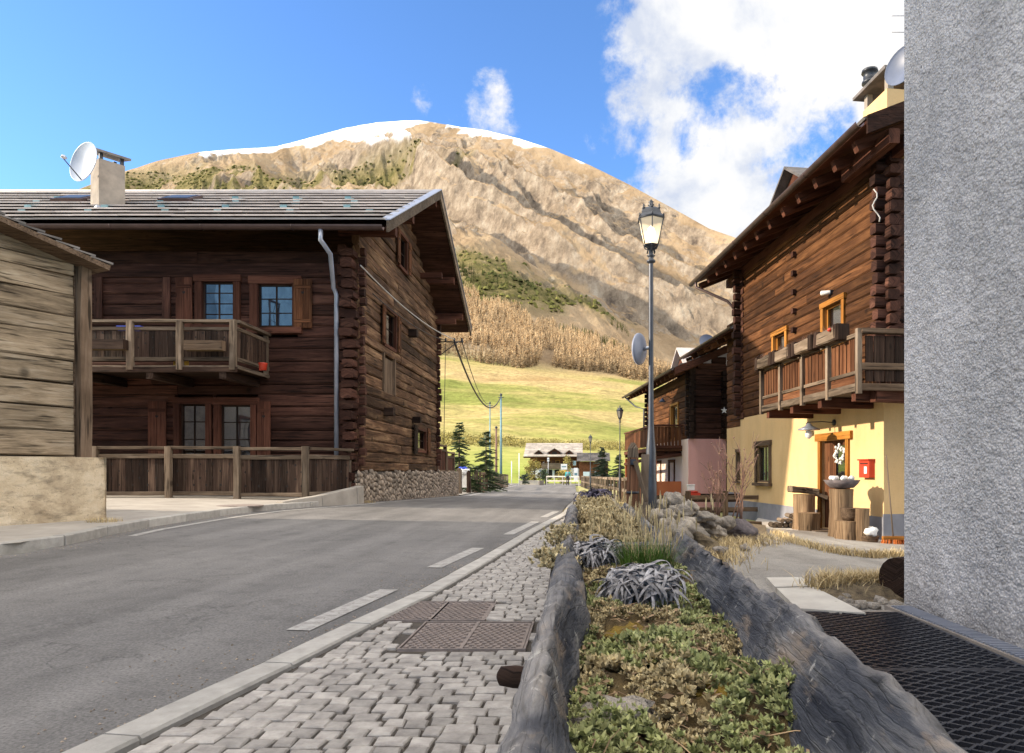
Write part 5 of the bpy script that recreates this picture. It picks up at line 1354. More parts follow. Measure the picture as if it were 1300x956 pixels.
# dark log and grass clump
lc = gp(1135, 757); m = MB()
m.tube([(lc.x-.02,lc.y-.1,lc.z+.15),(lc.x+.6,lc.y+.25,lc.z+.16)], [.165,.16], 18, smooth=False)
tag(m.build('log', M['wood_dark']), 'short thick dark log lying against the rough cast wall corner', 'log')
m = MB(); gc = gp(1098, 752)
m.blob((gc.x+.02,gc.y-.05,gc.z-.02),(.55,.35,.09),18,8,.25)
m.build('earth_mound', M['soil'], loc=(0,0,0), kind='structure')
tuft_strip('dry_grass_clump', [V((gc.x-.30,gc.y+.05,0)),V((gc.x+.05,gc.y+.1,0)),V((gc.x+.35,gc.y+.0,0))], 2600, .13, .10, M['straw'], 'low clump of dry grass beside the short dark log', 'grass', z=gc.z+.03, lean=1.6, bw=.004)
for i in range(14):
    p = gp(rng.uniform(1058,1140), rng.uniform(755,772)); m = MB(); m.blob((p.x,p.y,p.z), (rng.uniform(.03,.08),rng.uniform(.03,.06),.03), 8,5,.3)
    tag(m.build('stone_chip', M['rock']), 'flat grey stone chip in the earth before the dark log', 'stone', 'stone chips by the dark log')
# ================= MOUNTAIN AND MEADOW =================
ridge_px = np.array([-1400,-700,-200,0,100,160,200,250,300,350,400,440,480,530,570,620,660,700,750,800,850,900,940,1000,1100,1300,1700,2400])
ridge_py = np.array([ 560, 500, 380,290,240,217,204,193,189,186,173,162,155,152,158,166,176,189,210,235,262,290,304,335,400,470,530,570])
ridge_D = np.interp(ridge_px, [-1400,150,520,700,950,1300,2400],[1500,1750,2100,1600,1060,900,850])
us = np.concatenate([np.linspace(-1400,-60,60), np.linspace(-55, 1010, 900), np.linspace(1020,2400,60)])
U = us
py_r = np.interp(U, ridge_px, ridge_py); Dr = np.interp(U, ridge_px, ridge_D)
zr = H+(CY-py_r)*Dr/F
# depth stations 
tt = np.concatenate([np.linspace(0,1,90)[:-1]*.18, .18+np.linspace(0,1,90)[:-1]*.17, .35+np.linspace(0,1,430)*.65])   # meadow, wood, mountain
cent = np.interp(U, [-1400, 520, 800, 1000, 2400],[455, 447, 482, 500, 540])       # meadow top
wt = np.interp(U, [-1400,540,600,650,700,760,800,900,2400],[360,362,368,386,410,428,446,480,520])
D0 = 92.0
rows = []
Dm, Dw = 430.0, 700.0
zm = H+(CY-cent)*Dm/F; zw = H+(CY-wt)*Dw/F
zw = np.maximum(zw, zm+8); zr = np.maximum(zr, zw+15)
XX = np.zeros((len(tt), len(U))); YY = XX.copy(); ZZ = XX.copy()
for i, t in enumerate(tt):
    if t <= .18:
        q = t/.18; D = D0+(Dm-D0)*q+0*U; z = -.7+(zm+.7)*(.35*q+.65*q**1.7)
    elif t <= .35:
        q = (t-.18)/.17; D = Dm+(Dw-Dm)*q+0*U; z = zm+(zw-zm)*q
    else:
        q = (t-.35)/.65; D = Dw+(Dr-Dw)*q; z = zw+(zr-zw)*(q*1.10-.10*q**3) 
        z = zw+(zr-zw)*np.sin(q*math.pi/2*.30)/math.sin(math.pi/2*.30)
    XX[i] = (U-CX)*D/F; YY[i] = D; ZZ[i] = z
q = np.clip((tt-.35)/.65, 0, 1)[:,None]+0*XX
m_up = np.clip((tt[:,None]-.30)/.12, 0, 1)*np.clip((1.0-q)/.10, .06, 1)+0*XX
# gullies: ridges run down the slope, veering to the right
sk = (XX+.75*YY)*.0033+.55*(fbm(XX*.0016, YY*.0016, 3, 11)-.5)*2
big = ridged(sk*1.7, YY*.0007, 3, 21)
mid = ridged((XX+.75*YY)*.0125+(fbm(XX*.006,YY*.006,3,4)-.5)*2.0, YY*.0019, 4, 31, .55)
fine = ridged((XX+.6*YY)*.036, YY*.012, 4, 41, .6)
crag = np.clip((fbm(XX*.006+3, ZZ*.009+YY*.002, 4, 51)-.47)*6, 0, 1)      # where rock breaks through
amp = (YY/1500)
disp = ((big-.86)*230*np.clip(q*2+.2,0,1)*np.clip((1-q)*3,.0,1) + (mid-.72)*78*(.35+.65*crag) + (fine-.6)*36*(.25+crag))*amp
disp += (fbm(XX*.12, YY*.12, 3, 61)-.5)*4
ZZ = ZZ+disp*m_up
mead = 1-np.clip((tt[:,None]-.15)/.03,0,1)+0*XX
ZZ = ZZ+mead*((fbm(XX*.018,YY*.022,4,71)-.5)*9+(ridged(XX*.05,YY*.06,3,75)-.5)*1.1+ (ridged(XX*.006+.5,YY*.03,2,73)-.5)*3)*np.clip((YY-130)/120,0,1)
# the crest stays the highest line seen along each bearing; the back side falls away
crest = H+(CY-py_r)[None,:]*YY/F - (1-q)*YY*.022
ZZ = np.where(q > 0, np.minimum(ZZ, crest), ZZ)
XX = np.vstack([XX, XX[-1:]*1.05, XX[-1:]*1.5]); YY = np.vstack([YY, YY[-1:]*1.05, YY[-1:]*1.5]); ZZ = np.vstack([ZZ, ZZ[-1:]-25, ZZ[-1:]*.2-200])
tt2 = np.concatenate([tt,[1,1]]); q2 = np.clip((tt2-.35)/.65,0,1)[:,None]+0*XX
PY = CY-(ZZ-H)*F/YY; PX = XX*F/YY+CX
nR, nC = XX.shape
# attributes: real cover of the slope
alt = ZZ/1000.0
nz1 = fbm(XX*.006, YY*.006+ZZ*.004, 5, 81); nz2 = fbm(XX*.02, YY*.02, 4, 82)
xw = XX+np.clip(YY-900,0,9999)*.05
snowline = np.interp(XX, [-1100,-900,-650,-500,-380,-250,-120,0,100,250],[1.9, .69,.775,.80,.90,.945,.94,.86,.80,.76])
pyS = np.interp(PX, [150,240,260,300,350,400,440,480,520,545,570,600,640,665,700,750,790],[200,190,198,196,196,184,180,176,170,158,164,172,178,184,190,211,225])
snow = np.clip((pyS-PY)*.30+(nz2-.5)*5.5+(nz1-.5)*3.5, 0, 1)*np.clip((PX-225)/25,0,1)
sc_left = np.clip((-390-XX+ (nz1-.5)*900-(nz2-.5)*260)/60,0,1)*np.clip((.80-alt)*9,0,1)
upb = np.interp(XX, [-900,-420,-300,-150,0,60,140],[600,560,420,300,225,190,120])       # upper limit of the scrub band (m)
sc_mid = np.clip((upb-ZZ+(nz1-.5)*180)/35,0,1)*np.clip((ZZ-(150+ (nz1-.5)*60))/30,0,1)*np.clip((95-XX+(nz1-.5)*140)/50,0,1)
scrub = np.clip(np.maximum(sc_left, sc_mid)*np.clip((nz2-.36)*7,0,1.0),0,1)*(1-snow)
scrub *= (tt2[:,None] > .33)
vs = np.stack([XX,YY,ZZ],-1).reshape(-1,3)
idx = np.arange(nR*nC).reshape(nR,nC)
fs = np.stack([idx[:-1,:-1],idx[:-1,1:],idx[1:,1:],idx[1:,:-1]],-1).reshape(-1,4)
me = bpy.data.meshes.new('mountain'); me.vertices.add(len(vs)); me.vertices.foreach_set('co', vs.astype(np.float32).ravel())
me.loops.add(len(fs)*4); me.loops.foreach_set('vertex_index', fs.astype(np.int32).ravel())
me.polygons.add(len(fs)); me.polygons.foreach_set('loop_start', np.arange(0,len(fs)*4,4,dtype=np.int32)); me.polygons.foreach_set('loop_total', np.full(len(fs),4,dtype=np.int32))
me.polygons.foreach_set('use_smooth', np.ones(len(fs),bool)); me.update(calc_edges=True); me.validate()
for nm, a_ in (('snow',snow),('scrub',scrub),('zone',tt2[:,None]+0*XX),('crag',np.vstack([crag,crag[-2:]]))):
    at = me.attributes.new(nm,'FLOAT','POINT'); at.data.foreach_set('value', a_.astype(np.float32).ravel())
t = NT('alpine_slope'); geo = t.n('ShaderNodeNewGeometry'); pos = geo.outputs['Position']
nzv = t.n('ShaderNodeSeparateXYZ'); t.l(geo.outputs['Normal'], nzv.inputs[0])
za = t.attr('zone').outputs['Fac']
mdw = t.ramp(t.noise(t.mapping(pos,(.006,.010,.02)), 1.0, 7, .62), [(.36,(.20,.215,.055)),(.42,(.29,.27,.085)),(.47,(.395,.315,.13)),(.57,(.43,.32,.15)),(.66,(.33,.225,.10))])
mdw = t.mix(.7, mdw, t.ramp(t.noise(t.mapping(pos,(.5,.35,.5)),1.0,7,.75), [(.34,.5),(.58,1.1)]), 'MULTIPLY')
mdw = t.mix(.8, mdw, t.ramp(t.noise(t.mapping(pos,(.035,.05,.05)),1.0,7,.72), [(.30,.45),(.40,1.0)]), 'MULTIPLY')
mdw = t.mix(.6, mdw, t.ramp(t.noise(t.mapping(pos,(.08,.25,.3)),1.0,5,.65), [(.3,.55),(.62,1.12)]), 'MULTIPLY')
low = t.ramp(za, [(.012,1),(.06,0)])
mdw = t.mix(t.math('MULTIPLY',low,.65), mdw, (.20,.29,.04))
grs = t.ramp(t.noise(t.mapping(pos,(.014,.006,.008)),1.0,9,.68), [(.3,(.19,.13,.075)),(.5,(.34,.245,.15)),(.7,(.46,.35,.225))])
rock = t.ramp(t.noise(t.mapping(pos,(.045,.020,.030)),1.0,10,.74), [(.32,(.10,.078,.062)),(.5,(.28,.22,.16)),(.66,(.44,.37,.285))])
stp = t.math('SUBTRACT', 1.0, nzv.outputs[2])
rf_ = t.math('ADD', t.math('MULTIPLY', stp, 1.5), t.math('MULTIPLY', t.math('SUBTRACT', t.noise(t.mapping(pos,(.020,.008,.012)),1.0,8,.68), .5), 1.1))
rf_ = t.math('ADD', rf_, t.math('MULTIPLY', t.attr('crag').outputs['Fac'], .28))
rmask = t.ramp(rf_, [(.56,0),(.76,1)])
mt = t.mix(rmask, grs, rock)
gr = t.ramp(t.noise(t.mapping(pos,(.05,.05,.05)),1.0,6,.7), [(.35,(.09,.085,.03)),(.55,(.20,.165,.07)),(.7,(.33,.255,.14))])
mt = t.mix(t.attr('scrub').outputs['Fac'], mt, gr)
mt = t.mix(t.attr('snow').outputs['Fac'], mt, (.86,.88,.92))
c = t.mix(t.ramp(za, [(.175,0),(.20,1)]), mdw, mt)
t.col(c); t.set(Roughness=1.0); t.b.inputs['Specular IOR Level'].default_value = .05
hh = t.noise(t.mapping(pos,(.045,.016,.022)),1.0,12,.76)
t.bump(hh, 1.0, 13.0)
bb = [x for x in t.t.nodes if x.bl_idname == 'ShaderNodeBump'][0]; t.l(t.math('MULTIPLY', t.ramp(za, [(.15,.22),(.22,1)]), .9), bb.inputs['Strength'])
me.materials.append(t.m)
mo = bpy.data.objects.new('mountain', me); COL.objects.link(mo); mo['kind'] = 'structure'
from mathutils.bvhtree import BVHTree
def height_at(x, y):
    # bilinear on the polar grid
    u = x*F/y+CX; 
    ci = np.searchsorted(U, u)-1; ci = int(min(max(ci,0),nC-2))
    col = YY[:-2, ci]; ri = int(np.searchsorted(col, y)-1); ri = min(max(ri,0), nR-4)
    f_ = (y-YY[ri,ci])/max(1e-6,(YY[ri+1,ci]-YY[ri,ci])); g_ = (u-U[ci])/(U[ci+1]-U[ci])
    a = ZZ[ri,ci]*(1-g_)+ZZ[ri,ci+1]*g_; b = ZZ[ri+1,ci]*(1-g_)+ZZ[ri+1,ci+1]*g_
    return a+(b-a)*f_, ri, ci
# larch wood: bare golden larches as one wood
NP = np.random.RandomState(5)
def wood_mesh(name, pts, hs, m_, spikes, wr, label, seed=1, up=.55, shade=None):
    si = 0
    r_ = random.Random(seed); mb = MB()
    for (x,y,z), h in zip(pts, hs):
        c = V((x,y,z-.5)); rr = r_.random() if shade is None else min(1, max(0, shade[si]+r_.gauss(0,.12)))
        si += 1
        mb.add([c+V((-.25,0,0)),c+V((.25,0,0)),c+V((0,0,h))],[(0,1,2)],None,rr*.3)
        for k in range(spikes):
            f_ = .12+.82*k/spikes; th = r_.uniform(0,6.28); L = wr*h*(1-f_)*r_.uniform(.7,1.25)+.25; d = V((math.cos(th),math.sin(th),0))
            p = c+V((0,0,h*f_)); e = p+d*L+V((0,0,L*up)); w = h*.032
            mb.add([p-V((0,0,w)), e+V((0,0,-w*.2)), p+V((0,0,w*1.6))],[(0,1,2)],None,rr)
            mb.add([p-d*L*.5+V((0,0,-w*.4)), p+V((-d.y,d.x,0))*L*.6+V((0,0,L*up*.6)), p+V((0,0,w*1.8))],[(0,1,2)],None,min(1,rr+.1))
    o = mb.build(name, m_, loc=(0,0,0), kind='stuff'); tag(o, label, 'trees'); return o
pts = []; hs = []; shd = []
for _ in range(26000):
    u = NP.uniform(470, 960); D = NP.uniform(415, 760); x = (u-CX)*D/F
    z, ri, ci = height_at(x, D); py = CY-(z-H)*F/D
    lo = np.interp(u, [520,560,640,680,700,760,840,960],[446,452,468,468,466,474,486,500])+ (vn(np.array([u*.05]),np.array([.5]),3)[0]-.5)*10
    hi = np.interp(u, [520,560,600,640,700,760,800,850,960],[352,366,372,392,420,436,452,474,486]) + (vn(np.array([u*.09]),np.array([1.5]),5)[0]-.5)*22
    if not (hi < py < lo): continue
    dn = vn(np.array([x*.03]),np.array([D*.02]),9)[0]
    if dn < .30 and NP.rand() < .75: continue
    if abs(u-(690+(py-470)*-.35)) < 9 and py > 445: continue
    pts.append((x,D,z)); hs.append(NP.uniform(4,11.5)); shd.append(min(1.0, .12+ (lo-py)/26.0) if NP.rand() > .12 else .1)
    if len(pts) > 8000: break
def leafm(name, a, b, s=.03):
    t = NT(name); co = t.n('ShaderNodeNewGeometry').outputs['Position']
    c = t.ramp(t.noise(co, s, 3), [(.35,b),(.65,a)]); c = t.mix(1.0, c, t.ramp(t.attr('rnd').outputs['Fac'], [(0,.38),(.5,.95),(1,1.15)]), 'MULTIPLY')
    t.col(c); t.set(Roughness=1.0); t.b.inputs['Specular IOR Level'].default_value = .05; return t.m
M['larch'] = leafm('bare_golden_larch', (.52,.37,.21), (.39,.265,.145))
M['pine'] = leafm('mountain_pine', (.18,.165,.05), (.075,.08,.028), .01)
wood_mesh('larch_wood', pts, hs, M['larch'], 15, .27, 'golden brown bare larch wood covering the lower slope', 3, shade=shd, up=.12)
# darker conifers strung along the top of the wood and dwarf pines up the slope
pts = []; hs = []; k = 0
mb = MB(); r_ = random.Random(9)
ri_ok = np.argwhere(scrub > .45)
ri_ok = ri_ok[(PX[ri_ok[:,0],ri_ok[:,1]] > 140) & (PX[ri_ok[:,0],ri_ok[:,1]] < 900)]
sel = ri_ok[NP.choice(len(ri_ok), 9000)]
for (i,j) in sel:
    x,y,z = XX[i,j],YY[i,j],ZZ[i,j]
    if r_.random() > .25+1.2*max(0,nz2[i,j]-.35): continue
    x += r_.uniform(-4,4); s_ = r_.uniform(2.0,4.2)*(1 if y>900 else .8); rr = r_.random()
    n = 5; top = V((x+r_.uniform(-1,1),y,z+s_*.95)); ring = [V((x+s_*math.cos(a)*r_.uniform(.7,1.2),y+s_*math.sin(a),z-.8+r_.uniform(-.3,.5))) for a in [2*math.pi*q_/n+rr for q_ in range(n)]]
    mid_ = [V((p.x*.65+x*.35,p.y*.65+y*.35,z+s_*r_.uniform(.4,.75))) for p in ring]
    mb.add(ring+mid_+[top], [(a,(a+1)%n,n+(a+1)%n,n+a) for a in range(n)]+[(n+a,n+(a+1)%n,2*n) for a in range(n)], None, rr)
o = mb.build('mountain_pine_scrub', M['pine'], loc=(0,0,0), kind='stuff'); tag(o, 'dark green dwarf pine scrub spotted over the mountainside', 'scrub')
pts=[]; hs=[]
for _ in range(6000):
    u = NP.uniform(540, 800); D = NP.uniform(640, 980); x=(u-CX)*D/F; z,ri,ci = height_at(x,D); py = CY-(z-H)*F/D
    hi = np.interp(u,[540,600,640,700,760,800],[366,374,392,418,440,452]); 
    if not (hi-34 < py < hi+14): continue
    if vn(np.array([x*.02]),np.array([D*.02]),19)[0] < .45: continue
    pts.append((x,D,z)); hs.append(NP.uniform(6,11))
    if len(pts) > 420: break
wood_mesh('spruce_wood', pts, hs, M['pine'], 8, .24, 'loose belt of dark conifers above the golden larch wood', 5, up=-.2)
# bushes at the foot of the meadow
mb = MB()
for _ in range(420):
    u = NP.uniform(600, 830) if _ % 3 else NP.uniform(520, 600); D = NP.uniform(150, 175); x=(u-CX)*D/F; z,_a,_b = height_at(x,D); s_ = NP.uniform(.5,1.3)
    for _k in range(42):
        a = V((NP.normal(),NP.normal(),abs(NP.normal())*.8)); a = a.normalized()*(NP.uniform(.3,1.0)**.5); p = V((x+a.x*s_*1.5,D+a.y*s_,z+a.z*s_*1.3)); q1 = V((NP.normal(),NP.normal(),NP.normal())).normalized()*.16; q2 = q1.orthogonal().normalized()*.12
        mb.add([p-q1,p+q2,p+q1,p-q2],[(0,1,2,3)],None,NP.rand())
o = mb.build('hedge_scrub', M['yellowleaf'], loc=(0,0,0), kind='stuff'); tag(o, 'ragged line of brown and olive bushes crossing the foot of the meadow', 'bushes')

# ================= TREES =================
def conifer(c, h, r, m_, label, n_whorl=16, group=None, seed=1, dens=1.0, name='spruce_tree'):
    rr = random.Random(seed); t = thing(name, c, label, 'tree', group)
    m = MB(); m.tube([V(c)-V((0,0,.1)), V(c)+V((0,0,h*.5)), V(c)+V((0,0,h*.97))], [h*.022,h*.014,.006], 7); m.build('trunk', M['trunk'], t)
    m = MB()
    for k in range(n_whorl):
        f_ = .08+.90*k/n_whorl; L0 = r*(1-f_)**.85+.05; nb = int((7+rr.randrange(3))*dens)
        for b in range(nb):
            th = rr.uniform(0,6.28); L = L0*rr.uniform(.6,1.15); d = V((math.cos(th),math.sin(th),0)); sd = V((-d.y,d.x,0))
            p0 = V(c)+V((0,0,h*(f_+rr.uniform(-.02,.02)))); dr = -.22*L if f_ < .7 else .25*L
            m.tube([p0, p0+d*L*.6+V((0,0,dr*.7)), p0+d*L+V((0,0,dr*.55))], [.012,.008,.003], 3, smooth=False)
            ns = max(5, int(L/.075*dens)); cr = rr.random()
            for q_ in range(ns):
                s_ = .15+.85*q_/ns; p = p0+d*L*s_+V((0,0,dr*min(1,s_*1.2)))
                for sg in (-1,1):
                    ll = (.10+.20*L*(1-s_*.65))*rr.uniform(.7,1.2); e = p+d*ll*.55+sd*sg*ll+V((0,0,rr.uniform(-.06,.03))); w = V((0,0,.028))+d*.03
                    m.add([p-w*.4, e-w*.2, e+w*.5, p+w], [(0,1,2,3)], None, cr*.6+.4*rr.random())
    m.build('crown', m_, t); return t
c = P(583,600,38); c.z = G(c.x,c.y); conifer(c, zp(38,533)-c.z, 1.3, M['needle'], 'slender young spruce between the dark chalet and the poles', 22, seed=3, dens=.8)
c = P(617,600,40); c.z = G(c.x,c.y); conifer(c, zp(40,545)-c.z, 1.5, M['needle'], 'broader young spruce standing beside the roadside poles', 21, seed=5, dens=.8)
c = P(600,600,37); c.z = G(c.x,c.y); conifer(c, 1.5, 1.2, M['needle'], 'low spreading spruce at the foot of the two young spruces', 7, seed=9)
c = P(764.5,600,62); c.z = G(c.x,c.y); conifer(c, zp(62,566)-c.z, 1.6, M['needledark'], 'dark bushy conifer behind the pale rail fence, the taller one', 22, seed=7, name='conifer')
c = P(785.5,600,60); c.z = G(c.x,c.y); conifer(c, zp(60,575)-c.z, 1.2, M['needledark'], 'narrow dark conifer behind the second street lamp', 20, seed=8, name='conifer')
def broadbush(c, h, r, m_, label, n=900, seed=1, name='tree', leaf=.09):
    rr = random.Random(seed); t = thing(name, c, label, 'tree' if name != 'shrub' else 'shrub')
    m = MB(); m.tube([V(c)-V((0,0,.1)), V(c)+V((.05,0,h*.5)), V(c)+V((0,0,h*.9))], [h*.03,h*.02,.01], 6)
    for i in range(9):
        a = rr.uniform(0,6.28); z0 = rr.uniform(.15,.6)*h; m.tube([V(c)+V((0,0,z0)), V(c)+V((math.cos(a)*r*.7,math.sin(a)*r*.7,z0+h*.25))], [.03,.008], 4)
    m.build('trunk', M['trunk'], t); m = MB()
    cl = [V((rr.gauss(0,.45)*r, rr.gauss(0,.45)*r, h*rr.uniform(.15,.92))) for _ in range(26)]
    for i in range(n):
        b = rr.choice(cl); kf = 1-abs(b.z/h-.4)*.8; p = V(c)+V((b.x*kf+rr.gauss(0,.16)*r, b.y*kf+rr.gauss(0,.16)*r, b.z+rr.gauss(0,.07)*h))
        if p.z < c[2]+.05: continue
        a = V((rr.gauss(0,1),rr.gauss(0,1),rr.gauss(0,1))).normalized(); b2 = a.orthogonal().normalized(); s_ = leaf*rr.uniform(.6,1.4); cc_ = a.cross(b2)
        m.add([p-b2*s_, p+cc_*s_*.6, p+b2*s_, p-cc_*s_*.6], [(0,1,2,3)], None, rr.random())
    m.build('crown', m_, t); return t
def gb_(px, D): c = P(px,600,D); c.z = G(c.x,c.y); return c
broadbush(gb_(678,80), 2.9, 1.0, M['yellowleaf'], 'tall yellow green shrub at the end of the road before the far chalet', 1800, 2)
broadbush(gb_(666,78), 1.2, .6, M['needledark'], 'low dark shrub at the verge where the road bends', 500, 3, 'shrub')
broadbush(gb_(720.5,88), 3.6, .8, M['yellowleaf'], 'thin yellowish conifer directly before the far chalet', 1100, 4)
broadbush(gb_(714,79), 1.6, 1.0, M['yellowleaf'], 'orange yellow shrub behind the walker', 700, 6, 'shrub')
broadbush(gb_(692,80), 1.7, .7, M['needle'], 'round green shrub beside the small signs', 600, 7, 'shrub')

# ================= FAR CHALET =================
fc = thing('far_chalet', P(704,611,100), 'far brown chalet with pale roof and three dormers at the end of the road', 'chalet')
x0, x1 = (668-CX)*100/F, (738-CX)*100/F; zg = G(0,95); ze = H+(CY-580)*100/F; zt_ = H+(CY-569)*100/F
mb = MB(); mb.obox((0,100,0),(1,0,0),(0,-1,0), x0+.6,x1-.2,-8,0, zg+2.0,ze+.1); mb.build('upper_wall', M['wood_balcony'], fc)
mb = MB(); mb.obox((0,100,0),(1,0,0),(0,-1,0), x0+.6,x1-.2,-8,-.02, zg-.3,zg+2.0); mb.build('lower_wall', M['white'], fc)
mb = MB(); e = [V((x0-.3,98.8,ze)),V((x1+.2,98.8,ze)),V((x1+.2,104,zt_+.9)),V((x0-.3,104,zt_+.9))]; slate_roof(mb, e[0],e[1],e[3],e[2],.5,.06,.5,1); 
e2 = [V((x0-.3,109,ze)),V((x1+.2,109,ze))]; slate_roof(mb, e2[1],e2[0],e[2],e[3],.8,.06,1,2); rr_ = mb.build('roof', M['farroof'], fc)
mb = MB(); roof_deck(mb, e[0],e[1],e[3],e[2],.2); mb.build('roof_boards', M['wood_front'], rr_)
for px, w in ((684,1.0),(704,1.7),(722.5,1.0)): dormer(rr_, V((0,0,0)), V((1,0,0)), V((0,-1,0)), (px-CX)*99.6/F, -99.6, ze+.25, w, .95 if w > 1.2 else .7, 2.2, M['wood_red'], M['farroof'])
for px in (681,689,697,708,729):
    xx = (px-CX)*100/F; mb = MB(); mb.obox((0,100,0),(1,0,0),(0,-1,0), xx-.35,xx+.35,.01,.06, zg+2.3,zg+3.2); w_ = mb.build('window', M['wood_orangeframe'], fc)
    mb = MB(); mb.obox((0,100,0),(1,0,0),(0,-1,0), xx-.26,xx+.26,.06,.07, zg+2.4,zg+3.1); mb.build('pane', M['glass'], w_)
for px in (690,698,707): 
    xx = (px-CX)*100/F; mb = MB(); mb.obox((0,100,0),(1,0,0),(0,-1,0), xx-.35,xx+.35,.0,.03, zg+.2,zg+1.8); mb.build('doorway', M['dark'], fc)
mb = MB(); mb.obox((0,100,0),(1,0,0),(0,-1,0),(688-CX)*100/F,(712-CX)*100/F,.8,.9,zg+2.0,zg+2.75); mb.obox((0,100,0),(1,0,0),(0,-1,0),(688-CX)*100/F,(712-CX)*100/F,0,.9,zg+1.9,zg+2.0); mb.build('balcony', M['wood_oldgrey'], fc)
fb = thing('far_annex', P(755,611,96), 'low brown building with grey roof beside the far chalet', 'building')
x0, x1 = (735-CX)*97/F, (772-CX)*97/F; ze = H+(CY-586)*97/F
mb = MB(); mb.obox((0,97,0),(1,0,0),(0,-1,0),x0,x1,-5,0,zg-.3,ze); mb.build('wall', M['wood_balcony'], fb)
mb = MB(); slate_roof(mb, V((x0-.3,96.4,ze)),V((x1+.3,96.4,ze)),V((x0-.3,99.5,ze+1.3)),V((x1+.3,99.5,ze+1.3)),.5,.08,.6,1); mb.build('roof', M['slate_dark'], fb)
mb = MB(); mb.obox((0,97,0),(1,0,0),(0,-1,0),x0+.6,x0+1.5,0,.05,zg+.6,zg+1.5); mb.obox((0,97,0),(1,0,0),(0,-1,0),x0+2.2,x0+3,0,.05,zg+.6,zg+1.5); mb.build('window', M['curtainblue'], fb)
# ================= FAR FENCES, SIGNS, POLES =================
def rail_fence(name, pts, hgt, m_, label, step=1.6, pw=.12, group=None, zoff=0, rails=(.45,.95)):
    t = thing(name, (pts[0][0],pts[0][1],G(*pts[0])), label, 'fence', group)
    for (a, b) in zip(pts[:-1], pts[1:]):
        L = math.dist(a,b); n = max(1, round(L/step))
        for i in range(n+1):
            x, y = a[0]+(b[0]-a[0])*i/n, a[1]+(b[1]-a[1])*i/n
            if i == n and b is not pts[-1]: continue
            m = MB(); m.beam((x,y,G(x,y)-.1),(x,y,G(x,y)+hgt+zoff),pw,pw,up=(0,1,0),ch=.2,j=.006,seg=2); m.build('post', m_, t)
        for r_ in rails:
            m = MB(); m.beam((a[0],a[1]-.07,G(*a)+hgt*r_),(b[0],b[1]-.07,G(*b)+hgt*r_),.06,.14,ch=.2,seg=n*2,j=.012); m.build('rail', m_, t)
    return t
def gxy(px, D): return ((px-CX)*D/F, D)
rail_fence('rail_fence', [gxy(694,79), gxy(735,77)], 1.0, M['slab'], 'pale rail fence closing the far end of the road behind the walker', 1.2)
rail_fence('rail_fence', [gxy(738,72), gxy(757,50), gxy(790,33), gxy(810,25)], 1.05, M['wood_oldgrey'], 'long pale rail fence running along the verge towards the street lamp', 1.8)
rail_fence('rail_fence', [(-5.55,37), (-5.6,42.5)], 1.1, M['wood_barndark'], 'brown rail fence under the young spruces beside the road', 1.3)
rail_fence('rail_fence', [(-5.9,46), (-6.6,60)], 1.1, M['wood_oldgrey'], 'grey rail fence near the foot of the tall poles', 2.2)
# extension of stone wall + wooden fence panels on it
sw = thing('stone_wall', (-5.7, 29, G(-5.7,29)), 'low rounded stone wall continuing beyond the dark chalet', 'wall')
m = MB(); m.obox((-5.72,0,0),(0,1,0),(1,0,0), 27.1,31.2,-.4,0.,-.8,.90); m.build('core', M['mortar'], sw)
m = MB(); stone_face(m, 27.1, 31.25, -5.70, lambda y: .90, .08); m.build('stones', M['fieldstone'], sw)
pf = thing('garden_fence', (-5.9, 29, .9), 'brown plank fence panels standing on the low stone wall', 'fence')
for a, b, zt2 in ((27.4,29.1,2.0),(29.3,30.9,1.75)):
    fence_panel(pf, (-5.85,a,0), (-5.85,b,0), .92, zt2, M['wood_red'], M['wood_barndark'], gap=.05); post(pf, (-5.85,a), .9, zt2+.05, .14, M['wood_barndark']); post(pf, (-5.85,b), .9, zt2+.05, .14, M['wood_barndark'])
for (px, D, top, w, lb) in ((583,33,596,.24,'thick grey post at the end of the stone wall'),(595,35,599,.2,'dark post between the stone wall end and the pale post'),(604.5,37,598,.2,'pale post before the brown rail fence')):
    x, y = gxy(px,D); m = MB(); m.beam((x,y,G(x,y)-.1),(x,y,zp(D,top)),w,w,up=(0,1,0),ch=.2,seg=3,j=.01); m.lathe((x,y,zp(D,top)),[(w*.4,0),(w*.3,.05),(.01,.08)],8)
    tag(m.build('wooden_post', M['wood_dark' if px==595 else 'wood_oldgrey']), lb, 'post', 'posts beside the road')
m = MB(); x,y = gxy(589,35.5); m.box((x,y,zp(35,607)),(.5,.3,.9),j=.05); m.blob((x,y,zp(35,601)),(.3,.2,.25),10,7,.3); tag(m.build('white_sack', M['white']), 'white bundle between the posts past the stone wall', 'sack')
m = MB(); x,y = gxy(587.5,36); m.blob((x,y,zp(36,597)),(.25,.2,.2),10,7,.25); tag(m.build('blue_sack', M['blueplastic']), 'blue bundle behind the thick grey post', 'sack')
m = MB(); x,y = gxy(635.5,58); m.beam((x,y,G(x,y)-.1),(x,y,G(x,y)+.95),.42,.42,up=(0,1,0),ch=.1); m.lathe((x,y,G(x,y)+.95),[(.2,0),(.22,.05),(.1,.09)],10); tag(m.build('bollard', M['wood_dark']), 'dark square box at the foot of the taller teal pole', 'bollard')
def pole(px, D, top, r0, r1, m_, lb, arm=None):
    x,y = gxy(px,D); t = thing('utility_pole', (x,y,G(x,y)), lb, 'pole'); z1 = zp(D,top)
    m = MB(); m.tube([(x,y,G(x,y)-.2),(x,y,(G(x,y)+z1)/2),(x,y,z1)],[r0,(r0+r1)/2,r1],10); m.build('shaft', m_, t)
    m = MB(); m.lathe((x,y,z1-.05),[(r1*1.6,0),(r1*1.6,.12),(.02,.2)],8); m.tube([(x-.25,y,z1-.2),(x+.25,y,z1-.2)],.03,5); m.build('cap', M['iron'], t); return t
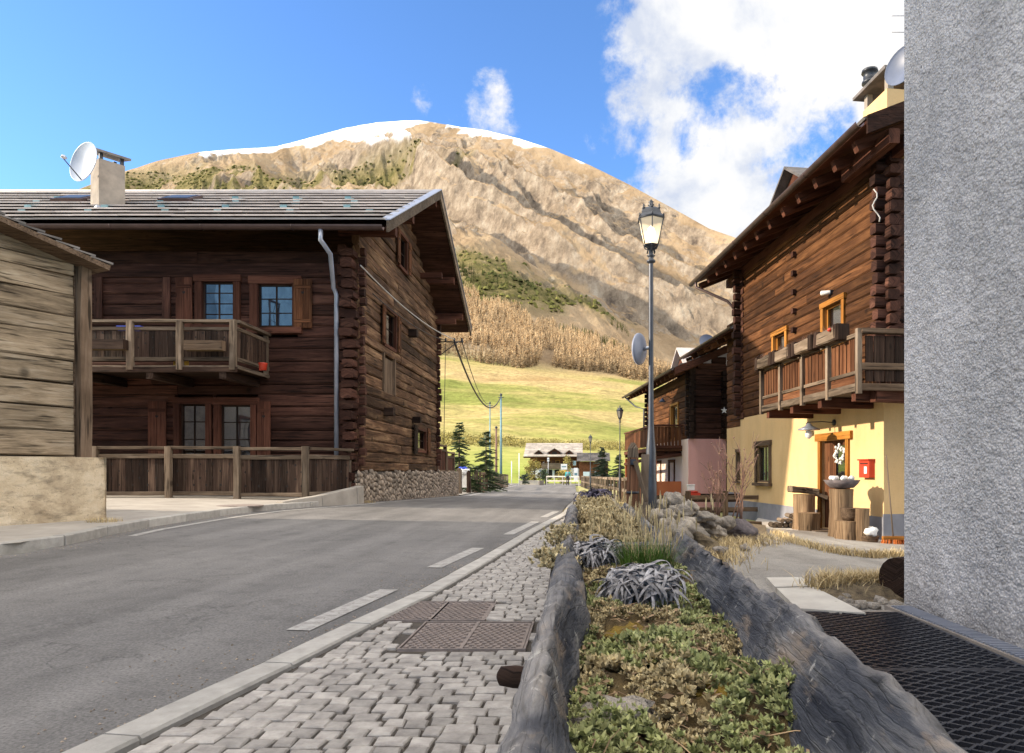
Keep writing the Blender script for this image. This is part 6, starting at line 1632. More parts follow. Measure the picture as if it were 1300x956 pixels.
pole(636,58,501.5,.12,.07,M['teal'],'taller teal metal pole beside the road carrying the thick cable')
pole(622,58,512,.07,.045,M['teal'],'shorter thin dark pole beside the taller teal pole')
pole(630,62,543,.13,.08,M['twig'],'brown wooden pole half hidden behind the young spruce')
for px, D, top, lb in ((649.5,74,586,'short white post at the verge nearer the spruces'),(659,76,576,'tall thin white post where the road bends away')):
    x,y = gxy(px,D); m = MB(); m.tube([(x,y,G(x,y)-.1),(x,y,zp(D,top))],.045,8); m.lathe((x,y,zp(D,top)-.02),[(.06,0),(.06,.05),(.01,.08)],8); tag(m.build('marker_post', M['white']), lb, 'post')
def sign(px, D, py0, py1, wpx, m_, lb, nm='sign_board'):
    x,y = gxy(px,D); t = thing(nm, (x,y,G(x,y)), lb, 'sign')
    m = MB(); m.tube([(x,y,G(x,y)),(x,y,zp(D,py0))],.035,6); m.build('pole', M['steel'], t)
    m = MB(); w = wpx*D/F/2; m.obox((x,y,0),(1,0,0),(0,-1,0),-w,w,.03,.06,zp(D,py1),zp(D,py0)); m.build('board', m_, t)
    m = MB(); m.obox((x,y,0),(1,0,0),(0,-1,0),-w*.7,w*.7,.061,.066,zp(D,py1)+(zp(D,py0)-zp(D,py1))*.4,zp(D,py1)+(zp(D,py0)-zp(D,py1))*.6); m.build('stripe', M['teal'], t)
sign(716,84,589,596,8,M['white'],'pale sign board above the yellow panel before the far chalet')
sign(715,83,597,603,9,M['yellowplastic'],'yellow sign panel behind the walker')
sign(731,84,594,610,5,M['white'],'upright white sign panel on the pavement by the far chalet')
sign(686,80,595,600,4,M['white'],'small white sign on a thin pole beside the yellow green shrub')
sign(696,90,581,586,2.5,M['white'],'small high square sign on a pole against the far chalet')
for px in (688,):
    c = gb_(px-1,76); m = MB(); m.lathe(c,[(.28,0),(.34,.5),(.36,.52),(.3,.5)],14); tag(m.build('flower_tub', M['cement']), 'dark round flower tub at the road end near the small sign', 'tub')
m = MB(); x,y = gxy(672,79); m.box((x,y,G(x,y)+.2),(2.2,.5,.5),j=.02); m.box((x,y,G(x,y)+.47),(2.3,.55,.05)); tag(m.build('low_wall', M['slab']), 'low pale wall below the yellow green shrub at the bend', 'wall')

# ================= STREET LAMPS =================
def street_lamp(x, y, ztop, label, group, sc=1.0, heavy=True):
    zg = G(x,y); t = thing('street_lamp', (x,y,zg), label, 'street lamp', group)
    zl = ztop-.62  # lantern bottom
    m = MB(); b = .068 if heavy else .055
    m.lathe((x,y,zg-.1), [(b*1.1,0),(b*1.1,.9),(b*1.0,1.0),(b*.95,1.35),(b*.72,1.5),(b*.55,1.7),(b*.48,2.2),(b*.42,zl-.25-zg+.1),(b*.36,zl-.2-zg+.1)], 16)
    m.build('post', M['postgrey'], t)
    m = MB(); m.lathe((x,y,zl-.22), [(.02,-.02),(.055,0),(.06,.02),(.03,.045),(.035,.07),(.055,.085),(.03,.105),(.028,.15),(.05,.19),(.075,.21),(.09,.225)], 14); m.build('collar', M['postgrey'], t)
    n = 6; ra, rb_ = .098, .178; z0, z1 = zl, zl+.335
    ang = [math.pi/6*0+2*math.pi*i/n+math.pi/6 for i in range(n)]
    lo = [V((x+ra*math.cos(a),y+ra*math.sin(a),z0)) for a in ang]; hi = [V((x+rb_*math.cos(a),y+rb_*math.sin(a),z1)) for a in ang]
    m = MB()
    for i in range(n): m.tube([lo[i],hi[i]],.0075,5); m.tube([lo[i],lo[(i+1)%n]],.008,5); m.tube([hi[i],hi[(i+1)%n]],.013,6)
    fr = m.build('lantern_frame', M['iron'], t)
    m = MB(); l2 = [V((x,y,p.z))+(p-V((x,y,p.z)))*.97 for p in lo]; h2 = [V((x,y,p.z))+(p-V((x,y,p.z)))*.97 for p in hi]
    for i in range(n): m.add([l2[i],l2[(i+1)%n],h2[(i+1)%n],h2[i]],[(0,1,2,3)])
    m.build('lantern_glass', M['lampglass' if heavy else 'lampglass_off'], fr)
    m = MB(); m.lathe((x,y,z0+.05), [(.02,0),(.045,.04),(.05,.11),(.03,.17),(.01,.19)], 12); m.build('bulb', M['bulb' if heavy else 'white'], fr)
    m = MB(); vs = []
    prof = [(.19,0),(.145,.05),(.125,.105),(.085,.135),(.05,.14)]
    for (r_,z_) in prof: vs += [(x+r_*math.cos(a),y+r_*math.sin(a),z1+.012+z_) for a in ang]
    m.add(vs, [(k*n+i,k*n+(i+1)%n,(k+1)*n+(i+1)%n,(k+1)*n+i) for k in range(4) for i in range(n)]+[tuple(4*n+i for i in range(n)), tuple(range(n-1,-1,-1))], None, .5)
    m.build('lantern_roof', M['iron'], fr)
    m = MB(); zc_ = z1+.15
    m.lathe((x,y,zc_), [(.03,0),(.02,.02),(.045,.04),(.02,.06),(.035,.08),(.008,.105),(.003,.12)], 10)
    for i in range(n):
        a = ang[i]; p = V((x+.115*math.cos(a),y+.115*math.sin(a),z1+.115)); m.lathe(p,[(.008,0),(.02,.02),(.008,.035),(.014,.05),(.002,.075)],6)
        p = hi[i]; m.lathe(p+V((0,0,.01)),[(.012,0),(.006,.02),(.012,.03),(.001,.05)],5)
    m.build('finial', M['iron'], fr)
    m = MB()
    for i in range(n):
        a = ang[i]; d = V((math.cos(a),math.sin(a),0)); q_ = V((x,y,zl)); m.tube([q_+d*.10, q_+d*.085-V((0,0,.03)), q_+d*.045-V((0,0,.05)), q_+d*.055-V((0,0,.10))], .009, 5)
    m.build('scroll_bracket', M['iron'], fr)
    return t
tg = NT('frosted_lamp_glass'); tg.set(Roughness=.5); tg.b.inputs['Base Color'].default_value = (.66,.56,.40,1); tg.b.inputs['Transmission Weight'].default_value = .75; tg.b.inputs['IOR'].default_value = 1.05
tg.b.inputs['Emission Color'].default_value = (1,.86,.66,1); tg.b.inputs['Emission Strength'].default_value = .12
M['lampglass'] = tg.m
M['lampglass_off'] = plain('grey_lamp_glass', (.22,.20,.17), (.17,.155,.13), 3, .3, 0)
tb = NT('lit_bulb'); tb.b.inputs['Emission Color'].default_value = (1,.9,.72,1); tb.b.inputs['Emission Strength'].default_value = 22; tb.b.inputs['Base Color'].default_value = (.9,.9,.85,1); M['bulb'] = tb.m
LX, LY = (826.5-CX)*8.9/F, 8.9
street_lamp(LX, LY, zp(8.9,251)-.0, 'tall grey street lamp with lit six sided lantern behind the log troughs', 'street lamps')
x,y = gxy(787,33); street_lamp(x, y, zp(33,514), 'middle distance street lamp beside the narrow dark conifer', 'street lamps', heavy=False)
x,y = gxy(749.5,55); street_lamp(x, y, zp(55,551), 'smallest street lamp before the far chalet', 'street lamps', heavy=False)
dish('lamp_dish', P(816,443,8.95), (-.86,.50,.05), .205, 'round grey dish clamped to the post of the nearest street lamp', 'dish', 'dishmid', parent_mount=(LX-.02,LY,zp(8.9,441)), feed=False)

# ================= WALKER =================
def person(c, hgt, label):
    s = hgt/1.75; c = V(c); t = thing('person', c, label, 'person')
    J = {'pel':(0,0,.95),'sp':(0,.01,1.15),'ch':(0,.0,1.35),'nk':(0,0,1.50),'hd':(0,.0,1.60),'top':(0,0,1.72),
         'hl':(-.09,0,.92),'kl':(-.10,-.06,.50),'al':(-.11,.06,.08),'tl':(-.11,-.07,.04),'hr':(.09,0,.92),'kr':(.10,.02,.50),'ar':(.10,.14,.09),'tr':(.10,.04,.05),
         'sl':(-.18,0,1.42),'el':(-.25,.03,1.14),'wl':(-.24,-.08,.90),'fl':(-.235,-.12,.82),'sr':(.18,0,1.42),'er':(.25,.04,1.14),'wr':(.25,-.06,.90),'fr':(.25,-.1,.82)}
    Rr = {'pel':.14,'sp':.125,'ch':.15,'nk':.055,'hd':.095,'top':.075,'hl':.095,'kl':.06,'al':.042,'tl':.038,'hr':.095,'kr':.06,'ar':.042,'tr':.038,'sl':.065,'el':.048,'wl':.034,'fl':.03,'sr':.065,'er':.048,'wr':.034,'fr':.03}
    Ed = [('pel','sp'),('sp','ch'),('ch','nk'),('nk','hd'),('hd','top'),('pel','hl'),('hl','kl'),('kl','al'),('al','tl'),('pel','hr'),('hr','kr'),('kr','ar'),('ar','tr'),('ch','sl'),('sl','el'),('el','wl'),('wl','fl'),('ch','sr'),('sr','er'),('er','wr'),('wr','fr')]
    def skin(name, keys, m_, grow=0, kadj=None):
        keys = list(keys); me = bpy.data.meshes.new(name); ix = {k:i for i,k in enumerate(keys)}
        me.from_pydata([V(J[k])*s for k in keys], [(ix[a],ix[b]) for a,b in Ed if a in ix and b in ix], []); o = bpy.data.objects.new(name, me); COL.objects.link(o); o.parent = t
        md = o.modifiers.new('s','SKIN'); md.use_smooth_shade = True
        for k in keys: me.skin_vertices[0].data[ix[k]].radius = ((Rr[k]+grow)*s,(Rr[k]*.85+grow)*s)
        me.skin_vertices[0].data[0].use_root = True
        o.modifiers.new('u','SUBSURF').levels = 2; o.modifiers['u'].render_levels = 2; me.materials.append(m_); return o
    skin('body', ['pel']+[k for k in J if k != 'pel'], M['skin'])
    skin('jacket', ['ch','sp','pel','sl','el','wl','sr','er','wr'], M['tealcloth'], .022)
    skin('trousers', ['pel','hl','kl','al','hr','kr','ar'], M['darkcloth'], .016)
    m = MB(); m.blob(c+V((0,.015,1.66))*s if False else V((c.x,c.y+.02*s,c.z+1.67*s)), (.105*s,.115*s,.12*s), 12, 8, .06); m.build('hair', M['hairm'], t)
    m = MB()
    for dx,dy in ((-.11,0),(.10,.09)): m.box((c.x+dx*s,c.y+(dy-.03)*s,c.z+.05*s),(.09*s,.26*s,.09*s),j=.008)
    m.build('shoes', M['dark'], t)
    m = MB(); m.blob((c.x,c.y-.16*s,c.z+1.22*s),(.14*s,.09*s,.22*s),10,8,.08); m.build('backpack', M['teal'], t)
    return t
wx, wy = gxy(720.8,76); person((wx,wy,G(wx,wy)+.005), 1.75, 'walker in a teal jacket and dark trousers standing at the road end')
# ================= LOG TROUGHS =================
def mk_trough():
    t = NT('grey_hewn_log'); co = t.n('ShaderNodeTexCoord').outputs['Object']
    a = t.noise(t.mapping(co, (16,1.8,16)), 1.0, 8, .72); b = t.noise(t.mapping(co, (3,1.2,3)), 1.3, 4, .6)
    f = t.math('ADD', t.math('MULTIPLY', a, .6), t.math('MULTIPLY', b, .4))
    c = t.ramp(f, [(.36,(.014,.016,.024)),(.48,(.075,.077,.088)),(.57,(.185,.175,.17)),(.70,(.44,.40,.36))])
    c = t.mix(.8, c, t.ramp(t.noise(t.mapping(co, (45,2.2,45)), 1.0, 4, .6), [(.36,.25),(.46,1.0)]), 'MULTIPLY')
    vv = t.n('ShaderNodeTexVoronoi', feature='DISTANCE_TO_EDGE'); vv.inputs['Scale'].default_value = 1.0
    nz_ = t.n('ShaderNodeTexNoise'); nz_.inputs['Scale'].default_value = 6; nz_.inputs['Detail'].default_value = 4; t.l(co, nz_.inputs['Vector'])
    ad = t.n('ShaderNodeVectorMath', operation='MULTIPLY_ADD'); t.l(nz_.outputs['Color'], ad.inputs[0]); ad.inputs[1].default_value = (.05,.4,.05); t.l(co, ad.inputs[2])
    t.l(t.mapping(ad.outputs[0], (38,1.5,38)), vv.inputs['Vector']); ck = t.ramp(vv.outputs['Distance'], [(.0,0),(.07,1)])
    cg = t.ramp(t.noise(co, 4, 3), [(.42,0),(.6,1)])
    c = t.mix(t.math('MULTIPLY', cg, .35), c, t.mix(1.0, c, t.ramp(ck, [(0,.25),(.8,1)]), 'MULTIPLY'))
    c = t.mix(t.ramp(t.noise(t.mapping(co,(9,3,9)), 1.0, 6, .7), [(.54,0),(.66,.7)]), c, (.30,.225,.16))
    c = t.mix(t.ramp(t.noise(co, 11, 6, .75), [(.60,0),(.68,.8)]), c, (.50,.47,.42))
    t.col(c); t.set(Roughness=.75); t.b.inputs['Specular IOR Level'].default_value = .25; t.bump(t.math('ADD', a, t.math('MULTIPLY', ck, .12)), .8, .02)
    pt = t.n('ShaderNodeNewGeometry').outputs['Pointiness']; c2 = t.mix(t.ramp(pt, [(.53,0),(.64,.65)]), c, (.46,.41,.36)); t.col(c2); return t.m  # wear and a lit-edge highlight put into the colour of convex edges
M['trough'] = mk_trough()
M['unused'] = wood('grey_hewn_log', (.020,.020,.026), (.115,.105,.105), (.36,.33,.30), .1, 1.1, 1.0, .8, knots=False)
def nn2(x, y, s): return float(vn(np.array([x]), np.array([y]), s)[0])-.5
def trough(y0, y1, xl, xr, zr, label, seed, soil_z, group='hewn log planters along the pavement'):
    t = thing('log_planter', ((xl+xr)/2, (y0+y1)/2, 0), label, 'planter', group)
    n = int((y1-y0)/.025)
    for side in (-1, 1):
        vs = []; us = []
        def prof(y):
            q = (y-y0)/(y1-y0)
            jag = .035*nn2(y*3, 1, seed)+.03*nn2(y*9, 2, seed+1)
            zt = zr+ .045*nn2(y*1.3, 7, seed+side)+ jag*.6
            th = .065+.05*nn2(y*2.2, 3, seed+2+side)
            ox = (xl if side < 0 else xr)+(.04 if side < 0 else .02)*nn2(y*.9, 5, seed+side)
            if side > 0 and y0 < 2: ox = float(np.interp(y, [.75,1.23,2.0,2.63,3.3,4.05],[.50,.525,.57,.605,.60,.58]))+.015*nn2(y*2.5,5,seed)
            s_ = side
            rimw = .05 if s_ < 0 else .022
            if s_ > 0: th = rimw+.02
            pts = [(ox+s_*.02, -.02), (ox+s_*.05, .12), (ox+s_*.06, .27), (ox+s_*.045, .40), (ox+s_*.02+jag*.4, zt-.055), (ox+s_*.012, zt-.008), (ox-s_*.02, zt+.010+.012*nn2(y*20,1,seed)), (ox-s_*th*.7, zt+.004+.014*nn2(y*17,4,seed)), (ox-s_*th, zt-.025), (ox-s_*(th+(.02 if s_ < 0 else .045)+.02*nn2(y*6,6,seed)), zt-.10), (ox-s_*(th+(.03 if s_ < 0 else .085)), zt-.22)]
            return pts
        m = 11
        for k in range(n+1):
            y = y0+(y1-y0)*k/n; g = G(0, y)
            acc = 0
            for i,(x,z) in enumerate(prof(y)):
                r_ = .016*nn2(y*24+i*3.3, i*1.7, seed+9)+.012*nn2(y*5+i*7.7, i*2.1, seed+8)+.012*nn2(y*2.0, i*9.1, seed+5)
                vs.append((x+r_, y+.01*nn2(i*3.,y*9,seed), z+(g if z < .1 else 0)+r_)); us.append((y*1.0+seed, i*.055, side))
        fs = [(k*m+i, k*m+i+1, (k+1)*m+i+1, (k+1)*m+i) if side<0 else (k*m+i,(k+1)*m+i,(k+1)*m+i+1,k*m+i+1) for k in range(n) for i in range(m-1)]
        fs += [tuple(range(m)), tuple(n*m+i for i in range(m))]
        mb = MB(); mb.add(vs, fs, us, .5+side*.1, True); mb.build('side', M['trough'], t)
    for yy in (y0, y1-.09):
        mb = MB(); mb.grid(lambda a,b: (xl+.03+(xr-xl-.06)*a, yy, -.02+(zr-.03)*b), 10, 6); mb.grid(lambda a,b: (xl+.03+(xr-xl-.06)*a, yy+.09, -.02+(zr-.03)*b), 10, 6); mb.grid(lambda a,b: (xl+.03+(xr-xl-.06)*a, yy+.09*b, -.02+zr-.03), 10, 1)
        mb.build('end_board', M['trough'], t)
    mb = MB(); mb.grid(lambda a,b: (xl+.05+(xr-xl-.10)*a, y0+.05+(y1-y0-.1)*b, soil_h(xl+.05+(xr-xl-.10)*a, y0+.05+(y1-y0-.1)*b)-.012), 26, int((y1-y0)*22)); mb.build('soil', M['moss'], t)
    return t
def soil_h(x, y): return .425+.10*nn2(x*4.2, y*3.1, 77)+.05*nn2(x*11, y*11, 78)+.03*nn2(x*31,y*31,79)
ta = trough(.75, 4.05, -.098, .585, .575, 'nearest hewn grey log planter filled with green sedum and withered grey plants', 3, .42)
mb = MB(); p = V((-.150, 1.50, .50)); mb.tube([p+V((.10,0,-.01)), p, p-V((.030,-.006,.0)), p-V((.036,-.008,.0))], [.020,.025,.021,.010], 12); mb.build('peg', M['wood_dark'], ta)
trough(4.16, 7.9, -.13, .50, .56, 'second hewn log planter with dry grass and reddish brown sedum', 13, .42)
trough(8.0, 12.2, -.12, .45, .52, 'farthest hewn log planter with a dark purple withered shrub', 23, .42)
# ---- sedum carpet ----
def rosette(mb, c, s, r_, up=.6, nl=8):
    rv = r_.random()
    tilt = V((r_.gauss(0,.3), r_.gauss(0,.3), 1)).normalized(); a0 = tilt.orthogonal().normalized(); b0 = tilt.cross(a0)
    for k in range(nl):
        th = 2*math.pi*k/nl*1.618*1.6+r_.uniform(-.3,.3); d = a0*math.cos(th)+b0*math.sin(th); sd = tilt.cross(d)
        lv = k/nl; e = d*(1-lv*.55)+tilt*(up*.35+lv*1.0)
        e = e*s*r_.uniform(.8,1.2); w = sd*s*.30; base = c
        mid = base+e*.55+tilt*s*.05
        mb.add([base-w*.35, base+w*.35, mid+w, base+e*.95+w*.25, base+e, base+e*.95-w*.25, mid-w], [(0,1,2,6),(6,2,3,5),(3,4,5)], None, max(0,min(1,rv*.6+r_.uniform(0,.4))))
M['twiglitter'] = plain('dead_leaf_litter', (.36,.24,.13), (.16,.10,.06), 12, .9, .2, rnd=.5)
def carpet(name, n, y0, y1, xl, xr, s0, s1, m_, label, sel, seed, hgt=.02):
    r_ = random.Random(seed); mb = MB(); k = 0
    for _ in range(n*6):
        y = r_.uniform(y0, y1); x = r_.uniform(xl, xr)
        q = nn2(x*5+3, y*4, 91)+.5
        if nn2(x*13, y*11, 95) < -.20 and r_.random() < .85: continue
        if not sel(q, x, y): continue
        if (x-.165)**2/.012+(y-2.15)**2/.03 < 1: continue    # ochre moss hole
        s = r_.uniform(s0, s1)*(1+.7*nn2(x*8,y*8,96)); z = soil_h(x, y)+r_.uniform(-.01, hgt)
        rosette(mb, V((x,y,z)), s, r_); k += 1
        if k >= n: break
    o = mb.build(name, m_, loc=(0,0,0), kind='stuff'); tag(o, label, 'ground cover'); return o
carpet('sedum', 6000, .85, 3.95, -.03, .50, .010, .019, M['sedum'], 'green and yellow sedum rosettes carpeting the nearest log planter', lambda q,x,y: q > .40, 1)
carpet('sedum', 2800, .85, 3.95, -.03, .50, .010, .018, M['sedumpale'], 'yellow brown sedum rosettes between the green ones in the nearest log planter', lambda q,x,y: q <= .48, 2)
carpet('sedum', 2200, 4.25, 7.8, -.08, .44, .022, .038, M['sedumpale'], 'reddish yellow sedum filling the second log planter', lambda q,x,y: q < .8, 3, .09)
carpet('sedum', 1300, 8.1, 12.1, -.08, .40, .03, .05, M['sedumpale'], 'dry sedum and litter filling the farthest log planter', lambda q,x,y: True, 4, .10)
# dead leaves, stems and litter among the sedum
r_ = random.Random(31); mb = MB()
for _ in range(1500):
    y = r_.uniform(.85,3.95); x = r_.uniform(-.04,.50); z = soil_h(x,y)+r_.uniform(.0,.022); th = r_.uniform(0,6.28); L = r_.uniform(.006,.016); d = V((math.cos(th),math.sin(th),r_.uniform(-.5,.5))); w = V((-d.y,d.x,r_.uniform(-.5,.5)))*L*.4; p = V((x,y,z))
    mb.add([p-d*L, p+w+V((0,0,.003)), p+d*L, p-w], [(0,1,2,3)], None, r_.random())
for _ in range(160):
    y = r_.uniform(.85,3.95); x = r_.uniform(-.02,.48); z = soil_h(x,y)+.012; th = r_.uniform(0,6.28); L = r_.uniform(.03,.12); d = V((math.cos(th),math.sin(th),r_.uniform(-.05,.25))); p = V((x,y,z))
    mb.tube([p, p+d*L*.5+V((r_.gauss(0,.006),r_.gauss(0,.006),.006)), p+d*L], [.0016,.0013,.0008], 4, smooth=False)
tag(mb.build('leaf_litter', M['twiglitter'], loc=(0,0,0), kind='stuff'), 'brown dead leaves and thin stems lying among the sedum', 'litter')
# sedum spilling over the road-side rim
r_ = random.Random(8); mb = MB()
for _ in range(420):
    y = r_.choice((2.95,3.05,3.9,4.05,4.3))+r_.gauss(0,.10); x = -.12+r_.gauss(0,.045); rosette(mb, V((x,y,.56+r_.gauss(0,.02))), r_.uniform(.016,.028), r_)
tag(mb.build('sedum', M['sedumpale'], loc=(0,0,0), kind='stuff'), 'sedum cushions spilling over the road side rim of the planters', 'ground cover')
mb = MB(); mb.blob((.165,2.15,.40),(.11,.18,.055),22,12,.25,seed=5,freq=4); mb.blob((.33,1.62,.40),(.08,.07,.05),16,10,.25,seed=6,freq=4)
o = mb.build('moss', M['ochre'], loc=(0,0,0), kind='stuff'); tag(o, 'ochre brown moss cushion showing between the sedum', 'moss')
mb = MB(); mb.blob((.06,1.42,.44),(.09,.05,.035),14,9,.3,seed=9,freq=3); tag(mb.build('planter_stone', M['rock']), 'brownish flat stone lying in the near end of the sedum planter', 'stone')
# ---- withered strap-leaved clumps ----
def strap_clump(c, R_, n, L, m_, label, seed, h=.6, name='withered_plant', wid=.006, group=None):
    r_ = random.Random(seed); mb = MB(); c = V(c)
    for _ in range(n):
        th = r_.uniform(0,6.283); rr = R_*math.sqrt(r_.random())*.65; b = c+V((rr*math.cos(th), rr*math.sin(th), h*R_*(1-(rr/R_)**2)*r_.uniform(.5,1)))
        th2 = th+r_.gauss(0,.7); d = V((math.cos(th2), math.sin(th2), 0)); ll = L*r_.uniform(.5,1.25); pts = []; cur = r_.gauss(0,2.4); el = r_.uniform(-.1,1.2); p = V(b)
        k = 7; rv = r_.random()
        for i in range(k+1):
            pts.append(V(p)); d = V((d.x*math.cos(cur*.25)-d.y*math.sin(cur*.25), d.x*math.sin(cur*.25)+d.y*math.cos(cur*.25), 0)); el -= .30*r_.uniform(.5,1.5); p = p+(d*math.cos(el)+V((0,0,math.sin(el))))*ll/k
        vs = []; 
        for i, q in enumerate(pts):
            w = wid*(1-.75*(i/k)**2); tg_ = (pts[min(i+1,k)]-pts[max(i-1,0)]).normalized(); sd = tg_.cross(V((0,0,1))); sd = sd.normalized() if sd.length > .01 else V((1,0,0)); tw = math.sin(i*.9+rv*6)*.7
            nrm = sd.cross(tg_); wv = (sd*math.cos(tw)+nrm*math.sin(tw))*w; vs += [q-wv, q+nrm*w*.55, q+wv]
        mb.add(vs, [(3*i+a,3*i+a+1,3*i+a+4,3*i+a+3) for i in range(k) for a in (0,1)], None, rv, True)
    return tag(mb.build(name, m_, loc=tuple(c)), label, 'plant', group)
gp_ = 'withered plants in the log planters'
strap_clump((.225,2.60,.45), .155, 620, .135, M['lavender'], 'largest withered silvery grey plant, a tangle of curled leaves, in the nearest planter', 1, .9, wid=.0085, group=gp_)
strap_clump((.08,3.70,.46), .14, 380, .14, M['lavender'], 'bluish silvery withered plant close to the rim behind the largest grey tangle', 2, .8, wid=.008, group=gp_)
M['purple'] = plain('dark_purple_withered_leaves', (.10,.085,.12), (.045,.035,.06), 9, .8, .3, rnd=.5)
strap_clump((.20,10.6,.46), .33, 420, .22, M['purple'], 'dark purple withered shrub in the farthest log planter', 3, .6, wid=.014, group=gp_)
strap_clump((.02,7.4,.45), .20, 200, .16, M['sedumpale'], 'small brown withered clump at the start of the farther planters', 4, .6, wid=.01, group=gp_)
# ---- grass tuft ----
def blades(c, n, R_, h0, h1, m_, seed, w=.004, lean=.5, name='blades', parent=None, head=False):
    r_ = random.Random(seed); mb = MB(); c = V(c)
    for _ in range(n):
        th = r_.uniform(0,6.283); rr = R_*math.sqrt(r_.random()); b = c+V((rr*math.cos(th), rr*math.sin(th), 0)); th2 = th+r_.gauss(0,.8); d = V((math.cos(th2),math.sin(th2),0)); h = r_.uniform(h0,h1); ln = h*r_.uniform(.05,lean); sd = V((-d.y,d.x,0)); rv = r_.random(); vs = []
        for i in range(5):
            q = i/4; p = b+d*ln*q**2+V((0,0,h*q*(1-.15*q))); ww = w*(1-.85*q); vs += [p-sd*ww, p+sd*ww]
        mb.add(vs, [(2*i,2*i+1,2*i+3,2*i+2) for i in range(4)], None, rv)
        if head and r_.random() < .5:
            p = b+d*ln+V((0,0,h*.85)); mb.tube([p-V((0,0,.05)), p-V((0,0,.02)), p+V((0,0,.012))], [.0015,.0045,.001], 4, smooth=False)
    return mb.build(name, m_, parent)
t = thing('grass_tuft', (.33,3.55,.42), 'tall grass tuft with fresh green blades and long pale dry stalks in the nearest planter', 'grass tuft')
blades((.33,3.55,.41), 620, .13, .10, .22, M['greenblade'], 1, .0035, .8, 'green_blades', t)
blades((.34,3.60,.41), 130, .14, .22, .50, M['straw'], 2, .0022, .6, 'dry_stalks', t, head=True)
for i,(x,y,h,lb) in enumerate(((.18,4.9,.26,'short tuft of straw coloured grass in the near half of the second planter'),(.33,5.7,.34,'tallest straw coloured tuft in the second planter'),(.12,6.7,.26,'straw coloured tuft near the far end of the second planter'),(.40,8.3,.38,'straw coloured tuft at the foot of the street lamp'),(.05,9.2,.22,'low straw coloured tuft before the purple shrub'))):
    t = thing('dry_grass_tuft', (x,y,.42), lb, 'grass tuft', 'dry grass tufts in the planters')
    blades((x,y,.40), 130, .16, h*.5, h, M['straw'], 20+i, .0028+.0004*y/4, .7, 'dry_blades', t)
# grass at the foot of the posts and around the bank
tuft_strip('dry_grass', [V((.75,6.0,0)),V((.85,7.5,0)),V((.9,9.0,0)),V((1.3,10.5,0)),V((1.0,13,0))], 2000, .14, .28, M['straw'], 'straw coloured grass growing on the bank round the street lamp', 'grass', z=None, lean=.8, seed=14, bw=.004)
# grit and small weeds in the gutters
r_ = random.Random(61); mb = MB()
for _ in range(2600):
    y = r_.uniform(1.5, 13); x = RK(y)-abs(r_.gauss(0,.07))-.01 if r_.random() < .6 else (LK(y)+abs(r_.gauss(0,.12))+.01 if y > 7 else RK(y)-abs(r_.gauss(0,.3)))
    s_ = r_.uniform(.003,.009); z = G(x,y)+.002; a = r_.uniform(0,3); d = V((math.cos(a),math.sin(a),0))*s_; e = V((-d.y,d.x,0))*.7
    mb.add([V((x,y,z))-d, V((x,y,z))-e, V((x,y,z))+d, V((x,y,z))+e, V((x,y,z+s_*.8))], [(0,1,4),(1,2,4),(2,3,4),(3,0,4)], None, r_.random())
tag(mb.build('gutter_grit', M['fieldstone'], loc=(0,0,0), kind='stuff'), 'fine grit gathered along the kerbs of the road', 'grit')
for (x,y,n,h,lb) in ((-6.80,9.75,240,.10,'small dry weed tuft at the corner of the ochre barn plinth'),(-5.55,17.6,160,.10,'small weed tuft at the foot of the stone plinth corner')):
    t = thing('weed_tuft', (x,y,G(x,y)+.1), lb, 'weed'); blades((x,y,G(x,y)+(.10 if y<12 else .0)), n, .22, h*.4, h, M['straw'], 71, .004, 1.2, 'blades', t)
# ---- post, rail, braces by the lamp ----
pp = (803-CX)*7.6/F
t = thing('fence_post', (pp,7.6,0), 'thick reddish brown log post with grey pointed top next to the street lamp', 'post')
m = MB(); m.tube([(pp,7.6,-.1),(pp,7.6,.6),(pp+.005,7.6,1.10)], [.068,.066,.062], 14); m.build('shaft', M['wood_pole'], t)
m = MB(); m.tube([(pp+.005,7.6,1.10),(pp+.005,7.6,1.20),(pp+.005,7.6,1.265)], [.063,.058,.022], 14, smooth=False); m.build('top', M['wood_oldgrey'], t)
m = MB(); m.box((pp,7.52,1.05),(.06,.06,.06)); m.lathe((pp,7.6,.70),[(.07,0),(.072,.012),(.07,.025)],14); m.build('iron_fitting', M['iron'], t)
m = MB(); m.beam((pp+.02,7.50,1.06),(pp+.14,7.42,.62),.035,.04,ch=.2,seg=3,j=.004); m.build('brace', M['wood_oldgrey'], t)
m = MB(); m.beam((pp+.14,7.75,-.05),(pp+.155,7.75,1.14),.085,.06,up=(0,1,0),ch=.15,seg=4,j=.006); tag(m.build('wooden_stake', M['wood_oldgrey']), 'grey flat stake standing between the log post and the street lamp', 'stake')
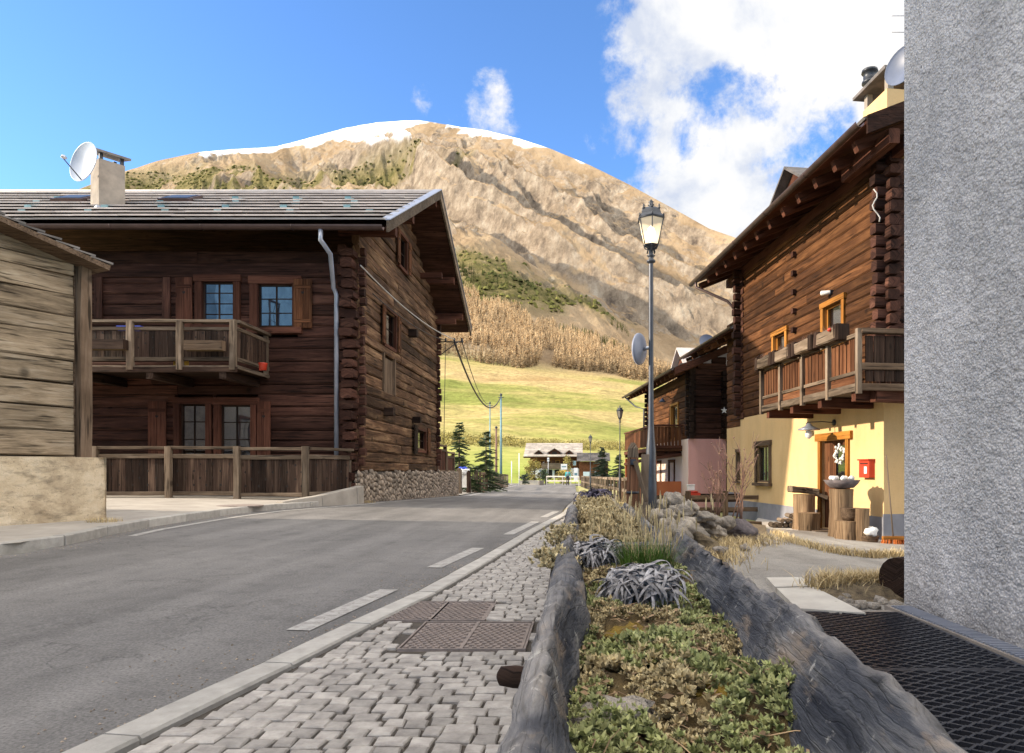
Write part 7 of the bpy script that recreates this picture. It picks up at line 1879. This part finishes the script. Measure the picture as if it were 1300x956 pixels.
# ---- rocks on the bank ----
rocks = [(845,650,8.9,.17,.13,.10,'rockgrey'),(838,636,9.2,.15,.12,.10,''),(855,632,9.3,.17,.13,.13,''),(862,645,9.0,.19,.12,.09,''),(876,640,9.2,.13,.12,.10,''),(849,662,8.4,.14,.12,.11,''),(872,657,8.8,.17,.12,.08,''),(890,652,9.2,.20,.12,.09,''),(903,658,9.3,.17,.12,.09,''),(866,668,8.4,.20,.15,.15,'b'),(884,673,8.6,.18,.14,.12,'b'),(899,668,9.6,.2,.16,.12,''),(922,661,10.2,.17,.14,.14,''),(938,672,10.6,.32,.25,.22,'d'),(953,679,11.0,.22,.2,.12,'d'),(912,672,10.1,.17,.14,.1,''),(965,687,10.6,.34,.3,.10,''),(858,674,7.6,.2,.16,.13,''),(832,652,8.7,.15,.12,.12,'')]
for i,(px,py,D,a,b,c_,k) in enumerate(rocks):
    p = P(px,py,D)-V((0,0,.05)); m = MB(); m.blob(p,(a*.86,b*.86,c_*.86),22,15,.30,seed=40+i,freq=2.1,oct_=5,rot=rng.uniform(-.6,.6))
    big = {'d':'large dark boulder standing at the lane edge below the bare shrubs','b':'broad grey stone low in the bank behind the planters'}
    o = m.build('bank_stone' if k != 'd' else 'boulder', M['rockdark' if k=='d' else 'rock'])
    tag(o, big.get(k, 'pale rounded stone stacked on the bank behind the planters'), 'stone' if k != 'd' else 'boulder', {'d':'dark boulders at the lane edge','b':'broad grey stones in the bank'}.get(k,'pale stones stacked on the bank'))
mb = MB(); mb.blob((1.15,9.4,-.05),(.62,1.7,.34),44,26,.25,seed=4,freq=3,oct_=5); mb.blob((2.3,10.9,-.3),(.7,.6,.28),34,20,.25,seed=6,freq=3,oct_=5); mb.build('earth_bank', M['soil'], loc=(0,0,0), kind='structure')
for i in range(20):
    a = rng.random(); x = 1.1+a*1.7+rng.gauss(0,.10); y = 7.6+a*3.2+rng.gauss(0,.3); s_ = rng.uniform(.025,.06)
    m = MB(); m.blob((x,y,G(x,y)+s_*.4+.10*sm(1-abs(x-1.2))),(s_*1.3,s_,s_*.8),12,8,.3,seed=200+i,freq=2.2,oct_=4,rot=rng.uniform(0,3)); tag(m.build('pebble', M['rock']), 'small rough stone scattered along the foot of the bank by the lane', 'stone', 'small stones along the bank')
tuft_strip('dry_litter', [V((1.3,7.4,0)),V((1.7,9.0,0)),V((2.3,10.3,0)),V((2.9,11.2,0))], 3600, .12, .22, M['straw'], 'low dry grass litter on the slope of the stony bank', 'grass', z=None, lean=1.6, seed=24, bw=.005)
# ---- bare shrubs ----
def bare_shrub(c, h, spread, n, label, seed, lean=(0,0)):
    r_ = random.Random(seed); t = thing('bare_shrub', c, label, 'shrub', 'bare shrubs before the yellow chalet'); c = V(c)
    stems = []
    for s_ in range(n):
        m = MB(); th = r_.uniform(0,6.28); sp = spread*r_.uniform(.2,1); p = c+V((r_.gauss(0,.04),r_.gauss(0,.04),0)); hh = h*r_.uniform(.6,1.1); pts = [V(p)]; d = V((math.cos(th)*sp+lean[0], math.sin(th)*sp*.6+lean[1], 1)).normalized()
        for i in range(6): d = (d+V((r_.gauss(0,.10),r_.gauss(0,.10),.02))).normalized(); pts.append(pts[-1]+d*hh/6)
        m.tube(pts, [.012-.0016*i for i in range(7)], 5)
        for k in range(9):
            i = r_.randrange(2,6); q = pts[i]; d2 = (d+V((r_.gauss(0,.6),r_.gauss(0,.6),r_.uniform(-.1,.4)))).normalized(); L = hh*r_.uniform(.10,.26); e = q+d2*L; m.tube([q,q+d2*L*.5+V((0,0,.01)),e],[.005,.0035,.002],4,smooth=False)
            if r_.random() < .35: m.blob(e,(.014,.014,.014),5,4,.1)
        m.build('stem', M['twig'], t)
    return t
p = P(909,655,10.4); bare_shrub(p, .95, .42, 8, 'bare brown shrub with twiggy branches rising from the stony bank before the pink wall', 3)
p = P(938,664,10.9); bare_shrub(p, 1.35, .30, 7, 'bare shrub with long thin leaning stems before the yellow wall', 5, (.12,0))

# ================= SKY, SUN, CAMERA =================
SUN_EL = 21.0; SX, SYv = -1.0, -.10
sd = V((SX, SYv, 0)).normalized(); el = R(SUN_EL); sv = V((sd.x*math.cos(el), sd.y*math.cos(el), math.sin(el)))
sl = bpy.data.lights.new('sun', 'SUN'); sl.energy = 3.9; sl.angle = R(1.0); sl.color = (1.0, .86, .68)
so = bpy.data.objects.new('sun', sl); COL.objects.link(so); so.rotation_euler = sv.to_track_quat('Z', 'Y').to_euler(); so.location = (-30, 0, 30)
w = bpy.data.worlds.new('World'); scn.world = w; w.use_nodes = True; nt = w.node_tree
bg = nt.nodes['Background']; bg.inputs['Strength'].default_value = .15
sky = nt.nodes.new('ShaderNodeTexSky'); sky.sky_type = 'NISHITA'; sky.sun_disc = False; sky.sun_elevation = el; sky.sun_rotation = math.atan2(sd.x, sd.y); sky.altitude = 1800; sky.air_density = 1.0; sky.dust_density = .25; sky.ozone_density = 2.0
class WN(NT):
    def __init__(s): s.t = nt; s.m = None
wn_ = WN()
gen = nt.nodes.new('ShaderNodeTexCoord').outputs['Generated']
def dirv(px, py): return V(((px-CX)/F, 1, (CY-py)/F)).normalized()
def dotn(v):
    x = nt.nodes.new('ShaderNodeVectorMath'); x.operation = 'DOT_PRODUCT'; nt.links.new(gen, x.inputs[0]); x.inputs[1].default_value = v; return x.outputs['Value']
def cblob(px, py, r_in, r_out, amp=1.0):
    d = dotn(dirv(px,py)); mr = nt.nodes.new('ShaderNodeMapRange'); mr.interpolation_type = 'SMOOTHSTEP'
    mr.inputs['From Min'].default_value = math.cos(math.atan(r_out/F)); mr.inputs['From Max'].default_value = math.cos(math.atan(r_in/F)); mr.inputs['To Max'].default_value = amp
    nt.links.new(d, mr.inputs['Value']); return mr.outputs['Result']
cov = None
for b in ((975,60,90,210,1.0),(900,215,20,150,.85),(1100,330,150,420,.95),(860,60,5,90,.55),(1010,200,40,170,.9),(624,138,2,56,.66),(610,116,2,28,.52),(542,122,1,34,.52),(566,138,1,30,.50),(800,150,5,60,.32),(745,195,2,40,.42),(640,155,2,30,.5),(940,290,30,130,.9),(1330,50,200,420,1.0),(790,205,4,55,.5),(822,165,8,85,.72)):
    c_ = cblob(*b); cov = c_ if cov is None else wn_.math('MAXIMUM', cov, c_)
def vblob(v, a_in, a_out, amp=1.0):
    d = dotn(V(v).normalized()); mr = nt.nodes.new('ShaderNodeMapRange'); mr.interpolation_type = 'SMOOTHSTEP'
    mr.inputs['From Min'].default_value = math.cos(R(a_out)); mr.inputs['From Max'].default_value = math.cos(R(a_in)); mr.inputs['To Max'].default_value = amp
    nt.links.new(d, mr.inputs['Value']); return mr.outputs['Result']
FILL_CLOUDS = (((0,-.1,1), 25, 50, 1.2), ((0,-.5,1), 28, 46, 1.2), ((1,-.2,.5), 25, 48, 1.1), ((-1,-.3,.9), 22, 42, 1.1))  # unseen clouds overhead and behind, added to lift the light in the shade
for b in FILL_CLOUDS: cov = wn_.math('MAXIMUM', cov, vblob(*b))
hole = None
for b in ((912,125,2,52,.55),(965,128,2,46,.45),(1040,175,2,60,.5),(985,212,2,48,.42),(872,105,2,40,.25),(885,165,2,40,.3)):
    c_ = cblob(*b); hole = c_ if hole is None else wn_.math('MAXIMUM', hole, c_)
cov = wn_.math('SUBTRACT', cov, hole)
n1_ = wn_.noise(gen, 8.0, 10, .64, .15); n2_ = wn_.noise(gen, 30.0, 8, .66, .2)
den = wn_.math('ADD', cov, wn_.math('MULTIPLY', wn_.math('SUBTRACT', n1_, .5), 1.9)); den = wn_.math('ADD', den, wn_.math('MULTIPLY', wn_.math('SUBTRACT', n2_, .5), .55))
al = nt.nodes.new('ShaderNodeMapRange'); al.interpolation_type = 'SMOOTHSTEP'; al.inputs['From Min'].default_value = .38; al.inputs['From Max'].default_value = .80; nt.links.new(den, al.inputs['Value'])
cm_ = wn_.math('MULTIPLY', al.outputs[0], wn_.math('MINIMUM', wn_.math('MULTIPLY', wn_.math('MAXIMUM', cov, 0), 3.0), 1.0))
ccol = wn_.ramp(wn_.math('ADD', wn_.noise(gen, 9.0, 6, .6, .2), wn_.math('MULTIPLY', wn_.math('SUBTRACT', den, .8), .12)), [(.36,(2.15,2.35,2.8)),(.50,(3.0,3.05,3.15)),(.62,(3.5,3.4,3.3))])
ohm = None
for b in FILL_CLOUDS: c_ = vblob(*b); ohm = c_ if ohm is None else wn_.math('MAXIMUM', ohm, c_)
ccol = wn_.mix(wn_.math('MINIMUM', ohm, 1.0), ccol, (8.8,8.5,8.1))  # added clouds made far brighter than the visible ones, as fill
skyc = wn_.mix(1.0, sky.outputs[0], (.70,.93,1.18), 'MULTIPLY')
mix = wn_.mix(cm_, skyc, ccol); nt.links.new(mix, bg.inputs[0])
cam = bpy.data.cameras.new('camera'); co = bpy.data.objects.new('camera', cam); COL.objects.link(co); co.location = (0,0,H); co.rotation_euler = (R(90),0,0)
cam.sensor_fit = 'HORIZONTAL'; cam.sensor_width = 36; cam.lens = 36*F/1300; cam.shift_x = (650-CX)/1300; cam.shift_y = (CY-478)/1300; cam.clip_start = .05; cam.clip_end = 20000
scn.camera = co
vs_ = scn.view_settings; vs_.view_transform = 'Standard'; vs_.look = 'None'; vs_.exposure = EXPOSURE; vs_.gamma = 1
scn.cycles.max_bounces = 6; scn.cycles.transparent_max_bounces = 8
